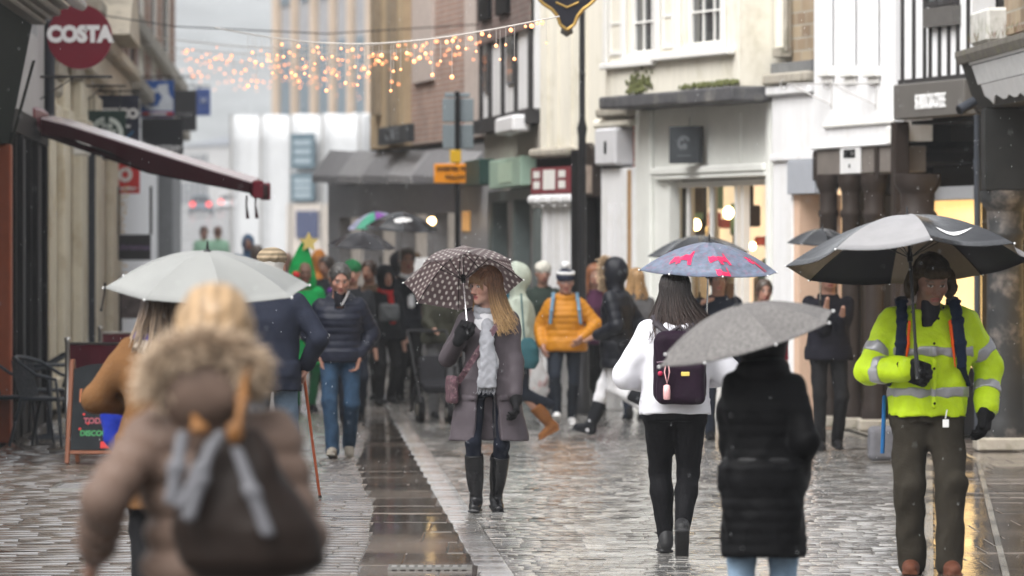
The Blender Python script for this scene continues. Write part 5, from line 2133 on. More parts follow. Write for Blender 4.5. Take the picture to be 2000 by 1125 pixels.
# ---- striped upper floors, white shop below
b = Bld('striped_brick_building', 'tall cream building with vertical red brick strips and a white shopfront below', 'building', 239, 90, 346, 128)
U, Zb = b.U, b.Z
L_ = b.L
b.part('shop_wall', MB().box((0, 0, 0), (L_, .3, 3.9)), M_WHITE)
b.part('dark_column', MB().rbox((U(308), -.3, 0), (U(326), -.003, 3.8), .02), mat('grey_column', (.16, .165, .17), .5))
b.part('upper_wall', MB().box((0, .05, 3.91), (L_, .4, 12)), M_CREAM)
st = MB()
for p in (246, 262, 288, 312, 336):
    st.box((U(p) - .55, -.06, 3.95), (U(p) + .55, .047, 12))
b.each('brick_strip', st, M_REDB2)
b.each('sill_band', MB().rbox((0, -.25, 4.9), (L_, -.062, 5.2), .03).rbox((0, -.3, 3.92), (L_, -.062, 4.15), .03), M_STONE2)
b.each('window_strip', MB().box((U(272) - .3, -.02, 5.3), (U(272) + .5, .046, 11)).box((U(300) - .4, -.02, 5.3), (U(300) + .7, .046, 11)).box((U(325) - .4, -.02, 5.3), (U(325) + .7, .046, 11)), M_GLASSG)
body_behind(b, 0, L_, 0, 12, M_DARK, .7, 6)
o = thing('lantern', 'black lantern on a wall arm high on the left brick wall', 'lantern', tuple(P(258, 62, 88)))
MB().lathe([(.03, -.2), (.09, -.08), (.11, .1), (.05, .16), (.015, .22)], n=10).build('lamp_case', M_IRON, o)
MB().tube([(0, 0, -.2), (0, 0, -.45), (-.12, 0, -.55), (-.32, 0, -.5)], .02, 6).build('arm', M_IRON, o)

# ---------------------------------------------------------------- hanging signs
M_CREST = mat('maroon_sign', (.165, .008, .022), .35, .06, 4)


def d_cafe(mb, w, h, y):
    text_into(mb, 'COSTA', w * .66, 0, y - .006, h * .06, bold=.016, sx=.93)
    return M_WHITEL


hung_sign('round_sign', 'round maroon sign with white lettering high above the red awning', 93, 9, 219, 135, 62.4, M_CREST, d_cafe, arm=150, th=.09, round_=True)


def d_shop(mb, w, h, y):
    text_into(mb, 'TESCO', w * .62, 0, y - .006, h * .42, bold=.012, sx=1.0)
    text_into(mb, 'express', w * .24, w * .2, y - .006, h * .05, bold=.003, sx=1.0)
    mb.ring((0, .15 * h), w * .78, w * .84, y - .006, y - .001, 262, 330, 20, 1)
    return [M_WHITEL, mat('bright_blue_line', (.03, .20, .42), .4)]


M_NAVY = mat('navy_sign', (.018, .022, .045), .4, .08)
hung_sign('shop_sign', 'navy sign with white capital letters and a curved blue line, behind the green ring sign', 191, 186, 272, 312, 79, M_NAVY, d_shop, arm=178)


def d_ring(mb, w, h, y):
    a = .0
    for r0, r1, s0, s1 in ((.74, .86, 100, 262), (.60, .69, 100, 262)):
        mb.ring((0, 0), w * r0, w * r1, y - .006, y - .001, s0, s1, 30)
    for r0, r1, s0, s1 in ((.62, .86, -82, 80),):
        mb.ring((0, 0), w * r0, w * r1, y - .006, y - .001, s0, s1, 30)
    text_into(mb, 'THE', w * .33, 0, y - .006, h * .30, bold=.004)
    text_into(mb, 'BODY', w * .36, 0, y - .006, h * .02, bold=.006)
    text_into(mb, 'SHOP', w * .36, 0, y - .006, -h * .28, bold=.006)
    return mat('pale_green_lettering', (.55, .60, .57), .4)


hung_sign('ring_sign', 'dark green square sign with a pale broken ring around three words', 172, 216, 246, 304, 74.5, mat('dark_green_board', (.012, .035, .028), .4, .08), d_ring, arm=168)


def d_horse(mb, w, h, y):
    mb.ring((-w * .30, -h * .02), w * .42, w * .66, y - .006, y - .001, 60, 300, 30)
    mb.prism([(-.1 * w, .45 * h), (.05 * w, .75 * h), (.62 * w, .82 * h), (.68 * w, .3 * h), (.95 * w, -.05 * h), (.95 * w, -.62 * h), (-.1 * w, -.62 * h), (.1 * w, -.2 * h), (.3 * w, .1 * h), (.1 * w, .35 * h)], y - .008, y - .001)
    mb.prism([(-.9 * w, -.70 * h), (.95 * w, -.70 * h), (.95 * w, -.95 * h), (-.9 * w, -.95 * h)], y - .006, y - .001, 1)
    mb.prism([(-.5 * w, -.74 * h), (.55 * w, -.74 * h), (.55 * w, -.91 * h), (-.5 * w, -.91 * h)], y - .010, y - .0065)
    return [mat('pale_blue_white', (.66, .70, .76), .4), mat('sign_red', (.55, .06, .06), .4)]


hung_sign('blue_sign', 'bright blue sign with a swirling white shape and a red foot strip', 275, 157, 340, 230, 98, mat('royal_blue_board', (.03, .10, .34), .4, .08), d_horse, arm=150)


def d_name(txt, sz, zz, m=None, sx=1.0):
    def f(mb, w, h, y):
        text_into(mb, txt, w * sz, 0, y - .006, h * zz, bold=.006, sx=sx)
        return m or M_WHITEL
    return f


hung_sign('black_sign', 'plain black rectangular sign with one white word along its lower edge', 276, 231, 358, 302, 95, mat('black_board', (.016, .018, .022), .4, .1), d_name('McLATCHY', .36, -.68), arm=226)
hung_sign('grey_sign', 'dark grey sign with faint small lettering partly behind the blue sign', 338, 176, 384, 256, 118, mat('graphite_board', (.04, .04, .045), .45, .1), d_name('GALLERY', .34, -.2, mat('faint_letter', (.2, .2, .21), .5)), arm=150)
hung_sign('small_blue_sign', 'small faded blue sign farthest along the left row', 384, 173, 411, 226, 130, mat('faded_blue_board', (.08, .13, .36), .45, .1), d_name('M', 1.1, .1, mat('pale_bluish', (.5, .55, .68), .5)), arm=168)


def d_quote(mb, w, h, y):
    mb.ring((-.25 * w, .22 * h), w * .30, w * .62, y - .006, y - .001, 0, 360, 30)
    mb.ring((.0 * w, .55 * h), w * .1, w * .22, y - .006, y - .001, 20, 200, 12)
    text_into(mb, 'vodafone', w * .42, 0, y - .006, -h * .66, bold=.004)
    return M_WHITEL


hung_sign('red_sign', 'bright red sign with a white circular mark below the black sign', 228, 318, 273, 378, 88, mat('bright_red_board', (.55, .03, .03), .4, .06), d_quote, arm=312)

# posters on the left shops
p = thing('dark_poster', 'dark purple-lettered poster hanging beside the cream pilaster', 'poster', tuple(P(263, 483, 84)))
MB().rbox((-.24, -.02, -.19), (.24, .02, .19), .005).build('board', mat('black_poster', (.03, .03, .035), .4, .2), p)
tm = MB()
text_into(tm, 'christmas', .12, 0, -.026, .0, bold=.002)
tm.build('lettering', mat('purple_letter', (.16, .12, .22), .5), p)
MB().box((-.26, -.01, .19), (-.22, .01, .9)).box((.22, -.01, .19), (.26, .01, .9)).build_each('hanger', M_IRON, p)
p = thing('photo_poster', 'tall photographic poster board standing at the foot of the left shops', 'poster', (X(274, 80), 80, gz(80)))
zt, zb_ = Z(545, 80) - gz(80), Z(622, 80) - gz(80)
MB().rbox((-.27, -.03, zb_), (.27, .0, zt), .006).build('picture', mat('dark_photo_print', (.10, .08, .08), .4, .9, 4), p)
MB().box((-.30, 0, 0), (-.26, .04, zt + .03)).box((.26, 0, 0), (.30, .04, zt + .03)).build('frame', M_IRON, p)
w_ = thing('gold_garland', 'gold leafy garland hanging at the corner of the white shop', 'garland', tuple(P(236, 405, 86)))
gm_ = MB()
rr = random.Random(4)
for i in range(140):
    z = rr.uniform(-1.25, .35)
    a = rr.uniform(0, 6.28)
    r_ = .05 + .03 * math.sin(z * 5)
    c = Vector((r_ * math.cos(a), r_ * math.sin(a), z))
    v = Vector((math.cos(a), math.sin(a), rr.uniform(-.6, .6))) * .06
    t_ = Vector((-math.sin(a), math.cos(a), .3)) * .025
    gm_.add([c, c + v * .5 + t_, c + v, c + v * .5 - t_], [(0, 1, 2, 3)])
gm_.build('leaves', mat('gold_leaf', (.62, .42, .12), .35, .3, 20, metal=.5), w_)

# ---------------------------------------------------------------- awning of the cafe
a0 = P(76, 238, 61.6)
aw = thing('awning', 'half folded maroon awning with pale sheen on its wet top reaching over the pavement', 'awning', tuple(a0))
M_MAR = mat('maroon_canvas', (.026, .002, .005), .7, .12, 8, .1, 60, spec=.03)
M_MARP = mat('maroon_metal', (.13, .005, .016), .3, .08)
M_SHEENTOP = mat('sheen_pale_canvas', (.55, .47, .49), .18, .12, 5)  # pale colour paints the bright sheen of the wet maroon cloth
dep = 1.5


def ap(px, py, dd=0):
    return P(px, py, 61.6 + dd) - a0


top = [ap(92, 228), ap(140, 240), ap(220, 265), ap(320, 297), ap(420, 328), ap(500, 352)]
vs, fs = [], []
mb = MB()
n_ = len(top)
for dd in (-.8, .8):
    for p_ in top:
        vs.append((p_.x, dd, p_.z + (.035 if dd > 0 else -.03)))
    for p_ in top:
        vs.append((p_.x, dd, p_.z + (.035 if dd > 0 else -.03) - .015))
q = 2 * n_
for i in range(n_ - 1):
    fs += [(i, i + 1, q + i + 1, q + i), (n_ + i, q + n_ + i, q + n_ + i + 1, n_ + i + 1), (i, n_ + i, n_ + i + 1, i + 1), (q + i, q + i + 1, q + n_ + i + 1, q + n_ + i)]
mb.add(vs, fs, 0)
mb.build('canvas', M_SHEENTOP, aw)
vl = MB()
for dd in (-.805, .79):
    low = [ap(92, 266), ap(150, 274), ap(225, 300), ap(300, 338), ap(400, 358), ap(500, 378)]
    vs = [(p_.x, dd, p_.z - .016 + (.035 if dd > 0 else -.03)) for p_ in top] + [(p_.x, dd, p_.z) for p_ in low]
    vs += [(x, y + .012, z) for x, y, z in vs]
    m_ = 2 * n_
    for i in range(n_ - 1):
        pass
    fs = []
    for i in range(n_ - 1):
        fs += [(i, n_ + i, n_ + i + 1, i + 1), (m_ + i, m_ + i + 1, m_ + n_ + i + 1, m_ + n_ + i), (n_ + i, m_ + n_ + i, m_ + n_ + i + 1, n_ + i + 1)]
    vl.add(vs, fs)
k = len(vl.v) // 2
for q in (0, 1):
    m_ = MB()
    m_.v = vl.v[q * k:(q + 1) * k]
    h_ = len(vl.f) // 2
    m_.f = [[i - q * k for i in f_] for f_ in vl.f[q * h_:(q + 1) * h_]]
    m_.mi, m_.sm = [0] * h_, [False] * h_
    m_.build('side_flap', M_MAR, aw)
bx = MB()
c = ap(58, 235)
bx.rbox((c.x - .14, -.95, -.13), (ap(82, 238).x, .95, .16), .05)
bx.build('cassette', M_MARP, aw)
f = ap(508, 371)
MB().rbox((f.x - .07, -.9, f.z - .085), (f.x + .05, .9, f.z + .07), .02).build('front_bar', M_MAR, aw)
for dd in (-.93, .905):
    MB().rbox((f.x - .04, dd, f.z - .10), (f.x + .075, dd + .029, f.z + .09), .03).build('end_cap', M_MARP, aw)
for (pa, pb) in (((92, 262), (300, 335)), ((300, 335), (500, 374))):
    p0, p1 = ap(*pa), ap(*pb)
    MB().tube([(p0.x, -.70, p0.z), (p1.x, -.70, p1.z)], .035, 8).build('arm', M_MAR, aw)
for px, dd in ((487, -.6), (507, -.9)):
    p0, p1 = ap(px, 383), ap(px, 428)
    MB().tube([(p0.x, dd, p0.z), (p0.x - .005, dd, p0.z - .1), (p0.x + .01, dd, p1.z)], [.012, .010, .020], 7).build('strap', M_MAR, aw)

# ---------------------------------------------------------------- cafe terrace
M_CHAIR = mat('slate_woven_chair', (.035, .042, .052), .4, .15, 30, .2, 80)


def cafe_chair(x, y, rz, label):
    r = thing('cafe_chair', label, 'chair', (x, y, .003), rz, 'dark chairs on the cafe terrace')
    m_ = M_CHAIR
    MB().rbox((-.22, -.22, .43), (.22, .20, .465), .015).build('seat', m_, r)
    bk = MB()
    for i in range(9):
        q = -.19 + .38 * i / 8
        bk.tube([(q, .21, .47), (q * 1.03, .27 - .02 * abs(q), .66), (q * 1.08, .30 - .06 * abs(q), .82)], .010, 5)
    bk.tube([(-.23, .20, .80), (-.12, .31, .84), (0, .33, .85), (.12, .31, .84), (.23, .20, .80)], .022, 8)
    bk.build('backrest', m_, r)
    for sx in (-1, 1):
        MB().tube([(sx * .23, .20, .80), (sx * .26, .0, .68), (sx * .25, -.2, .64), (sx * .24, -.22, .46)], .016, 6).build('armrest', m_, r)
        MB().tube([(sx * .20, -.2, .45), (sx * .24, -.26, .0)], [.022, .016], 7).build('leg', m_, r)
        MB().tube([(sx * .20, .19, .45), (sx * .24, .30, .0)], [.022, .016], 7).build('leg', m_, r)
    return r


cafe_chair(X(52, 56), 55.3, rad(75), 'dark slatted cafe chair nearest the black shop frames')
cafe_chair(X(105, 55.2), 54.6, rad(68), 'dark slatted cafe chair right behind the steel post')
cafe_chair(X(92, 59), 58.6, rad(-80), 'dark slatted cafe chair at the back of the terrace')
t = thing('cafe_table', 'small round dark cafe table among the chairs by the black frames', 'table', (X(98, 57), 56.9, .003))
MB().lathe([(.34, .72), (.35, .73), (.35, .745), (.33, .75)], n=28).build('tabletop', M_CHAIR, t)
MB().lathe([(.22, 0), (.2, .02), (.03, .05), (.03, .72)], n=16).build('pedestal', M_CHAIR, t)


def barrier(px0, px1, d0, d1, zt, zb_, label, pcol):
    r = thing('cafe_barrier', label, 'barrier', (X(px0, d0), d0, .003), 0, 'canvas barriers round the cafe terrace')
    p1 = Vector((X(px1, d1) - X(px0, d0), d1 - d0, 0))
    for p in (Vector((0, 0, 0)), p1):
        m_ = MB().lathe([(.17, .0), (.17, .012), (.05, .03), (.024, .04), (.024, 1.02), (.03, 1.03), (.03, 1.06), (.01, 1.07)], tuple(p), 20)
        m_.build('post', M_STEEL, r)
    v = p1.normalized()
    n_ = Vector((-v.y, v.x, 0)) * .004
    vs, fs = [], []
    k = 12
    for i in range(k + 1):
        q = v * .03 + (p1 - v * .06) * (i / k)
        wv = Vector((-v.y, v.x, 0)) * .02 * math.sin(i * 1.1)
        for z in (zb_, zt):
            for s_ in (-1, 1):
                vs.append(tuple(q + wv * (1 if z == zb_ else .2) + n_ * s_ + Vector((0, 0, z))))
    for i in range(k):
        o = i * 4
        fs += [(o, o + 4, o + 6, o + 2), (o + 1, o + 3, o + 7, o + 5), (o + 2, o + 6, o + 7, o + 3), (o, o + 1, o + 5, o + 4)]
    MB().add(vs, fs).build('canvas', pcol, r)
    MB().tube([(0, 0, zt + .01), tuple(p1 + Vector((0, 0, zt + .01)))], .012, 6).build('top_rail', M_STEEL, r)


M_BAN = mat('maroon_banner', (.10, .008, .020), .6, .12, 6)
barrier(132, 262, 52.6, 52.2, 1.0, .12, 'maroon canvas barrier on steel posts behind the sandwich board', M_BAN)
barrier(196, 300, 62, 62.5, .98, .2, 'darker maroon canvas barrier farther along the pavement', M_BAN)

s_ = thing('sandwich_board', 'wooden framed chalkboard with chalk writing standing on the wet paving', 'sandwich board', (X(197, 50), 49.7, .006), rad(-8))
wd = mat('varnished_wood', (.15, .05, .022), .4, .2, 8, .2, 40, stretch=(1, 1, .2))
for k, sg in enumerate((-1, 1)):
    T = Matrix.Translation((0, sg * .22, 0)) @ Matrix.Rotation(rad(sg * 13), 4, 'X')
    MB(T).rbox((-.21, -.008, .12), (.21, .008, .84), .004).prism([(-.21 + .42 * i / 12, .84 + .05 * math.sin(math.pi * i / 12)) for i in range(13)] + [(.21, .83), (-.21, .83)], -.008, .008).build('board', mat('chalkboard', (.014, .016, .018), .7, .3, spec=.04), s_)
    fr = MB(T)
    fr.rbox((-.25, -.02, 0), (-.211, .02, .93), .006).rbox((.211, -.02, 0), (.25, .02, .93), .006)
    fr.rbox((-.21, -.018, .085), (.21, .018, .118), .006)
    fr.build('frame', wd, s_)
T = Matrix.Translation((0, -.22, 0)) @ Matrix.Rotation(rad(-13), 4, 'X')
tm = MB(T)
text_into(tm, 'Hot', .17, -.02, -.012, .60, bold=.002, depth=.001)
text_into(tm, 'new', .06, .0, -.012, .48, 1, bold=.001, depth=.001)
text_into(tm, 'TODAY', .07, .02, -.012, .38, 2, bold=.002, depth=.001)
text_into(tm, 'DISCOUNT', .066, .04, -.012, .27, 3, bold=.002, depth=.001)
for (x_, z_) in ((-.1, .44), (-.13, .31), (.08, .46), (-.06, .36)):
    tm.ring((x_, z_), 0, .012, -.0125, -.010, 0, 360, 8, 4)
tm.prism([(.06, .14), (.15, .14), (.15, .2), (.06, .2)], -.0125, -.009, 4)
tm.build('chalk_writing', [mat('orange_chalk', (.32, .11, .05), .8), mat('white_chalk', (.25, .23, .25), .8), mat('pink_chalk', (.26, .07, .09), .8), mat('green_chalk', (.05, .22, .08), .8), mat('red_chalk', (.40, .03, .03), .8)], s_)

# ---------------------------------------------------------------- street furniture
t = thing('sign_post', 'tall pole carrying two grey sign backs and an orange diversion plate', 'sign post', (X(893, 76), 76, gz(76)))
zb_ = gz(76)
MB().tube([(0, 0, 0), (0, 0, Z(178, 76) - zb_)], .035, 10).build('pole', M_IRON, t)


def plate(nm, p0, y0, p1, y1, m, yy=-.05, th=.02, ch=None):
    d = 76
    o = MB().rbox((X(p0, d) - X(893, d), yy, Z(y1, d) - zb_), (X(p1, d) - X(893, d), yy + th, Z(y0, d) - zb_), .01).build(nm, m, t)
    return o


M_SB = mat('grey_sign_back', (.22, .26, .28), .45, .08)
plate('sign_back', 864, 192, 925, 238, M_SB, .045)
plate('sign_back', 864, 243, 925, 290, M_SB, .045)
plate('top_plate', 868, 181, 918, 190, M_SB, .045)
plate('yellow_plate', 879, 293, 901, 318, mat('sign_yellow', (.70, .42, .02), .45, .1))
o = plate('orange_plate', 848, 320, 948, 358, mat('sign_orange', (.85, .30, .01), .4, .05))
dx = X(893, 76)
tm = MB()
zz = Z(339, 76) - zb_
xx = X(898, 76) - dx
text_into(tm, 'DIVERTED TRAFFIC', .075, xx - .03, -.056, zz + .06, bold=.002, sx=.85)
text_into(tm, 'FOLLOW', .075, xx - .06, -.056, zz - .05, bold=.002, sx=.85)
tm.box((xx + .1, -.055, zz - .06), (xx + .22, -.051, zz - .04)).prism([(xx + .2, zz - .09), (xx + .29, zz - .05), (xx + .2, zz - .01)], -.055, -.051)
tm.build('lettering', M_BLACK, o)

t = thing('lamp_post', 'slender black lamp post in front of the cream house', 'lamp post', (X(1137, 65.8), 65.8, gz(65.8)))
MB().lathe([(.11, 0), (.11, .25), (.08, .3), (.07, 1.0), (.05, 1.1), (.045, 3.2), (.06, 3.3), (.035, 3.4), (.032, 6.2)], n=14).build('pole', M_IRON, t)
MB().tube([(0, 0, Z(150, 65.8)), (-.02, -.1, Z(140, 65.8)), (.03, -.2, Z(150, 65.8))], .012, 6).build('hook', M_IRON, t)
MB().lathe([(.06, 6.2), (.16, 6.3), (.18, 6.7), (.08, 6.85), (.02, 6.95)], n=8).build('lantern', M_IRON, t)

t = thing('hanging_clock', 'black and gold foot of an ornate clock hanging over the street at the top', 'clock', tuple(P(1107, 0, 52)))
s52 = F / 52


def cp(px, py):
    return (px - 1107) / s52, (0 - py) / s52


out = [(1048, -60), (1052, 0), (1062, 10), (1078, 20), (1088, 32), (1094, 50), (1107, 60), (1121, 50), (1128, 32), (1138, 20), (1152, 10), (1166, -4), (1170, -60)]
MB().prism([cp(*p_) for p_ in out], -.16, .16).build('case', mat('clock_black', (.014, .014, .02), .35, .1), t)
gd = MB()
M_GOLD = mat('gold_leaf_trim', (.42, .27, .08), .35, .15, metal=.6)
for i in range(len(out) - 1):
    a_, b_ = cp(*out[i]), cp(*out[i + 1])
    gd.tube([(a_[0], -.17, a_[1]), (b_[0], -.17, b_[1])], .016, 6)
gd.tube([(cp(1085, 6)[0], -.17, cp(1085, 6)[1]), (cp(1107, 16)[0], -.17, cp(1107, 16)[1]), (cp(1130, 6)[0], -.17, cp(1130, 6)[1])], .010, 6)
gd.build('gold_trim', M_GOLD, t)
MB().lathe([(.0, -.34), (.06, -.30), (.05, -.26), (.02, -.24)], n=12).build('finial', M_GREY, t)
MB().tube([(0, 0, .28), (0, 0, 1.0), (-.3, 0, 1.2), (X(-60, 52) - X(1107, 52), 0, 1.25)], .035, 8).build('bracket', M_IRON, t)

# ---------------------------------------------------------------- strings of lights across the street
M_BULB = mat('amber_fairy_bulb', (1, .5, .2), .4, 0, emit=(1.0, .30, .12), estr=1.7)
M_WIRE = mat('pale_light_wire', (.62, .58, .54), .5, .05)
rr = random.Random(14)
me_b = None
specs = [(540, 1062, 55, 42, 66, 46, 'nearest string of amber lights, level with the top of the half-timbered house', 62),
         (420, 930, 78, 62, 84, 72, 'second string of amber lights, sagging in front of the brick building', 60),
         (400, 925, 92, 78, 100, 95, 'third string of amber lights, hanging a little lower across the street', 60),
         (410, 915, 112, 92, 118, 125, 'fourth string of amber lights, its left end against the misty hill', 56),
         (405, 905, 136, 118, 140, 150, 'farthest and faintest string of amber lights over the scaffold', 50)]
for (pa, pb, da, db_, ya, yb, lb, nb) in specs:
    A_, B_ = P(pa - 120, ya - 12, da), P(pb + 30, yb - 14, db_)
    r = thing('light_string', lb, 'fairy lights', tuple(A_), 0, 'amber light strings over the street')
    pts = []
    for i in range(25):
        k = i / 24
        p_ = A_.lerp(B_, k)
        p_.z -= 1.0 * (.18) * math.sin(math.pi * k)
        pts.append(p_ - A_)
    w = MB().tube(pts, .006, 5)
    bulbs = []
    for i in range(nb):
        k = (i + rr.random()) / nb * .86 + .12
        p_ = A_.lerp(B_, k) - A_
        p_.z -= .18 * math.sin(math.pi * k)
        drop = rr.choice((.05, .12, .2, .3, .42)) * rr.uniform(.7, 1.2) * (.55 if k > .8 else 1)
        w.tube([p_, p_ - Vector((0, 0, drop))], .0022, 3, caps=False)
        bulbs.append(p_ - Vector((0, 0, drop)))
    w.build('wire', M_WIRE, r)
    proto = None
    for p_ in bulbs:
        if me_b is None:
            o = MB().ball((0, 0, 0), .015, 6).build('bulb', M_BULB, r)
            me_b = o.data
        else:
            o = link('bulb', me_b, r)
        o.location = p_
        o.scale = (rr.uniform(.55, 1.25),) * 3
# overhead cables
t = tag(MB().tube([P(200, 30, 70), P(345, 52, 72), P(640, 66, 74), P(1060, 40, 76)], .008, 5).build('overhead_cable', M_IRON), 'thin dark cable stretched over the street above the lights', 'cable')

# ---------------------------------------------------------------- far traffic
def far_car(px, py, d, paint, label, rz=0.0):
    z = Z(py, d)
    r = thing('parked_car', label, 'car', (X(px, d), d, gz(d) + .02), rz, 'cars far up the street')
    bd = MB()
    pr = [(-.88, .25), (.88, .25), (.90, .75), (.80, .92), (.62, 1.42), (.50, 1.48), (-.50, 1.48), (-.62, 1.42), (-.80, .92), (-.90, .75)]
    bd.prism(pr, -.0, 1.2)
    bd.prism([(x * .98, z_ if z_ < .95 else .95) for x, z_ in pr], 1.2, 3.9)
    bd.build('body', paint, r)
    MB().prism([(-.72, .98), (.72, .98), (.58, 1.38), (-.58, 1.38)], -.02, -.003).build('rear_window', M_GLASS, r)
    for sx in (-1, 1):
        MB().rbox((sx * .62 - .14, -.03, .70), (sx * .62 + .14, -.003, .95), .02).build('tail_lamp', mat('tail_lamp_red', (.6, .02, .02), .3, emit=(1, .05, .04), estr=1.6), r)
        MB().tube([(sx * .72, .6, .3), (sx * .9, .6, .3)], .3, 14).build('wheel', M_BLACK, r)
    MB().rbox((-.85, -.08, .28), (.85, -.003, .5), .03).build('bumper', mat('dark_bumper', (.05, .05, .055), .5), r)
    return r


far_car(392, 418, 430, mat('grey_blue_car_paint', (.16, .20, .24), .3), 'grey car with red tail lamps far up the misty street')
far_car(446, 398, 475, mat('white_car_paint', (.7, .7, .72), .3), 'pale car farther up the misty street, right of the grey one')
# ================================================================ the people one can tell apart
def cloth(name, col=(.01, .01, .011), rough=.75, var=.16, bump=.4, bscale=70, **k):
    k.setdefault('spec', .05)
    return mat(name, col, rough, var, 14, bump, bscale, **k)


SKIN = mat('skin', (.5, .3, .22), .5, .05, 30, .05, 200, attr=True, spec=.35)
HAIR = mat('hair_strands', (.2, .1, .05), .42, .18, 60, attr=True, spec=.4)
FURM = mat('fur_strands', (.4, .3, .2), .7, .15, 40, attr=True, spec=.2)
BLACKG = cloth('black_glove_knit', (.012, .012, .013), .8)


def person(label, px, d, rz=0, group=None, z=None):
    return thing('person', label, 'person', (X(px, d), d, (gz(d) if z is None else z) + .004), rad(rz), group)


def brim_cut(S, s, z=.028):
    """a hat ends above the eyes and lower at the nape"""
    S.half(s.head + s.Rh @ A(0, 0, z), s.Rh @ A(0, .28, -1))


def glove(s, q, spec, m, root, r=1.28):
    S = SDF()
    w, d, n, sg = hand_of(s, q, spec)
    hand_prims(S, w, d, n, sg, spec.get('curl', (30, 35, 25)), s.hs * 1.04, r=r, thumb=spec.get('thumb', (.55, .6, .35)), tcurl=spec.get('tcurl', 25), k=.008)
    S.cap(w - d * .05, w + d * .01, .036, .037, k=.02)
    return put('glove', S.mesh('glove', .006, (.0012, 120, 2)), m, root)


def ring_collar(S, s, r=.078, h=.05, th=.018, tilt=12, sc=(1.05, 1), up=.0, back=0):
    R = s.R @ rotx(rad(tilt))
    S.torus(s.neck + s.R @ A(0, back, up), R, r, th, sc=sc, k=.02)


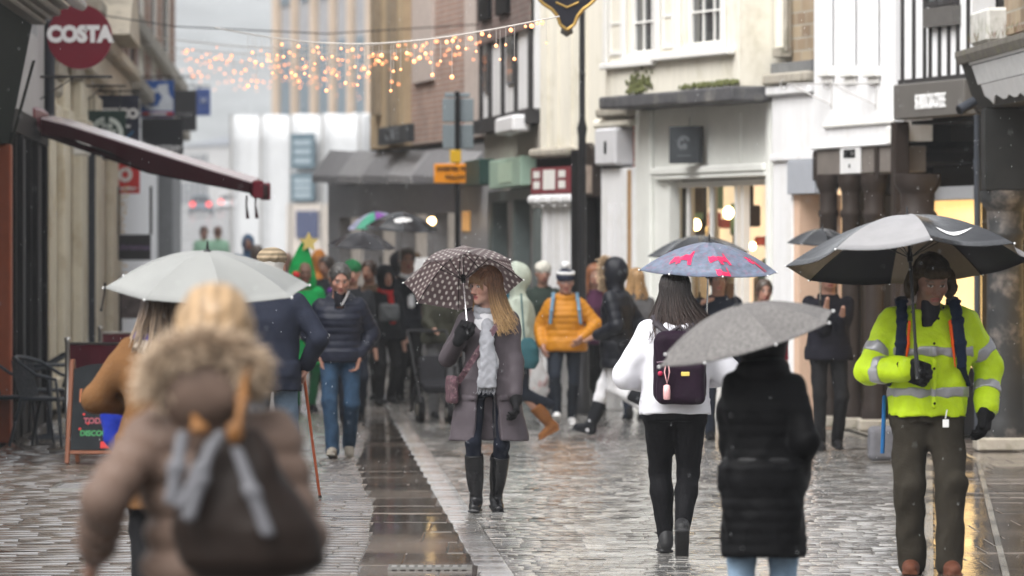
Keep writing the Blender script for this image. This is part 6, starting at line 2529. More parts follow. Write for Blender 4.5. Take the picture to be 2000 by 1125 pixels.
# ---------------------------------------------------------------- 1. woman under the spotted umbrella
def main_woman():
    s = skel(1.70, head=(-52, 4), lean=1, fa=(-.065, -.05, 0, 0, -6), fb=(.075, .10, .01, 12, 10), ha=(-.172, -.17, 1.235), hb=(.215, -.15, .805), ea=(-.5, .1, -1.0), eb=(.5, 1, 0), hip=(.02, 0, 0))
    r = person('woman in a long mauve grey coat and pale scarf under the spotted umbrella, looking aside', 948, 40.1)
    put('body', body_mesh(s, .006, True, (.37, .215, .165), hands=dict(a=None, b=None), rosy=.4, lips=(.30, .085, .08), brow=(.16, .09, .05)), SKIN, r)
    coatm = cloth('mauve_grey_raincoat', (.066, .056, .063), .5, .1, .15, 60)
    S = coat_sdf(s, hem=.50, bulk=.022, hemw=(.285, .19), sleeve=(.070, .061, .054), chest=.0)
    S.loft((s.hip[0] - .005, -.27, .40), I3, [0, .3, .50, .72], [.095, .080, .055, .015], [.24, .23, .20, .13], k=.008, op='s', n=4)
    for q in (-1, 1):     # pocket flaps
        S.box((s.hip[0] + q * .135, -.135, .80), (.06, .012, .018), rotz(q * .5), .008, k=.004)
    me = S.mesh('coat', .0085, (.0070, 15, 3.0))
    put('coat', me, coatm, r)
    # open collar / hood lying on the shoulders
    S = SDF()
    S.torus(s.neck + A(0, .02, -.012), rotx(rad(20)), .098, .030, sc=(1.12, .95))
    S.ell(s.neck + A(0, .11, -.05), (.12, .06, .085), k=.03)
    S.box(s.neck + A(0, -.12, .02), (.05, .08, .1), I3, .01, op='s', k=.02)
    put('hood', S.mesh('hood', .008, (.004, 40, 1)), coatm, r)
    # front edge of the coat: zip and placket
    mb = MB()
    mb.tube([(s.hip[0] + .05, -.170, .52), (s.hip[0] + .046, -.178, .75), (s.hip[0] + .035, -.165, 1.0), (s.hip[0] + .045, -.150, 1.2), (s.hip[0] + .06, -.125, 1.36)], .005, 6)
    mb.ball((s.hip[0] + .05, -.172, .53), .008, 6)
    mb.build('zip', cloth('dark_zip', (.03, .028, .03), .4), r)
    put('trousers', trousers_mesh(s, (.078, .054, .048), res=.010, noise=(.003, 30, 2), stretch=True, drop=-.27), cloth('dark_blue_jeans', (.009, .011, .018), .7), r)
    bm = mat('black_boot_leather', (.006, .006, .007), .24, .3, 8, .3, 25, spec=.25)
    for q in 'ab':
        put('boot', shoe_mesh(s, q, 'boot', top=.345, rt=.067, res=.007), bm, r)
    gl = dict(curl=(62, 75, 55), n=(.25, -.95, .1), d=(.45, -.15, .75), sg=1, thumb=(.6, .3, .7), tcurl=35)
    glove(s, 'a', gl, BLACKG, r)
    glove(s, 'b', dict(curl=(28, 38, 30), n=(-1, .1, 0)), BLACKG, r)
    # sweater, scarf
    S = SDF()
    S.loft((s.hip[0], -.02, .88), I3, [0, .2, .45, .52], [.13, .12, .12, .08], [.125, .125, .115, .08])
    put('jumper', S.mesh('jumper', .012, None), cloth('white_jumper', (.42, .42, .44), .8), r)
    S = SDF()
    nk = s.neck
    S.torus(nk + A(-.004, -.014, .030), rotx(rad(16)), .066, .030, sc=(1.05, 1.0))
    S.torus(nk + A(0, -.030, -.005), rotx(rad(34)), .072, .028, sc=(1.05, 1.15), k=.006)
    S.torus(nk + A(.004, -.040, -.035), rotx(rad(44)), .066, .024, sc=(1.0, 1.25), k=.006)
    x0 = s.hip[0]
    S.chain([nk + A(.0, -.125, -.07), A(x0 - .01, -.185, 1.20), A(x0 + .005, -.205, 1.02), A(x0 - .012, -.212, .89)], [.030, .034, .042, .046], k=.012, flat=((1, 0, 0), 1.5))
    S.half(A(x0, -.2, .872), (0, 0, -1))
    S.box((x0, -.262, 1.0), (.2, .028, .3), I3, .004, k=.01, op='s')
    me = S.mesh('scarf', .0058, (.0045, 55, 5))
    scm = cloth('pale_grey_scarf', (.235, .24, .26), .85, .1, .3, 160)
    put('scarf', me, scm, r)
    rr_ = random.Random(6)
    put('fringe', strands('fringe', [[(x0 - .075 + .125 * i / 30, -.205, .88), (x0 - .075 + .125 * i / 30 + rr_.gauss(0, .004), -.207, .85), (x0 - .075 + .125 * i / 30 + rr_.gauss(0, .01), -.206, .82 + rr_.uniform(0, .02))] for i in range(31)], (.003, .0012)), scm, r)
    # hair
    H_, W = hair_cap(s, .010, noise=None, front=.05)
    base = H_.mesh('hair', .007, (.003, 60, 1), col=lambda V: np.tile(A(.15, .075, .04), (len(V), 1)))
    lh = long_hair(s, 900, .37, .085, (.055, -.01, .02), 4, (.115, .05, .022), (.42, .265, .12), 58, (.0034, .0010), fringe=220)
    put('hair', join_meshes('hair', [base, lh]), HAIR, r)
    # cross-body bag with a flowered strap
    b = thing('shoulder_bag', 'flower patterned bag worn across the mauve grey coat', 'bag', r.location)
    fl = mat('flowered_strap', (.07, .035, .045), .6, .9, 38, stain=(.28, .20, .20), stscale=30)
    mb = MB()
    pts = [(.155, -.075, 1.42), (.10, -.15, 1.335), (.03, -.185, 1.24), (-.06, -.20, 1.12), (-.14, -.19, .99), (-.20, -.12, .90)]
    for i in range(len(pts) - 1):
        p, q = Vector(pts[i]), Vector(pts[i + 1])
        t = (q - p).normalized()
        n_ = Vector((.1, -1, .1))
        l = t.cross(n_).normalized() * .021
        k = n_.normalized() * .004
        mb.add([p - l - k, p + l - k, q + l - k, q - l - k, p - l + k, p + l + k, q + l + k, q - l + k], [(0, 1, 2, 3), (4, 7, 6, 5), (0, 3, 7, 4), (1, 5, 6, 2), (0, 4, 5, 1), (3, 2, 6, 7)])
    mb.build('strap', fl, b)
    S = SDF()
    S.box((-.235, -.06, .86), (.030, .11, .10), rotz(.2), .025)
    put('pouch', S.mesh('pouch', .008, (.003, 30, 2)), fl, b)
    return r, s


mw, mws = main_woman()
hx = Vector(mw.location) + Vector((-.155, -.235, 1.30))
DOT = mat('spotted_cloth', (.115, .09, .095), .55, .08, 30)


def dots(m, scale, dot_r, dot_col, rot=45):
    """round spots printed on a cloth laid out by UV"""
    N, L = m.node_tree.nodes, m.node_tree.links
    b = N['Principled BSDF']
    uv = N.new('ShaderNodeUVMap')
    mp = N.new('ShaderNodeMapping')
    mp.inputs['Scale'].default_value = (scale,) * 3
    mp.inputs['Rotation'].default_value = (0, 0, rad(rot))
    L.new(uv.outputs[0], mp.inputs[0])
    vo = N.new('ShaderNodeTexVoronoi')
    vo.voronoi_dimensions = '2D'
    vo.inputs['Randomness'].default_value = 0
    vo.inputs['Scale'].default_value = 1
    L.new(mp.outputs[0], vo.inputs['Vector'])
    mr = N.new('ShaderNodeMapRange')
    mr.inputs['From Min'].default_value = dot_r - .03
    mr.inputs['From Max'].default_value = dot_r + .03
    mr.inputs['To Min'].default_value = 1
    mr.inputs['To Max'].default_value = 0
    L.new(vo.outputs['Distance'], mr.inputs['Value'])
    old = b.inputs['Base Color'].links[0].from_socket
    mx = N.new('ShaderNodeMix')
    mx.data_type = 'RGBA'
    L.new(mr.outputs[0], mx.inputs['Factor'])
    L.new(old, mx.inputs[6])
    mx.inputs[7].default_value = (*dot_col, 1)
    for l in list(old.links):
        if l.to_node != mx:
            s_ = l.to_socket
            L.new(mx.outputs[2], s_)


DOT2 = mat('spotted_cloth_thin', (.33, .275, .28), .5, .08, 30, transl=.75)
dots(DOT2, 26, .25, (.80, .77, .74))


def toward(base, up, L):
    """tip of a shaft whose grip is at base"""
    return A(*base) + unit(up) * L


up = unit((-.01, .36, .93))
apx = A(*P(900, 490, 40.1 + .10))
up = unit(apx - A(*hx))
up = unit(A(-.08, .48, .87))
umbrella('spotted_umbrella', 'taupe folding umbrella with white polka dots, tilted back by the woman in the long coat', apx, up, .425, .245, 8, [DOT2], length=float(np.linalg.norm(apx - A(*hx))) * .98, spin=8,
         shaft_m=mat('pale_steel_shaft', (.70, .70, .72), .25, metal=.8, var=.03), scallop=.05, sag=.012, shaft_r=.006, sub=10)


# ---------------------------------------------------------------- 2. man in the hi-vis jacket
def hivis_man():
    s = skel(1.79, True, head=(14, 24), lean=3, twist=3, fa=(-.085, .06, 0, 0, -8), fb=(.115, -.10, 0, 0, 6), ha=(-.125, -.27, 1.155), hb=(.325, -.03, .93), ea=(-1, .45, -.55), eb=(.7, 1, 0), hip=(.0, .02, .0), shw=.195)
    r = person('man in a fluorescent yellow hi-vis jacket under a black and white golf umbrella', 1812, 32.0)
    put('body', body_mesh(s, .0065, True, (.22, .12, .085), hands=dict(a=None, b=None), stubble=.35, brow=(.12, .09, .07)), SKIN, r)  # skin darkened so its colour carries the shade on his face
    ym = mat('fluorescent_yellow_fabric', (.43, .60, .010), .55, .14, 9, .5, 40, emit=None)

    def jk(e=0.0):
        S = coat_sdf(s, hem=.93, bulk=.052 + e, hemw=(.215 + e, .158 + e), sleeve=(.090 + e, .080 + e, .068 + e), chest=.02, shoulder=.012, neckr=.10, waist=(.232 + e, .165 + e), hipw=(.220 + e, .168 + e), cuff=.025)
        return S
    S = jk()
    ring_collar(S, s, .088, th=.026, tilt=14, sc=(1.15, 1.05), up=.012)
    S.box((s.neck[0] - .01, s.neck[1] - .125, s.neck[2] - .0), (.03, .06, .08), I3, .01, op='s', k=.02)
    S.cap(A(.02, -.195, .95), A(.02, -.20, 1.20), .018, .018, k=.008)
    put('jacket', S.mesh('jacket', .0085, (.010, 19, 4.0)), ym, r)
    # reflective bands: the same cloth a few millimetres proud
    rm = mat('reflective_tape', (.30, .30, .315), .35, .08, 12, .1, 60, metal=.35)

    def band(lo, hi, axis_pt, axis, arms=''):
        S = jk(.0045)
        if not arms:
            S.p = S.p[:2] if len(S.p) > 3 else S.p
            S.p = [p for p in S.p][:2]
        S.half(A(*axis_pt) + unit(axis) * hi, axis)
        S.half(A(*axis_pt) + unit(axis) * lo, -unit(axis))
        return S
    for (z, h) in ((1.255, .055), (1.025, .058)):
        S = coat_sdf(s, hem=.93, bulk=.057, hemw=(.220, .163), chest=.02, shoulder=.012, neckr=.10, waist=(.237, .170), hipw=(.225, .173), arms='')
        S.cap(A(.02, -.195, .95), A(.02, -.203, 1.30), .019, .019, k=.008)
        S.half((0, 0, z + h / 2), (0, 0, 1))
        S.half((0, 0, z - h / 2), (0, 0, -1))
        put('reflective_band', S.mesh('reflective_band', .0085, (.010, 19, 4.0)), rm, r)
    for q in 'ab':
        for (a, b, t0, wd, r0, r1) in ((s.sh[q], s.el[q], .62, .06, .090, .080), (s.el[q], s.wr[q], .30 if q == 'a' else .52, .06, .080, .068)):
            ax = unit(b - a)
            L_ = float(np.linalg.norm(b - a))
            c = a + ax * L_ * t0
            rr0 = r0 + (r1 - r0) * t0 + .006
            S = SDF()
            S.cap(c - ax * .07, c + ax * .07, rr0, rr0, k=0)
            S.half(c + ax * wd / 2, ax)
            S.half(c - ax * wd / 2, -ax)
            put('reflective_band', S.mesh('reflective_band', .0085, (.010, 19, 4.0)), rm, r)
    bt = MB()
    for (x, z, y) in ((.02, 1.30, -.222), (.02, 1.16, -.222), (.022, .965, -.222), (.045, 1.44, -.205), (.075, 1.50, -.165), (-.10, 1.475, -.16)):
        bt.ball((x, y, z), .008, 8, 0, (1, .5, 1))
    bt.build('button', M_BLACK, r)
    put('trousers', trousers_mesh(s, (.112, .088, .080), res=.010, noise=(.012, 17, 7), drop=.03, pelvis=(.182, .13)), cloth('brown_grey_cord_trousers', (.030, .026, .020), .8, .12, .3, 90), r)
    sm = mat('rust_brown_suede', (.085, .028, .014), .7, .2, 14, .2, 60)
    for q in 'ab':
        put('shoe', shoe_mesh(s, q, 'shoe', .13, wide=1.12), sm, r)
    glove(s, 'a', dict(curl=(60, 70, 50), n=(-.15, -.9, -.3), d=(.88, -.25, -.30), sg=-1, thumb=(.6, .2, .8), tcurl=30), BLACKG, r, 1.45)
    glove(s, 'b', dict(curl=(25, 32, 25), n=(-.9, .3, 0), d=(-.1, -.1, -1)), BLACKG, r, 1.5)
    # trapper hat with fur flaps
    o, R, g = s.head, s.Rh, s.hs

    def W(*p):
        return o + R @ (A(*p) * g)
    S = SDF()
    S.ell(W(0, .015, .055), [.098, .115, .085], R)
    S.box(W(0, -.085, .072), [.075, .025, .030], R, .02, k=.02)
    for q in (-1, 1):
        S.chain([W(q * .088, .02, .02), W(q * .098, .0, -.04), W(q * .098, .0, -.075)], [.036, .036, .028], k=.03, flat=(R[:, 1], 1.3))
    put('hat', S.mesh('hat', .008, (.007, 70, 2)), mat('olive_brown_fur', (.040, .028, .015), .9, .4, 30, .8, 60), r)
    S = SDF()
    S.loft((.01, s.neck[1] - .075, 1.38), I3, [0, .1, .17], [.06, .055, .05], [.05, .055, .06])
    put('jumper', S.mesh('jumper', .01), cloth('charcoal_jumper', (.02, .02, .025)), r)
    MB().rbox((.07, -.19, .83), (.105, -.18, .875), .003).tube([(.085, -.185, .88), (.095, -.18, .93)], .004, 5).build('key_tag', M_WHITEL, r)
    # rucksack
    b = thing('rucksack', 'navy and orange rucksack on the back of the hi-vis man', 'rucksack', r.location)
    S = SDF()
    S.box((0, .30, 1.18), (.17, .10, .25), I3, .06)
    S.box((0, .40, 1.10), (.13, .05, .14), I3, .04, k=.02)
    nv = cloth('navy_rucksack_nylon', (.010, .017, .035), .6)
    put('sack', S.mesh('sack', .012, (.004, 20, 2)), nv, b)
    og = cloth('orange_lining', (.75, .10, .015), .6)
    for sg in (-1, 1):
        p = [(sg * .13, .22, 1.44), (sg * .145, .10, 1.545), (sg * .15, -.04, 1.53), (sg * .155, -.165, 1.42), (sg * .165, -.205, 1.30), (sg * .18, -.19, 1.17), (sg * .225, -.06, 1.06)]
        for nm, w, m_, off in (('strap', .034, nv, 0), ('strap_edge', .014, og, .040)):
            S = SDF()
            pp = [A(x - sg * off * (1 if i > 2 else 0), y + (.004 if off else 0), z) for i, (x, y, z) in enumerate(p)]
            rs = [.016] * 5 + [.012, .006]
            if off:
                pp, rs = pp[3:6], [.012, .012, .006]
            S.chain(pp, rs, k=.01, flat=((1, 0, .15), w / .016))
            put(nm, S.mesh(nm, .006, (.003, 30, 2)), m_, b)
    MB().tube([(-.24, .05, 1.0), (-.25, -.02, .85), (-.255, .0, .68)], .012, 6).build('loose_strap', cloth('blue_webbing', (.02, .10, .25)), b)
    return r, s


hv, hvs = hivis_man()
grip = A(*hv.location) + A(-.105, -.33, 1.16)
apx = A(*P(1772, 420, 32.0 - .28))
NB = mat('black_wet_nylon', (.014, .015, .018), .16, .2, 6, .25, 18, spec=.6)
NW = mat('pale_grey_wet_nylon', (.28, .275, .28), .22, .10, 6, .25, 18, spec=.6, transl=.12)
NU = mat('black_lining', (.016, .016, .022), .6, .1)
NT = mat('tan_lining', (.24, .19, .145), .6, .1)
swoosh = [(-1.0, .35), (-.95, .0), (-.75, -.28), (-.45, -.36), (-.1, -.25), (1.25, .42), (-.2, .02), (-.5, .0), (-.72, .12), (-.85, .28)]
umbrella('golf_umbrella', 'large golf umbrella of alternating black and pale grey panels with a white tick mark', apx, unit((-.05, .17, .985)), .70, .265, 8, [NB, NW, NU, NT, M_WHITEL], panel=[0, 1], under=[2, 3],
         length=float(np.linalg.norm(apx - grip)) * .96, spin=6, shaft_m=mat('black_shaft', (.015, .015, .016), .35), scallop=.04, sag=.03, shaft_r=.009, sub=10, curve=1.8, handle_l=.2,
         prints=[(6, .0, .70, .11, swoosh, 4)])


# ---------------------------------------------------------------- 3. young woman in the white hoodie, from behind
def hoodie_girl():
    # faces away (+y in the picture): the figure is turned round, its a side is on the viewer's right
    s = skel(1.68, head=(8, 5), lean=1, fa=(-.035, .18, .075, 50, 0), fb=(.055, -.09, 0, 0, 6), ha=(-.20, -.24, 1.05), hb=(.19, -.24, 1.02), ea=(-.7, .6, -.5), eb=(.75, .7, -.6), hip=(0, 0, 0))
    r = person('young woman with long dark hair in a white hoodie and black leggings, walking away', 1319, 34.3, 180)
    put('body', body_mesh(s, .007, False, (.50, .29, .21)), SKIN, r)
    wm = cloth('white_sweatshirt_fleece', (.58, .58, .62), .85, .03, .15, 90)
    S = coat_sdf(s, hem=.885, bulk=.034, hemw=(.185, .145), sleeve=(.082, .080, .062), shoulder=.006, waist=(.205, .150), hipw=(.212, .172), neckr=.085)
    S.p[0] = S.p[0]
    put('hoodie', S.mesh('hoodie', .0085, (.007, 14, 2.0)), wm, r)
    S = SDF()
    S.loft((s.hip[0], s.hip[1], .875), I3, [0, .03, .06], [.200, .208, .214], [.164, .170, .174])
    put('waistband', S.mesh('waistband', .007), wm, r)
    S = SDF()
    S.torus(s.neck + A(0, .02, .0), rotx(rad(-22)), .088, .032, sc=(1.15, 1.1))
    S.ell(s.neck + A(0, .125, -.045), (.11, .055, .085), k=.04)
    S.ell(s.neck + A(0, .115, .02), (.07, .05, .03), k=.02, op='s')
    put('hood', S.mesh('hood', .008, (.006, 28, 5)), wm, r)
    put('trousers', trousers_mesh(s, (.108, .066, .044), res=.009, noise=(.003, 34, 3), drop=.02, stretch=True, pelvis=(.182, .150), top=.87), cloth('black_leggings', (.006, .006, .007), .7), r)
    sm = mat('black_trainer', (.014, .014, .015), .5, .2, 20, .2, 60)
    for q in 'ab':
        put('shoe', shoe_mesh(s, q, 'shoe', .11), sm, r)
    MB().tube([(.03, -.10, .09), (.08, -.12, .10), (.12, -.10, .12), (.08, -.10, .11)], .004, 5).build('loose_lace', M_BLACK, r)
    H_, W = hair_cap(s, .014, noise=None, low=-.1, back=-.12)
    base = H_.mesh('hair', .008, (.004, 60, 1), col=lambda V: np.tile(A(.022, .016, .015), (len(V), 1)))
    lh = long_hair(s, 620, .34, .17, (-.07, .03, .02), 9, (.016, .011, .010), (.040, .020, .014), 40, (.005, .0016))
    put('hair', join_meshes('hair', [base, lh]), HAIR, r)
    # backpack
    b = thing('backpack', 'dark plum backpack with a pink bottle charm on the white hoodie', 'backpack', r.location, rad(180))
    pm = cloth('plum_nylon', (.014, .007, .014), .5, .3, .2, 40)
    S = SDF()
    S.box((-.02, .225, 1.125), (.158, .085, .22), rotx(.05), .07)
    put('sack', S.mesh('sack', .009, (.005, 18, 2)), pm, b)
    S = SDF()
    S.box((-.025, .300, 1.03), (.145, .050, .125), rotx(.05), .04)
    put('front_pocket', S.mesh('front_pocket', .008, (.004, 22, 4)), pm, b)
    mb = MB()
    mb.tube([(.12, .335, 1.155), (.02, .350, 1.17), (-.13, .335, 1.18)], .006, 6)
    mb.build('zip', mat('plum_zip', (.10, .07, .09), .3, metal=.4), b)
    MB().rbox((-.075, .343, 1.075), (-.025, .352, 1.10), .003).build('yellow_patch', mat('yellow_patch', (.65, .5, .12), .6, .3, 60), b)
    MB().rbox((-.135, .338, 1.03), (-.098, .348, 1.065), .003).build('logo_patch', mat('pale_patch', (.42, .40, .38), .6, .4, 90), b)
    MB().ball((.10, .345, 1.09), .016, 8).build('red_badge', mat('raspberry_badge', (.35, .02, .06), .5), b)
    MB().tube([(.055, .355, 1.17), (.045, .375, 1.10), (.06, .375, 1.03), (.075, .365, 1.10), (.062, .355, 1.17)], .004, 5).build('charm_loop', mat('pink_loop', (.65, .35, .36), .5), b)
    MB().lathe([(.014, -.055), (.02, -.05), (.022, .0), (.018, .03), (.008, .035)], (.062, .385, .99), 10).build('charm_bottle', mat('pink_bottle', (.75, .42, .42), .3, .3, 30), b)
    for sg in (-1, 1):
        S = SDF()
        S.chain([A(sg * .06, .20, 1.335), A(sg * .105, .155, 1.375), A(sg * .12, .04, 1.425), A(sg * .125, -.09, 1.37), A(sg * .15, -.16, 1.25), A(sg * .19, -.02, 1.0)], [.014, .014, .014, .014, .012, .008], k=.01, flat=((1, .2, 0), 2.0))
        put('strap', S.mesh('strap', .007), mat('dark_strap', (.03, .025, .03), .6), b)
    MB().tube([(-.05, .20, 1.335), (-.02, .20, 1.37), (.03, .20, 1.335)], .012, 6).build('top_loop', mat('dark_strap'), b)
    return r, s


hg, hgs = hoodie_girl()
DEN = mat('blue_grey_print_cloth', (.10, .125, .175), .35, .45, 26, .1, 60, stain=(.22, .08, .13), stscale=34, spec=.55)
PINK = mat('hot_pink_print', (.60, .02, .085), .4, .06)
dog = [(-1, .05), (-.95, .30), (-.80, .42), (-.72, .62), (-.60, .45), (-.38, .42), (-.30, .18), (.45, .20), (.62, .55), (.72, .50), (.66, .05), (.70, -.42), (.45, -.42), (.40, -.18), (-.05, -.20), (-.10, -.45), (-.40, -.45), (-.42, -.10), (-.70, .0)]
gripz = A(*hg.location) + A(.12, .26, 1.18)
apx = A(*P(1385, 473, 34.48))
DENU = mat('black_umbrella_lining', (.012, .012, .014), .6)
umbrella('terrier_umbrella', 'blue grey umbrella printed with hot pink terrier dogs over the dark haired woman', apx, unit((.03, -.07, 1)), .425, .175, 8, [DEN, DENU, PINK], under=[1], length=.80, spin=10, scallop=.045, sag=.012, sub=10,
         prints=[(5, -.26, .60, .085, [(x, y * 1.5) for x, y in dog], 2), (6, -.20, .60, .072, [(x, y * 1.5) for x, y in dog], 2), (6, -.30, .90, .075, [(x * .7, y * 1.5) for x, y in dog], 2), (7, -.12, .72, .085, [(x, y * 1.4) for x, y in dog], 2), (0, .05, .42, .07, dog, 2), (2, .0, .5, .07, dog, 2), (3, .1, .6, .07, dog, 2), (1, .1, .75, .07, dog, 2)],
         shaft_m=mat('pale_steel_shaft'))


# ---------------------------------------------------------------- 4. short person in the long black coat
def black_coat():
    s = skel(1.50, head=(0, 5), fa=(-.09, 0, 0, 0, 0), fb=(.09, .05, 0, 0, 0), ha=(-.155, -.05, .80), hb=(.04, -.22, 1.06), ea=(-.3, 1, 0), eb=(.4, .9, 0), hip=(0, 0, .02), shw=.122)
    r = person('short person in a long black quilted coat seen from behind, under the tweed umbrella', 1490, 25.3, 180)
    put('body', body_mesh(s, .012, False), SKIN, r)
    bm = mat('black_quilted_nylon', (.0035, .0035, .004), .5, .2, 10, .1, 50, spec=.06)
    S = coat_sdf(s, hem=.445, bulk=.026, hemw=(.186, .155), sleeve=(.064, .060, .054), quilt=(.052, .0045), squilt=(.06, .004), waist=(.165, .14), hipw=(.182, .155), shoulder=.003, cuff=.09)
    S.torus(s.neck + A(0, .01, .03), I3, .075, .045, k=.03)
    put('coat', S.mesh('coat', .009, (.009, 15, 1)), bm, r)
    S = SDF()
    S.ell(s.head + A(0, .02, .01), (.115, .13, .15))
    S.cap(s.neck, s.head, .09, .1, k=.03)
    put('hood', S.mesh('hood', .01, (.005, 30, 3)), bm, r)
    S = SDF()
    S.loft((s.hip[0], s.hip[1], .855), I3, [0, .035], [.178, .178], [.151, .151])
    put('belt', S.mesh('belt', .009), mat('black_belt', (.014, .014, .015), .4), r)
    put('trousers', trousers_mesh(s, (.078, .062, .062), res=.011, noise=(.004, 22, 3)), cloth('light_blue_jeans', (.19, .27, .36), .8, .25), r)
    for q in 'ab':
        put('shoe', shoe_mesh(s, q, 'shoe'), M_BLACK, r)
    return r, s


bc, bcs = black_coat()
TW = mat('tweed_cloth', (.135, .128, .124), .6, .55, 75, .1, 90, transl=.1)
apx = A(*P(1440, 596, 25.25))
umbrella('tweed_umbrella', 'grey tweed patterned umbrella tilted to the left over the short person in black', apx, unit((-.27, -.12, .96)), .42, .155, 8, [TW, DENU], under=[1], length=.5, spin=14, scallop=.05, sag=.012)

# ---------------------------------------------------------------- 5. woman in the fur hood, close to the camera
def fur_woman():
    s = skel(1.66, head=(4, 4), fa=(-.09, 0, 0, 0, 0), fb=(.09, .1, 0, 0, 0), ha=(-.215, -.20, .99), hb=(.315, .0, .99), ea=(-.1, 1, 0), eb=(.15, 1, 0), shw=.155)
    r = person('blurred woman in a taupe padded jacket with a fur trimmed hood, close to the camera', 420, 14.9, 180)
    put('body', body_mesh(s, .014, False), SKIN, r)
    cm = mat('taupe_padded_nylon', (.125, .086, .068), .5, .1, 10, .1, 40, spec=.12)
    S = coat_sdf(s, hem=.93, bulk=.028, hemw=(.19, .155), sleeve=(.066, .059, .050), quilt=(.085, .022), squilt=(.085, .016), waist=(.18, .14), hipw=(.19, .155), shoulder=.004, cuff=.02)
    S.ell((.02, s.neck[1] + .12, 1.42), (.125, .075, .10), k=.05)
    put('jacket', S.mesh('jacket', .011, (.005, 16, 2)), cm, r)
    # fur along the edge of the lowered hood
    c = A(.022, s.neck[1] + .13, 1.462)
    R = rotx(rad(72))
    arc = [rad(-25 + 230 * i / 40) for i in range(41)]
    S = SDF()
    pl = [c + R @ A(.116 * math.cos(a), .070 * math.sin(a), 0) for a in arc]
    S.chain(pl, [.030] * 41, k=.005)
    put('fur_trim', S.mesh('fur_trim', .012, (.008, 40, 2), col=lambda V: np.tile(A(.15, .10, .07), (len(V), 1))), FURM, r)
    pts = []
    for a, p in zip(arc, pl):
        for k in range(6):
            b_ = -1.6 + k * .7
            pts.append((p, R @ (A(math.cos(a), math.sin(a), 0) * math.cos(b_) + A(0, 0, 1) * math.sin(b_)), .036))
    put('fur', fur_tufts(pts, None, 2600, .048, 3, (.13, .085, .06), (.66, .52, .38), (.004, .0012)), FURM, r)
    H_, W = hair_cap(s, .022, noise=None, low=-.1, back=-.15)
    put('hair', H_.mesh('hair', .009, (.006, 50, 1), col=lambda V: np.tile(A(.30, .20, .11), (len(V), 1)) * (1 + .3 * np.sin(V[:, 0:1] * 160))), HAIR, r)
    put('trousers', trousers_mesh(s, (.095, .07, .06), res=.014), cloth('black_trousers'), r)
    for q in 'ab':
        put('shoe', shoe_mesh(s, q, 'shoe', res=.012), M_BLACK, r)
    b = thing('leather_bag', 'slouchy brown leather bag with tan handles on the back of the taupe jacket', 'bag', r.location, rad(180))
    lm_ = mat('brown_coated_leather', (.014, .009, .007), .5, .25, 10, .15, 30, spec=.12)
    S = SDF()
    S.loft((-.085, .27, .935), rotx(.05), [0, .04, .13, .25, .33, .39], [.13, .19, .19, .14, .10, .05], [.07, .11, .115, .08, .05, .03], cx=[-.02, -.03, -.01, .02, .02, .01], n=2.5)
    put('bag_body', S.mesh('bag_body', .010, (.008, 14, 3)), lm_, b)
    gs = mat('grey_webbing', (.10, .10, .11), .6, .1)
    for (p0, p1) in (((.065, .345, 1.31), (.09, .395, 1.14)), ((-.03, .345, 1.31), (.065, .405, 1.13)), ((-.01, .352, 1.29), (.045, .41, 1.10)), ((-.075, .36, 1.27), (-.155, .41, 1.06))):
        S = SDF()
        S.chain([p0, ((p0[0] + p1[0]) / 2, (p0[1] + p1[1]) / 2 + .012, (p0[2] + p1[2]) / 2), p1], [.011, .012, .013], flat=((1, 0, 0), 1.7))
        put('webbing_strap', S.mesh('webbing_strap', .008), gs, b)
    tl = mat('tan_leather', (.17, .075, .022), .45, .15, 10)
    S = SDF()
    S.chain([A(-.072, .345, 1.31), A(-.085, .27, 1.40), A(-.09, .19, 1.47), A(-.09, .06, 1.50)], [.010, .009, .009, .008], flat=((1, 0, 0), 1.4))
    S.ell((-.070, .365, 1.315), (.024, .02, .032), k=.015)
    put('tan_handle', S.mesh('tan_handle', .008), tl, b)
    S = SDF()
    S.ell((.022, .355, 1.325), (.028, .02, .018))
    S.cap((.022, .34, 1.325), (.04, .25, 1.35), .012, .012, k=.01)
    put('tan_tab', S.mesh('tan_tab', .008), tl, b)
    return r, s


fw, fws = fur_woman()


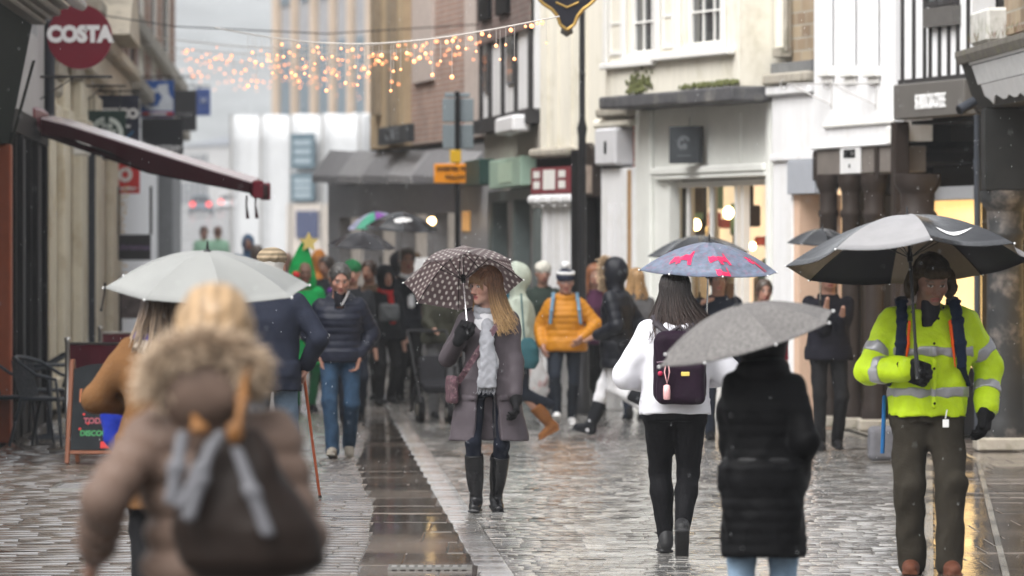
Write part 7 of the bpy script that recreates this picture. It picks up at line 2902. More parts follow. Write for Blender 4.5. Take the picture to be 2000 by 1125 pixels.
# ---------------------------------------------------------------- 6. woman in the tan coat with the pale umbrella
def tan_woman():
    s = skel(1.67, head=(20, 2), fa=(-.08, 0, 0, 0, 0), fb=(.08, .14, 0, 0, 0), ha=(-.21, -.14, 1.16), hb=(.16, -.20, 1.05), ea=(-.9, .6, -.3), eb=(.8, .8, 0))
    r = person('woman with long brown hair in a tan coat under the pale grey umbrella', 316, 27.6, 180)
    put('body', body_mesh(s, .012, False), SKIN, r)
    cm = cloth('tan_wool', (.15, .075, .032), .85, .12)
    S = coat_sdf(s, hem=.56, bulk=.04, hemw=(.20, .16), sleeve=(.070, .064, .056))
    put('coat', S.mesh('coat', .011, (.005, 16, 2)), cm, r)
    S = SDF()
    S.torus(s.neck + A(0, .02, .02), rotx(rad(-15)), .085, .036, sc=(1.15, 1))
    put('scarf', S.mesh('scarf', .01, (.006, 30, 2)), cloth('violet_blue_scarf', (.06, .05, .24), .8), r)
    S = SDF()
    S.ell(s.neck + A(0, .09, -.03), (.13, .06, .05))
    put('fur_collar', S.mesh('fur_collar', .01, (.008, 50, 2)), mat('pale_fur', (.42, .36, .30), .9, .4, 40, .6, 60), r)
    H_, W = hair_cap(s, .014, noise=None, low=-.1, back=-.12)
    base = H_.mesh('hair', .01, (.004, 60, 1), col=lambda V: np.tile(A(.08, .05, .035), (len(V), 1)))
    lh = long_hair(s, 320, .26, .08, (0, .03, 0), 19, (.09, .055, .035), (.26, .19, .13), 50, (.006, .003))
    put('hair', join_meshes('hair', [base, lh]), HAIR, r)
    put('trousers', trousers_mesh(s, (.085, .062, .055), res=.012), cloth('black_trousers'), r)
    for q in 'ab':
        put('shoe', shoe_mesh(s, q, 'shoe', res=.012), M_BLACK, r)
    b = thing('blue_bag', 'crumpled royal blue bag hanging from the arm of the woman in the tan coat', 'bag', (X(228, 28.3), 28.3, 0))
    S = SDF()
    S.loft((0, 0, .80), roty(.05), [0, .06, .18, .30, .36], [.025, .07, .085, .078, .055], [.02, .05, .06, .05, .03], cx=[.02, .01, 0, -.01, -.01])
    put('bag_body', S.mesh('bag_body', .008, (.008, 24, 2)), cloth('royal_blue_nylon', (.015, .03, .26), .45, .15), b)
    MB().tube([(.02, -.01, .81), (-.0, -.02, .76), (.0, -.02, .73), (-.025, -.02, .69)], .010, 6).tube([(-.05, 0, 1.14), (.03, .0, 1.21), (.07, -.1, 1.15)], .009, 6).tube([(.02, 0, .81), (.03, 0, .78)], .02, 6).build('cord', cloth('royal_blue_nylon'), b)
    return r, s


tw, tws = tan_woman()
PG = mat('pale_grey_nylon', (.30, .305, .295), .4, .06, 6, .1, 20, transl=.22)
apx = A(*P(405, 490, 27.7))
pu = umbrella('pale_umbrella', 'pale grey plain umbrella in front of the old man in the flat cap', apx, unit((.02, -.16, 1)), .505, .175, 8, [PG, NU], under=[1], length=.62, spin=12, scallop=.045, sag=.012)
t = MB().tube([P(205, 552, 27.35), P(204, 575, 27.35), P(199, 600, 27.35), P(197, 608, 27.35)], [.006, .004, .004, .007], 6).build('tie_strap', M_BLACK, pu)
bpy.context.view_layer.update()
t.matrix_parent_inverse = pu.matrix_world.inverted()
# ---------------------------------------------------------------- 7. man in the navy padded jacket
def navy_man():
    s = skel(1.74, True, head=(6, 22), lean=4, fa=(-.06, -.16, 0, -8, -6), fb=(.075, .20, .05, 30, 6), ha=(-.165, -.075, .915), hb=(.17, -.075, .905), ea=(-.8, .6, 0), eb=(.8, .6, 0), shw=.172)
    r = person('man with grey hair in a navy padded jacket and jeans, hands in his pockets', 664, 51.4)
    put('body', body_mesh(s, .007, True, (.32, .165, .12), hands=dict(a=dict(curl=(30, 40, 30), n=(.9, -.3, 0), d=(.2, .1, -1), show=1), b=dict(curl=(30, 40, 30), n=(-.9, -.3, 0), d=(-.2, .1, -1), show=1)), stubble=.45, brow=(.06, .05, .045), rosy=.3), SKIN, r)
    nm = mat('navy_padded_nylon', (.007, .009, .019), .5, .15, 10, .1, 50, spec=.2)
    S = coat_sdf(s, hem=.88, bulk=.034, hemw=(.195, .148), sleeve=(.068, .064, .052), quilt=(.062, .009), squilt=(.06, .008), waist=(.195, .142))
    S.torus(s.neck + A(0, .035, .0), rotx(rad(24)), .088, .036, sc=(1.12, 1.0), k=.02)
    S.ell(s.neck + A(0, .12, -.02), (.12, .06, .08), k=.03)
    S.box(s.neck + A(0, -.12, .02), (.035, .07, .11), rotx(.2), .01, op='s', k=.02)
    put('jacket', S.mesh('jacket', .009, (.004, 22, 2)), nm, r)
    mb = MB().tube([(.085, -.115, 1.50), (.055, -.17, 1.43), (.02, -.185, 1.37)], .009, 6)
    mb.build('open_zip', mat('pale_zip_tape', (.30, .30, .31), .5), r)
    MB().ball((-.10, -.185, 1.10), .012, 8).build('badge', M_WHITEL, r)
    S = SDF()
    S.loft((.0, s.neck[1] - .07, 1.36), I3, [0, .08, .15], [.05, .055, .055], [.05, .06, .06])
    put('jumper', S.mesh('jumper', .01), cloth('black_jumper', (.014, .014, .018)), r)
    put('trousers', trousers_mesh(s, (.094, .070, .062), res=.009, noise=(.006, 20, 5), drop=.03), cloth('mid_blue_denim', (.022, .044, .078), .85, .35, .2, 90), r)
    for q in 'ab':
        put('shoe', shoe_mesh(s, q, 'shoe', .12), mat('grey_beige_trainer', (.20, .18, .15), .6, .3, 30), r)
    H_, W = hair_cap(s, .013, noise=None, front=.062, back=-.05)
    put('hair', H_.mesh('hair', .006, (.005, 90, 1), col=lambda V: np.tile(A(.045, .042, .04), (len(V), 1)) * (1 + .5 * np.sin(V[:, 0:1] * 310 + 3 * np.sin(V[:, 2:3] * 160)))), HAIR, r)
    return r


navy_man()


# ---------------------------------------------------------------- 8. old man with the cane, from behind
def old_man():
    s = skel(1.84, True, head=(-6, 6), lean=4, fa=(-.12, .05, 0, 0, 0), fb=(.08, -.1, 0, 0, 0), ha=(-.245, -.10, .98), hb=(.30, -.05, .95), ea=(-.8, .7, 0), eb=(.8, .7, 0), shw=.19)
    r = person('old man in a checked flat cap and navy coat leaning on a cane', 530, 42.2, 180)
    put('body', body_mesh(s, .010, False, (.36, .19, .14), hands=dict(a=dict(curl=(50, 60, 40), n=(.9, 0, 0), d=(.1, -.3, -1), show=1))), SKIN, r)
    cm = cloth('dark_navy_coat', (.017, .020, .032), .7, .12)
    S = coat_sdf(s, hem=.80, bulk=.038, hemw=(.225, .17), sleeve=(.078, .072, .06), waist=(.205, .15))
    S.torus(s.neck + A(0, .01, .01), rotx(rad(-10)), .085, .03, k=.02)
    put('coat', S.mesh('coat', .010, (.006, 14, 6)), cm, r)
    S = SDF()
    S.torus(s.neck + A(0, .01, .055), rotx(rad(-6)), .066, .022, sc=(1, 1.05))
    put('scarf', S.mesh('scarf', .008, (.003, 50, 2)), cloth('cream_scarf', (.50, .47, .40), .85), r)
    H_, W = hair_cap(s, .008, noise=None, back=-.07)
    put('hair', H_.mesh('hair', .008, (.003, 60, 1), col=lambda V: np.tile(A(.45, .43, .40), (len(V), 1))), HAIR, r)
    o, R, g = s.head, s.Rh, s.hs
    S = SDF()
    S.ell(o + R @ A(0, .012, .072) * g, (.108, .128, .064), R)
    S.ell(o + R @ A(0, .03, .045) * g, (.102, .115, .044), R, k=.02)
    S.ell(o + R @ A(0, -.125, .048) * g, (.070, .05, .012), R, k=.02)
    cp_ = mat('beige_check_tweed', (.30, .235, .155), .9, .2, 12, .3, 80)
    N, L = cp_.node_tree.nodes, cp_.node_tree.links
    wv = N.new('ShaderNodeTexWave')
    wv.inputs['Scale'].default_value = 9
    wv.bands_direction = 'Z'
    tcn = N.new('ShaderNodeTexCoord')
    L.new(tcn.outputs['Object'], wv.inputs[0])
    mx = N.new('ShaderNodeMix')
    mx.data_type = 'RGBA'
    mx.blend_type = 'MULTIPLY'
    b_ = N['Principled BSDF']
    src = b_.inputs['Base Color'].links[0].from_socket
    mx.inputs['Factor'].default_value = .55
    L.new(src, mx.inputs[6])
    L.new(wv.outputs['Color'], mx.inputs[7])
    L.new(mx.outputs[2], b_.inputs['Base Color'])
    put('flat_cap', S.mesh('flat_cap', .008, (.003, 40, 1)), cp_, r)
    put('trousers', trousers_mesh(s, (.10, .078, .068), res=.012), cloth('faded_blue_jeans', (.10, .14, .19), .85, .2), r)
    for q in 'ab':
        put('shoe', shoe_mesh(s, q, 'shoe', res=.011), M_BLACK, r)
    # his right hand is at x<0 here, on the viewer's right
    h = A(*r.location) + A(.245, .10, .90)
    c = thing('walking_cane', 'reddish wooden walking cane held by the old man in the cap', 'walking cane', (float(h[0]), float(h[1]), .004))
    MB().tube([(.11, .06, 0), (.055, .03, .42), (.0, 0, .86), (-.005, 0, .90), (-.03, 0, .935), (-.06, 0, .93), (-.075, 0, .90)], [.011, .011, .012, .012, .013, .013, .012], 10).build('stick', mat('red_brown_cane', (.25, .055, .02), .3, .2, 10), c)
    MB().tube([(.11, .06, 0), (.108, .059, .02)], .014, 10).build('ferrule', M_BLACK, c)
    return r


old_man()


# ---------------------------------------------------------------- 9. woman in the mustard padded jacket
def mustard_woman():
    s = skel(1.66, head=(4, 6), fa=(-.085, -.14, .04, -22, -5), fb=(.065, .12, 0, 0, 6), ha=(-.245, -.08, .87), hb=(.18, -.17, .95), ea=(-.5, .8, 0), eb=(1, .5, 0))
    r = person('woman in a mustard padded jacket and navy bobble hat carrying a plastic bag', 1104, 61.4)
    put('body', body_mesh(s, .010, True, (.36, .19, .14), rosy=.5), SKIN, r)
    ym = mat('mustard_padded_nylon', (.44, .175, .010), .5, .06, 10, .1, 50, spec=.2)
    S = coat_sdf(s, hem=.80, bulk=.040, hemw=(.225, .17), sleeve=(.072, .068, .056), quilt=(.066, .009), squilt=(.062, .008), waist=(.205, .15), hipw=(.22, .17), cuff=.02)
    S.torus(s.neck + A(0, .01, .025), rotx(rad(10)), .080, .036, sc=(1.1, 1.05), k=.02)
    put('jacket', S.mesh('jacket', .010, (.004, 22, 2)), ym, r)
    put('trousers', trousers_mesh(s, (.088, .058, .046), res=.011, noise=(.004, 24, 1), stretch=True), cloth('slate_black_jeans', (.018, .022, .030)), r)
    for q in 'ab':
        put('shoe', shoe_mesh(s, q, 'shoe', res=.009), mat('white_trainer', (.60, .60, .60), .5, .2, 30), r)
    o, R, g = s.head, s.Rh, s.hs
    S = SDF()
    S.ell(o + R @ A(0, .012, .050), (.102, .120, .100), R)
    brim_cut(S, s, .03)
    put('hat', S.mesh('hat', .009, (.002, 90, 1)), cloth('navy_knit', (.020, .024, .045), .9), r)
    S = SDF()
    S.torus(o + R @ A(0, .012, .095), R, .084, .020, sc=(1, 1.15))
    S.ell(o + R @ A(0, .02, .175), (.055, .055, .05))
    put('hat_bobble', S.mesh('hat_bobble', .009, (.005, 70, 1)), cloth('white_knit', (.66, .66, .66), .9), r)
    gl_ = MB()
    for q in (-1, 1):
        c = o + R @ A(q * .035, -.116, .006)
        gl_.tube([Vector(c) + Vector((.026 * math.cos(a), 0, .02 * math.sin(a))) for a in [i * math.pi / 6 for i in range(13)]], .0035, 5)
    gl_.tube([Vector(o + R @ A(-.009, -.118, .008)), Vector(o + R @ A(.009, -.118, .008))], .0035, 5)
    gl_.build('glasses', M_BLACK, r)
    b = thing('small_backpack', 'pale blue strapped small rucksack worn by the woman in mustard', 'rucksack', r.location)
    S = SDF()
    S.box((0, .24, 1.20), (.14, .08, .20), I3, .06)
    sb = cloth('pale_blue_webbing', (.13, .22, .30), .7)
    put('sack', S.mesh('sack', .014), sb, b)
    for q in (-1, 1):
        S = SDF()
        S.chain([A(q * .11, .15, 1.36), A(q * .125, .02, 1.425), A(q * .135, -.11, 1.36), A(q * .15, -.175, 1.24), A(q * .165, -.17, 1.10)], [.012] * 5, k=.01, flat=((1, 0, 0), 1.8))
        put('strap', S.mesh('strap', .008), sb, b)
    b = thing('plastic_bag', 'thin white carrier bag with red print held by the woman in mustard', 'bag', tuple(Vector(r.location) + Vector((-.30, -.06, .42))))
    S = SDF()
    S.loft((0, 0, -.12), I3, [0, .08, .25, .40], [.10, .13, .115, .05], [.05, .075, .06, .02])
    put('bag_body', S.mesh('bag_body', .010, (.012, 22, 3)), mat('thin_white_plastic', (.62, .62, .62), .3, .1, 8, .3, 30, transl=.5, stain=(.55, .16, .14), stscale=9), b)
    MB().tube([(-.03, 0, .27), (-.02, 0, .38), (.02, 0, .42), (.03, 0, .38), (.03, 0, .27)], .006, 5).build('handle', M_WHITEL, b)
    return r


mustard_woman()


# ---------------------------------------------------------------- 10. woman in the black hooded coat, white trousers
def hooded_woman():
    # walks to the viewer's left and away: turned so that her front is towards -x and a little away
    s = skel(1.78, head=(0, 4), lean=3, fa=(.05, -.30, .015, -14, 0), fb=(-.03, .34, .22, 62, 0), ha=(-.20, -.10, 1.0), hb=(.20, -.16, 1.02))
    r = person('woman in a black fur edged hood and coat, white trousers and black boots', 1207, 57.0, -115)
    put('body', body_mesh(s, .012, False), SKIN, r)
    km = mat('black_padded_nylon', (.0085, .0095, .014), .45, .15, 10, .1, 50, spec=.2)
    S = coat_sdf(s, hem=.70, bulk=.030, hemw=(.195, .165), sleeve=(.078, .070, .056), quilt=(.095, .008), squilt=(.09, .007))
    S.ell(s.head + A(0, .025, .01), (.114, .132, .152), s.Rh, k=.02)
    S.cap(s.neck, s.head, .088, .095, k=.03)
    S.ell(s.head + A(0, -.14, -.0), (.075, .075, .11), k=.01, op='s')
    put('coat', S.mesh('coat', .010, (.004, 18, 2)), km, r)
    pts = []
    c = s.head + A(0, -.085, .0)
    for i in range(60):
        a = 2 * math.pi * i / 60
        p = c + A(.088 * math.cos(a), .0, .13 * math.sin(a))
        pts.append((p, unit((math.cos(a), -.6, math.sin(a))), .01))
    put('fur_trim', fur_tufts(pts, None, 700, .055, 5, (.30, .2, .12), (.55, .42, .28), (.006, .002)), FURM, r)
    put('trousers', trousers_mesh(s, (.088, .062, .050), res=.011, noise=(.004, 24, 1), stretch=True), cloth('white_jeans', (.66, .66, .68)), r)
    for q in 'ab':
        put('boot', shoe_mesh(s, q, 'boot', top=.27, rt=.068, wide=1.15), mat('black_sheepskin', (.014, .015, .018), .9, .2, 20, spec=.1), r)
    return r


hooded_woman()


# ---------------------------------------------------------------- a quick figure for the street behind
def passer(label, px, d, H, coat, legs, rz=0, male=True, hem=.82, hat=None, hair=(.05, .035, .025), skin=(.34, .19, .14), stride=.0, cm=None, bulk=.03, res=.016, long=False, ha=None, hb=None, quilt=None,
           scarf=None, hood=None, group='shoppers in the distance', shoes=None, boots=None, full=True, lean=1, head=(0, 5), hatkind='knit', bag=None):
    s = skel(H, male, head=head, lean=lean, fa=(-.09, -stride, 0, 0, 0), fb=(.09, stride, stride * .3, stride * 90, 0), ha=ha, hb=hb)
    r = person(label, px, d, rz, group)
    put('body', body_mesh(s, res * .75, False, skin), SKIN, r)
    S = coat_sdf(s, hem=hem * H / 1.7, bulk=bulk, hemw=(.20 + bulk * .5, .15 + bulk * .4), sleeve=(.068, .062, .05), quilt=quilt)
    if hood:
        S.ell(s.head + A(0, .03, .015), (.112, .13, .148), k=.02)
        S.cap(s.neck, s.head, .085, .095, k=.03)
        S.ell(s.head + s.Rh @ A(0, -.14, -.01), (.07, .075, .105), s.Rh, k=.01, op='s')
    else:
        S.torus(s.neck + A(0, .01, .015), rotx(rad(10)), .078, .028, k=.02)
    put('coat', S.mesh('coat', res, (.0085, 15, px * .01)), coat, r)
    if scarf:
        S = SDF()
        S.torus(s.neck + A(0, -.01, .02), rotx(rad(18)), .07, .034)
        S.cap(s.neck + A(.02, -.12, -.05), s.neck + A(.03, -.16, -.35), .04, .045, k=.02)
        put('scarf', S.mesh('scarf', res * .8), scarf, r)
    put('trousers', trousers_mesh(s, (.09, .066, .056 if not boots else .05), res=res, drop=.04 if not boots else .06 - boots), legs, r)
    for q in 'ab':
        put('shoe', shoe_mesh(s, q, 'boot' if boots else 'shoe', top=boots or .12, rt=.062, res=res * .8), shoes or M_BLACK, r)
    if not hood:
        H_, W = hair_cap(s, .016 if not hat else .008, noise=None, back=-.12 if not male else -.06)
        me = H_.mesh('hair', res * .7, (.004, 60, 1), col=lambda V: np.tile(A(*hair), (len(V), 1)))
        if long:
            me = join_meshes('hair', [me, long_hair(s, 150, .24, .06, (0, 0, 0), int(px), hair, tuple(v * 1.6 for v in hair), 50, (.008, .004))])
        put('hair', me, HAIR, r)
    if hat:
        o, R = s.head, s.Rh
        S = SDF()
        S.ell(o + R @ A(0, .012, .052), (.103, .121, .098), R)
        if hatkind == 'knit':
            brim_cut(S, s)
        else:
            S.ell(o + R @ A(0, -.12, .045), (.07, .05, .012), R, k=.02)
        put('hat', S.mesh('hat', res * .7, (.007, 45, px)), hat, r)
    return r, s


BLK = cloth('black_wool', (.010, .010, .012))
CHR = cloth('charcoal_wool', (.022, .024, .028))
NVY = cloth('navy_wool', (.015, .019, .033))
DGN = cloth('dark_green_waxed', (.025, .036, .030), .6)
OLV = cloth('olive_parka', (.040, .040, .030))
GRYW = cloth('grey_wool', (.09, .09, .095))
BRN = cloth('brown_wool', (.07, .045, .03))
BLKT = cloth('black_trousers')
JNS = cloth('blue_jeans', (.035, .055, .09), .8, .25)
DJN = cloth('dark_jeans', (.016, .02, .03))

# 11. pale mint jacket behind the main woman
r, s = passer('person in a pale mint hooded jacket and tan boots behind the spotted umbrella', 1012, 55.5, 1.72, cloth('pale_mint_nylon', (.36, .40, .34), .5), DJN, rz=-75, male=False, hem=.92, hood=True, stride=.30,
              shoes=cloth('tan_sheepskin', (.20, .085, .032), .9), boots=.26, res=.012, group=None, bulk=.04)
b = thing('teal_bag', 'dark teal handbag at the hip of the person in the mint jacket', 'bag', (X(1030, 55.1), 55.1, .78))
S = SDF()
S.loft((0, 0, -.05), I3, [0, .08, .2, .30], [.08, .12, .11, .05], [.05, .07, .06, .03])
put('bag_body', S.mesh('bag_body', .012, (.006, 18, 1)), cloth('dark_teal_leather', (.03, .085, .10), .5), b)
MB().tube([(-.03, 0, .24), (-.05, .05, .5), (-.06, .08, .68)], .010, 5).build('strap', cloth('dark_teal_leather'), b)

# 12. parent in olive with a pushchair
r, s = passer('person in an olive parka pushing a pushchair, half hidden by the spotted umbrella', 862, 64.0, 1.70, OLV, GRYW, rz=15, male=False, hem=.86, res=.014, group=None, bulk=.045, ha=(-.18, -.38, 1.0), hb=(.18, -.38, 1.0))
pc = thing('pushchair', 'dark pushchair with small wheels just left of the woman with the spotted umbrella', 'pushchair', (X(852, 62.4), 62.4, gz(62.4) + .004), rad(12))
fr = MB()
for q in (-1, 1):
    fr.tube([(q * .22, .55, 1.0), (q * .22, .35, .85), (q * .22, -.25, .22)], .014, 7)
    fr.tube([(q * .22, .30, .12), (q * .22, .05, .50), (q * .2, -.05, .62)], .014, 7)
fr.tube([(-.22, .55, 1.0), (.22, .55, 1.0)], .016, 8).tube([(.06, -.42, .12), (.02, -.2, .3)], .014, 7)
fr.build('frame', mat('grey_alloy', (.025, .025, .027), .5, spec=.1), pc)
S = SDF()
S.box((0, .08, .40), (.15, .18, .05), rotx(.2), .04)
S.box((0, .22, .56), (.15, .05, .18), rotx(-.35), .05, k=.03)
put('seat', S.mesh('seat', .014), cloth('charcoal_seat_fabric', (.02, .02, .023)), pc)
for (x, y, rr_) in ((-.20, -.10, .15), (.06, -.42, .12), (.24, -.05, .15)):
    o = MB().tube([(x - .03, y, rr_), (x + .03, y, rr_)], rr_, 18).build('wheel', M_BLACK, pc)
    MB().tube([(x - .036, y, rr_), (x + .036, y, rr_)], rr_ * .45, 12).build('hub', M_STEEL, o)

# 13. man behind the terrier umbrella, with his own black umbrella
r, s = passer('man in a navy coat under a black umbrella, partly behind the terrier umbrella', 1402, 56.5, 1.70, NVY, DJN, rz=5, hem=.70, stride=.1, res=.014, group=None, bulk=.05, ha=(-.20, -.22, 1.36))
umbrella('black_umbrella', 'black umbrella with a pale seam rising behind the terrier umbrella', A(*P(1362, 459, 56.2)), unit((-.04, -.04, 1)), .50, .19, 8, [NB, DENU], under=[1], length=.62, spin=0, sag=.014, group='black umbrellas')
r, s = passer('person in a crimson coat just showing behind the terrier umbrella', 1492, 60, 1.56, cloth('crimson_wool', (.28, .012, .035)), BLKT, rz=10, male=False, res=.016, group=None)

# 14. dark figure by the columns
r, s = passer('man in a long dark overcoat by the arcade columns, his head hidden by umbrellas', 1618, 53.4, 1.74, cloth('midnight_overcoat', (.010, .010, .015)), BLKT, rz=6, hem=.83, res=.013, group=None, bulk=.04, stride=.06, ha=(-.08, -.36, 1.33), hb=(.08, -.30, 1.26), hood=None)
umbrella('small_black_umbrella', 'wet black umbrella half hidden behind the golf umbrella', A(*P(1606, 446, 53.0)), unit((.03, -.06, 1)), .33, .14, 8, [NB, DENU], under=[1], length=.72, spin=8, sag=.012, group='black umbrellas')
b = thing('dark_holdall', 'small grey bundle with blue straps on the pavement beyond the hi-vis man', 'bag', (X(1722, 50), 50.0, .012))
S = SDF()
S.box((0, 0, .16), (.12, .16, .15), I3, .05)
put('bag_body', S.mesh('bag_body', .014, (.008, 16, 1)), cloth('grey_holdall', (.10, .10, .11)), b)


# 15. person in the Christmas tree costume
def tree_person():
    s = skel(1.74, False, head=(0, 5), ha=(-.30, -.15, 1.0), hb=(.30, -.12, .98))
    r = person('person dressed as a green felt Christmas tree with baubles and a gold star', 594, 66.5, 12)
    put('body', body_mesh(s, .012, True, (.16, .085, .06)), SKIN, r)
    gm_ = cloth('bright_green_felt', (.012, .30, .075), .9, .15)
    S = SDF()
    for (z0, z1, r0, r1) in ((.55, .98, .34, .22), (.86, 1.22, .31, .20), (1.12, 1.42, .27, .17)):
        S.loft((0, .02, z0), I3, [0, (z1 - z0) * .5, z1 - z0], [r0, (r0 + r1) / 2, r1], [r0 * .7, (r0 + r1) * .35, r1 * .7], k=.015)
    for q in 'ab':
        S.cap(s.sh[q], s.el[q], .085, .085, k=.03)
        S.cap(s.el[q], s.wr[q], .085, .10, k=.02)
    put('costume', S.mesh('costume', .014, (.012, 12, 3)), gm_, r)
    S = SDF()
    S.loft((-.02, .06, 1.44), I3, [0, .14, .30, .46, .56], [.17, .165, .13, .075, .02], [.13, .14, .12, .07, .02], cx=[0, 0, .0, .02, .03])
    S.ell(s.head + A(0, -.12, -.01), (.075, .10, .10), k=.01, op='s')
    S.cap((-.17, .0, 1.40), (-.05, .05, 1.75), .10, .05, k=.04)
    put('hood', S.mesh('hood', .012, (.008, 16, 3)), gm_, r)
    st = MB()
    cx, cz = .05, 1.98
    pts = []
    for i in range(10):
        a = math.pi / 2 + i * math.pi / 5
        R_ = .12 if i % 2 == 0 else .055
        pts.append((cx + R_ * math.cos(a), cz + R_ * math.sin(a)))
    st.prism(pts, -.05, .0)
    st.build('star', mat('gold_felt', (.70, .55, .18), .6, .1), r)
    bm = mat('red_bauble', (.55, .015, .02), .3, .05)
    for (x, y, z) in ((-.12, -.14, 1.60), (-.16, -.20, 1.20), (.14, -.22, 1.05), (.0, -.26, .82)):
        MB().ball((x, y, z), .045, 12).build('bauble', bm, r)
    tm = MB()
    for i in range(14):
        k = i / 13
        tm.ball((-.20 + .42 * k, -.20 - .05 * math.sin(k * 3.1), 1.36 - .30 * k), .035, 8)
        tm.ball((.20 - .42 * k, -.25 - .05 * math.sin(k * 3.1), 1.08 - .26 * k), .035, 8)
    tm.build('tinsel', mat('white_tinsel', (.62, .64, .62), .6, .4, 60, 1.0, 90), r)
    put('trousers', trousers_mesh(s, res=.014), cloth('green_leggings', (.015, .10, .04)), r)
    for q in 'ab':
        put('shoe', shoe_mesh(s, q, 'shoe', res=.012), M_BLACK, r)


tree_person()

# ---------------------------------------------------------------- the crowd beyond
g_ = 'shoppers in the distance'
GRN = cloth('green_felt_hat', (.02, .13, .05))
WKN = cloth('white_knit')
GKN = cloth('grey_knit', (.06, .063, .07))
TEAL = cloth('teal_wool', (.03, .12, .17))
PLUM = cloth('plum_wool', (.06, .02, .045))
CRM = cloth('cream_wool', (.5, .47, .42))
passer('grey haired woman in a dark coat with a purple scarf beside the tree costume', 655, 72, 1.62, NVY, BLKT, 8, False, 1.0, None, (.42, .39, .35), scarf=cloth('purple_scarf', (.12, .03, .24)))
passer('man in a green felt hat and dark coat behind the man in the navy jacket', 687, 62.5, 1.76, CHR, DJN, 6, True, .75, GRN, (.05, .05, .05), stride=.1)
passer('person with a ruddy face under the drooping black umbrella behind the green hat', 722, 71, 1.72, BRN, BLKT, -20, True, .75, None, (.04, .025, .02), (.30, .15, .10))
passer('woman in a charcoal hooded coat with a red scarf', 752, 69.5, 1.66, cloth('charcoal_hooded_coat', (.012, .013, .016)), BLKT, 25, False, .80, hood=True, scarf=cloth('red_scarf', (.35, .02, .02)), stride=.05)
b = thing('shiny_bag', 'grey shiny bag on the hip of the woman in the charcoal hooded coat', 'bag', tuple(P(760, 610, 69.2)))
S = SDF()
S.box((0, 0, 0), (.13, .06, .11), I3, .04)
put('bag_body', S.mesh('bag_body', .014, (.008, 20, 1)), mat('grey_patent', (.07, .075, .08), .2, .3, 10), b)
passer('tall man in a dark open jacket and white shirt, hand on his chest', 794, 70.5, 1.88, cloth('dark_suit', (.012, .013, .017)), BLKT, 12, True, .76, None, (.06, .04, .025), scarf=cloth('white_shirt', (.62, .63, .66)), ha=(-.26, -.28, 1.10), hb=(.02, -.24, 1.42))
passer('woman with fair hair holding a white sheet of paper beside the tall man', 832, 73.5, 1.70, cloth('rose_grey_coat', (.13, .09, .09)), BLKT, -10, False, .85, None, (.25, .17, .10), long=True)
tag(MB().rbox((-.17, -.01, -.12), (.17, .01, .12), .004).build('paper_sheet', M_WHITEL), 'white sheet of paper held by the fair haired woman in the crowd', 'paper').location = P(835, 522, 73)
passer('dark haired person just behind the top of the spotted umbrella', 938, 66, 1.72, BLK, BLKT, 170, True, .8, None, (.02, .015, .014))
for i, (px, d, H, c, l, hr, lb, kw) in enumerate((
        (868, 88, 1.72, NVY, BLKT, (.05, .035, .03), 'dark coated shopper left of the sign pole, in the far crowd', {}),
        (905, 90, 1.70, BRN, BLKT, (.16, .10, .06), 'brown haired shopper right of the sign pole, in the far crowd', {}),
        (945, 92, 1.74, GRYW, DJN, (.30, .20, .10), 'sandy haired shopper in grey below the green shop', {}),
        (976, 80, 1.68, CHR, DJN, (.4, .4, .4), 'shopper in a red and white Santa hat above the spotted umbrella', dict(hat=cloth('santa_red', (.45, .02, .02)))),
        (1018, 74, 1.70, TEAL, DJN, (.3, .25, .2), 'shopper in a teal coat and white knitted hat', dict(hat=WKN)),
        (1060, 68.5, 1.72, DGN, DJN, (.5, .5, .5), 'stout shopper in a dark green jacket and white woolly hat', dict(hat=cloth('off_white_wool_hat', (.58, .56, .50)), bulk=.07, rz=10)),
        (1160, 66.8, 1.70, PLUM, BLKT, (.22, .08, .03), 'auburn haired woman in a plum coat by the lamp post', dict(long=True, male=False)),
        (1243, 63.5, 1.66, GRYW, DJN, (.30, .18, .08), 'fair haired shopper just behind the black fur edged hood', dict(long=True, male=False)),
        (622, 84, 1.70, cloth('orange_anorak', (.50, .20, .05)), DJN, (.2, .14, .1), 'shopper in an orange anorak behind the tree costume', dict(hood=True)),
        (560, 88, 1.62, cloth('mauve_coat', (.24, .10, .20)), DJN, (.3, .2, .15), 'shopper in a mauve coat right of the flat cap', {}),
        (368, 74, 1.70, BRN, DJN, (.13, .08, .05), 'brown haired shopper behind the peak of the pale umbrella', dict(long=True, male=False)),
        (318, 78, 1.64, CHR, DJN, (.08, .06, .05), 'dark shopper close to the white shop on the left', {}),
        (470, 76, 1.66, OLV, DJN, (.16, .13, .08), 'shopper in an olive jacket just left of the flat cap', {}),
        (502, 86, 1.76, NVY, DJN, (.10, .08, .07), 'shopper in navy with a red bag strap above the flat cap', dict(scarf=cloth('red_scarf'))),
        (484, 98, 1.80, cloth('steel_blue_anorak', (.09, .15, .24)), DJN, (.15, .12, .1), 'tall shopper in a steel blue anorak by the white scaffold', dict(hood=True)),
        (398, 125, 1.72, cloth('pale_green_vest', (.30, .50, .36)), CHR, (.1, .06, .05), 'street worker in a pale green vest far up the street, left of a pair', dict(hem=.9)),
        (426, 127, 1.70, cloth('pale_green_vest'), CHR, (.14, .07, .05), 'street worker in a pale green vest far up the street, right of a pair', dict(hem=.9)))):
    kw = dict(kw)
    rz = kw.pop('rz', (i * 67) % 60 - 30 + (180 if i % 3 == 1 else 0))
    male = kw.pop('male', i % 2 == 0)
    hem = kw.pop('hem', .78)
    hat = kw.pop('hat', None)
    passer(lb, px, d, H, c, l, rz, male, hem, hat, hr, res=.02, **kw)

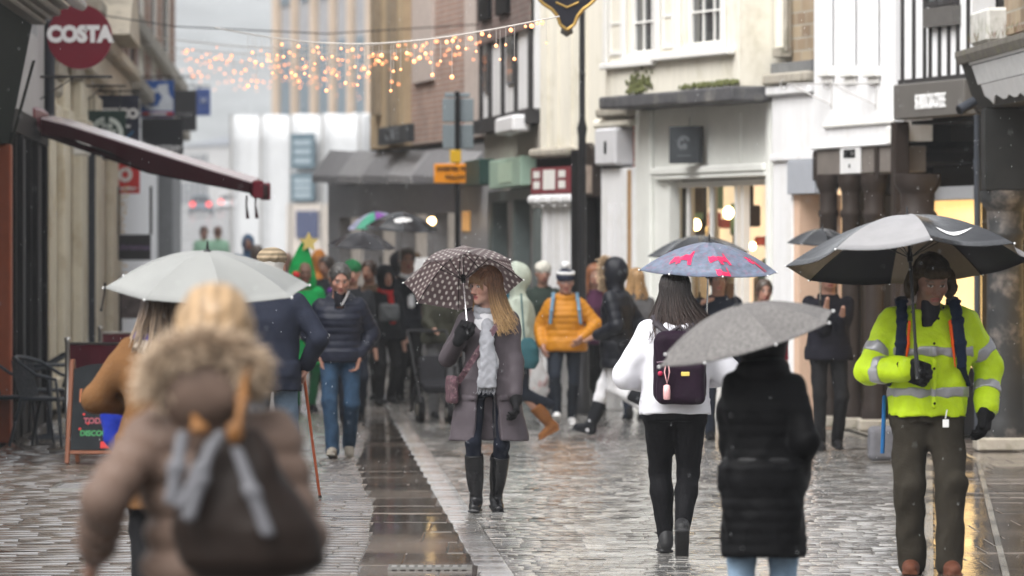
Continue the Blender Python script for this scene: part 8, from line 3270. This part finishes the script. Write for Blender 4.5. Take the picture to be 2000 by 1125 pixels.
for i, (px, d, H, c, hr, lb, kw) in enumerate((
        (640, 78, 1.70, CHR, (.04, .03, .025), 'bareheaded shopper in charcoal behind the purple scarf', {}),
        (776, 79, 1.74, BLK, (.03, .02, .02), 'shopper in black between the red scarf and the tall man, farther back', dict(hood=True)),
        (812, 84, 1.68, NVY, (.10, .06, .03), 'shopper in navy far behind the right shoulder of the tall man', {}),
        (850, 80, 1.72, DGN, (.05, .04, .03), 'shopper in dark green right of the white paper', {}),
        (888, 77, 1.66, BLK, (.18, .11, .05), 'fair haired shopper in black at the foot of the sign pole', dict(long=True)),
        (922, 84, 1.72, CHR, (.04, .03, .03), 'dark haired shopper in charcoal at the back of the crowd', {}),
        (992, 86, 1.70, NVY, (.06, .04, .03), 'shopper in navy at the back, left of the teal coat', {}),
        (1085, 78, 1.68, PLUM, (.05, .03, .02), 'shopper in plum under the small grey umbrella', {}))):
    passer(lb, px, d, H, c, BLKT, (i * 83) % 80 - 40 + (180 if i % 2 else 0), i % 2 == 0, .8, None, hr, res=.022, **kw)

GREY_L = mat('dark_grey_wet_nylon', (.035, .035, .04), .22, .2, 6, .2, 18)
VIO = mat('violet_nylon', (.22, .06, .34), .4, .1)
VGR = mat('sea_green_nylon', (.06, .34, .22), .4, .1)
LIL = mat('lilac_nylon', (.34, .36, .50), .4, .1)
umbrella('drooping_umbrella', 'dark grey umbrella over the man in the green felt hat', A(*P(708, 452, 69)), unit((.05, -.05, 1)), .42, .19, 8, [GREY_L, DENU], under=[1], length=.7, group='umbrellas in the crowd', ribs=False)
umbrella('striped_umbrella', 'violet, lilac and sea green panelled umbrella behind the crowd', A(*P(732, 414, 82)), unit((-.12, -.05, 1)), .42, .20, 8, [VIO, LIL, VGR], panel=[0, 1, 2], length=.7, group='umbrellas in the crowd', ribs=False)
lg = [(math.cos(a) * 1.0, math.sin(a) * .55) for a in [i * math.pi / 8 for i in range(16)]]
umbrella('logo_umbrella', 'black umbrella with a white oval mark over the tall man in the crowd', A(*P(787, 414, 70)), unit((.06, -.06, 1)), .46, .21, 8, [NB, DENU, M_WHITEL], under=[1], length=.72, spin=5, group='umbrellas in the crowd', ribs=False, prints=[(5, .14, .55, .085, lg, 2), (6, -.1, .5, .06, lg, 2)])
umbrella('grey_umbrella', 'small grey umbrella between the white woolly hat and the navy bobble hat', A(*P(1098, 494, 72)), unit((.02, 0, 1)), .30, .13, 8, [GREY_L, DENU], under=[1], length=.6, group='umbrellas in the crowd', ribs=False)

# ---------------------------------------------------------------- falling rain
rr = random.Random(77)
mb = MB()
for i in range(1500):
    d = rr.uniform(20, 50)
    p = P(rr.uniform(-300, 2300), rr.uniform(-200, 1150), d)
    if p.z < .05:
        continue
    r_, l = rr.uniform(.0010, .0017), rr.uniform(.005, .012)
    x, y, z = p
    mb.add([(x + r_, y, z), (x - r_ * .5, y + r_ * .87, z), (x - r_ * .5, y - r_ * .87, z), (x + l * .12, y, z + l), (x, y, z - r_ * 1.5)],
           [(0, 1, 3), (1, 2, 3), (2, 0, 3), (1, 0, 4), (2, 1, 4), (0, 2, 4)])
tag(mb.build('rain', mat('rain_sky_white', (.85, .88, .9), .1, 0, spec=.8)), kind='stuff')  # opaque white stands in for sky light refracted by the drops
# ---------------------------------------------------------------- air, sky, camera
hz = MB().box((-420, -16, -1.2), (420, 2010, 190))
m = bpy.data.materials.new('mist')
m.use_nodes = True
nt = m.node_tree
nt.nodes.remove(nt.nodes['Principled BSDF'])
v = nt.nodes.new('ShaderNodeVolumePrincipled')
v.inputs['Color'].default_value = (.90, .93, .97, 1)
v.inputs['Density'].default_value = HAZE
v.inputs['Anisotropy'].default_value = .2
nt.links.new(v.outputs[0], nt.nodes['Material Output'].inputs['Volume'])
o = hz.build('haze', m)
tag(o, kind='stuff')

w = bpy.data.worlds.new('World')
SC.world = w
w.use_nodes = True
nt = w.node_tree
bg = nt.nodes['Background']
sky = nt.nodes.new('ShaderNodeTexSky')
sky.sky_type = 'NISHITA'
sky.sun_disc = False
SUN_EL, SUN_ROT = rad(55), rad(222)
sky.sun_elevation = SUN_EL
sky.sun_rotation = SUN_ROT
sky.air_density = 1.0
sky.dust_density = 6.0
hs = nt.nodes.new('ShaderNodeHueSaturation')
hs.inputs['Saturation'].default_value = .12
nt.links.new(sky.outputs[0], hs.inputs['Color'])
nt.links.new(hs.outputs[0], bg.inputs['Color'])
bg.inputs['Strength'].default_value = SKY
sl = bpy.data.lights.new('sun', 'SUN')
sl.energy = 1.1
sl.angle = rad(70)
sl.color = (1.0, .97, .93)
so = bpy.data.objects.new('sun', sl)
COL.objects.link(so)
# direction towards the sun: rotation measured from +y towards +x
dirv = Vector((math.sin(SUN_ROT) * math.cos(SUN_EL), math.cos(SUN_ROT) * math.cos(SUN_EL), math.sin(SUN_EL)))
so.rotation_euler = dirv.to_track_quat('Z', 'Y').to_euler()

cam = bpy.data.cameras.new('camera')
cam.lens = 200.0
cam.sensor_width = 36.0
cam.shift_y = -(562.5 - HY) / 2000.0
cam.clip_start = .5
cam.clip_end = 4000
cam.dof.use_dof = True
cam.dof.focus_distance = 36.5
cam.dof.aperture_fstop = FSTOP
cam.dof.aperture_blades = 9
co = bpy.data.objects.new('camera', cam)
COL.objects.link(co)
co.location = (0, 0, CH)
co.rotation_euler = (rad(90), 0, 0)
SC.camera = co
SC.view_settings.view_transform = 'Standard'
SC.view_settings.look = 'None'
SC.view_settings.gamma = 1
SC.view_settings.exposure = EXPO
SC.render.engine = 'CYCLES'
SC.cycles.use_denoising = True
SC.cycles.max_bounces = 7
SC.cycles.diffuse_bounces = 3
SC.cycles.glossy_bounces = 3
SC.cycles.transmission_bounces = 4
SC.cycles.transparent_max_bounces = 6
SC.cycles.volume_bounces = 1
SC.cycles.sample_clamp_indirect = 6
SC.cycles.caustics_reflective = False
SC.cycles.caustics_refractive = False
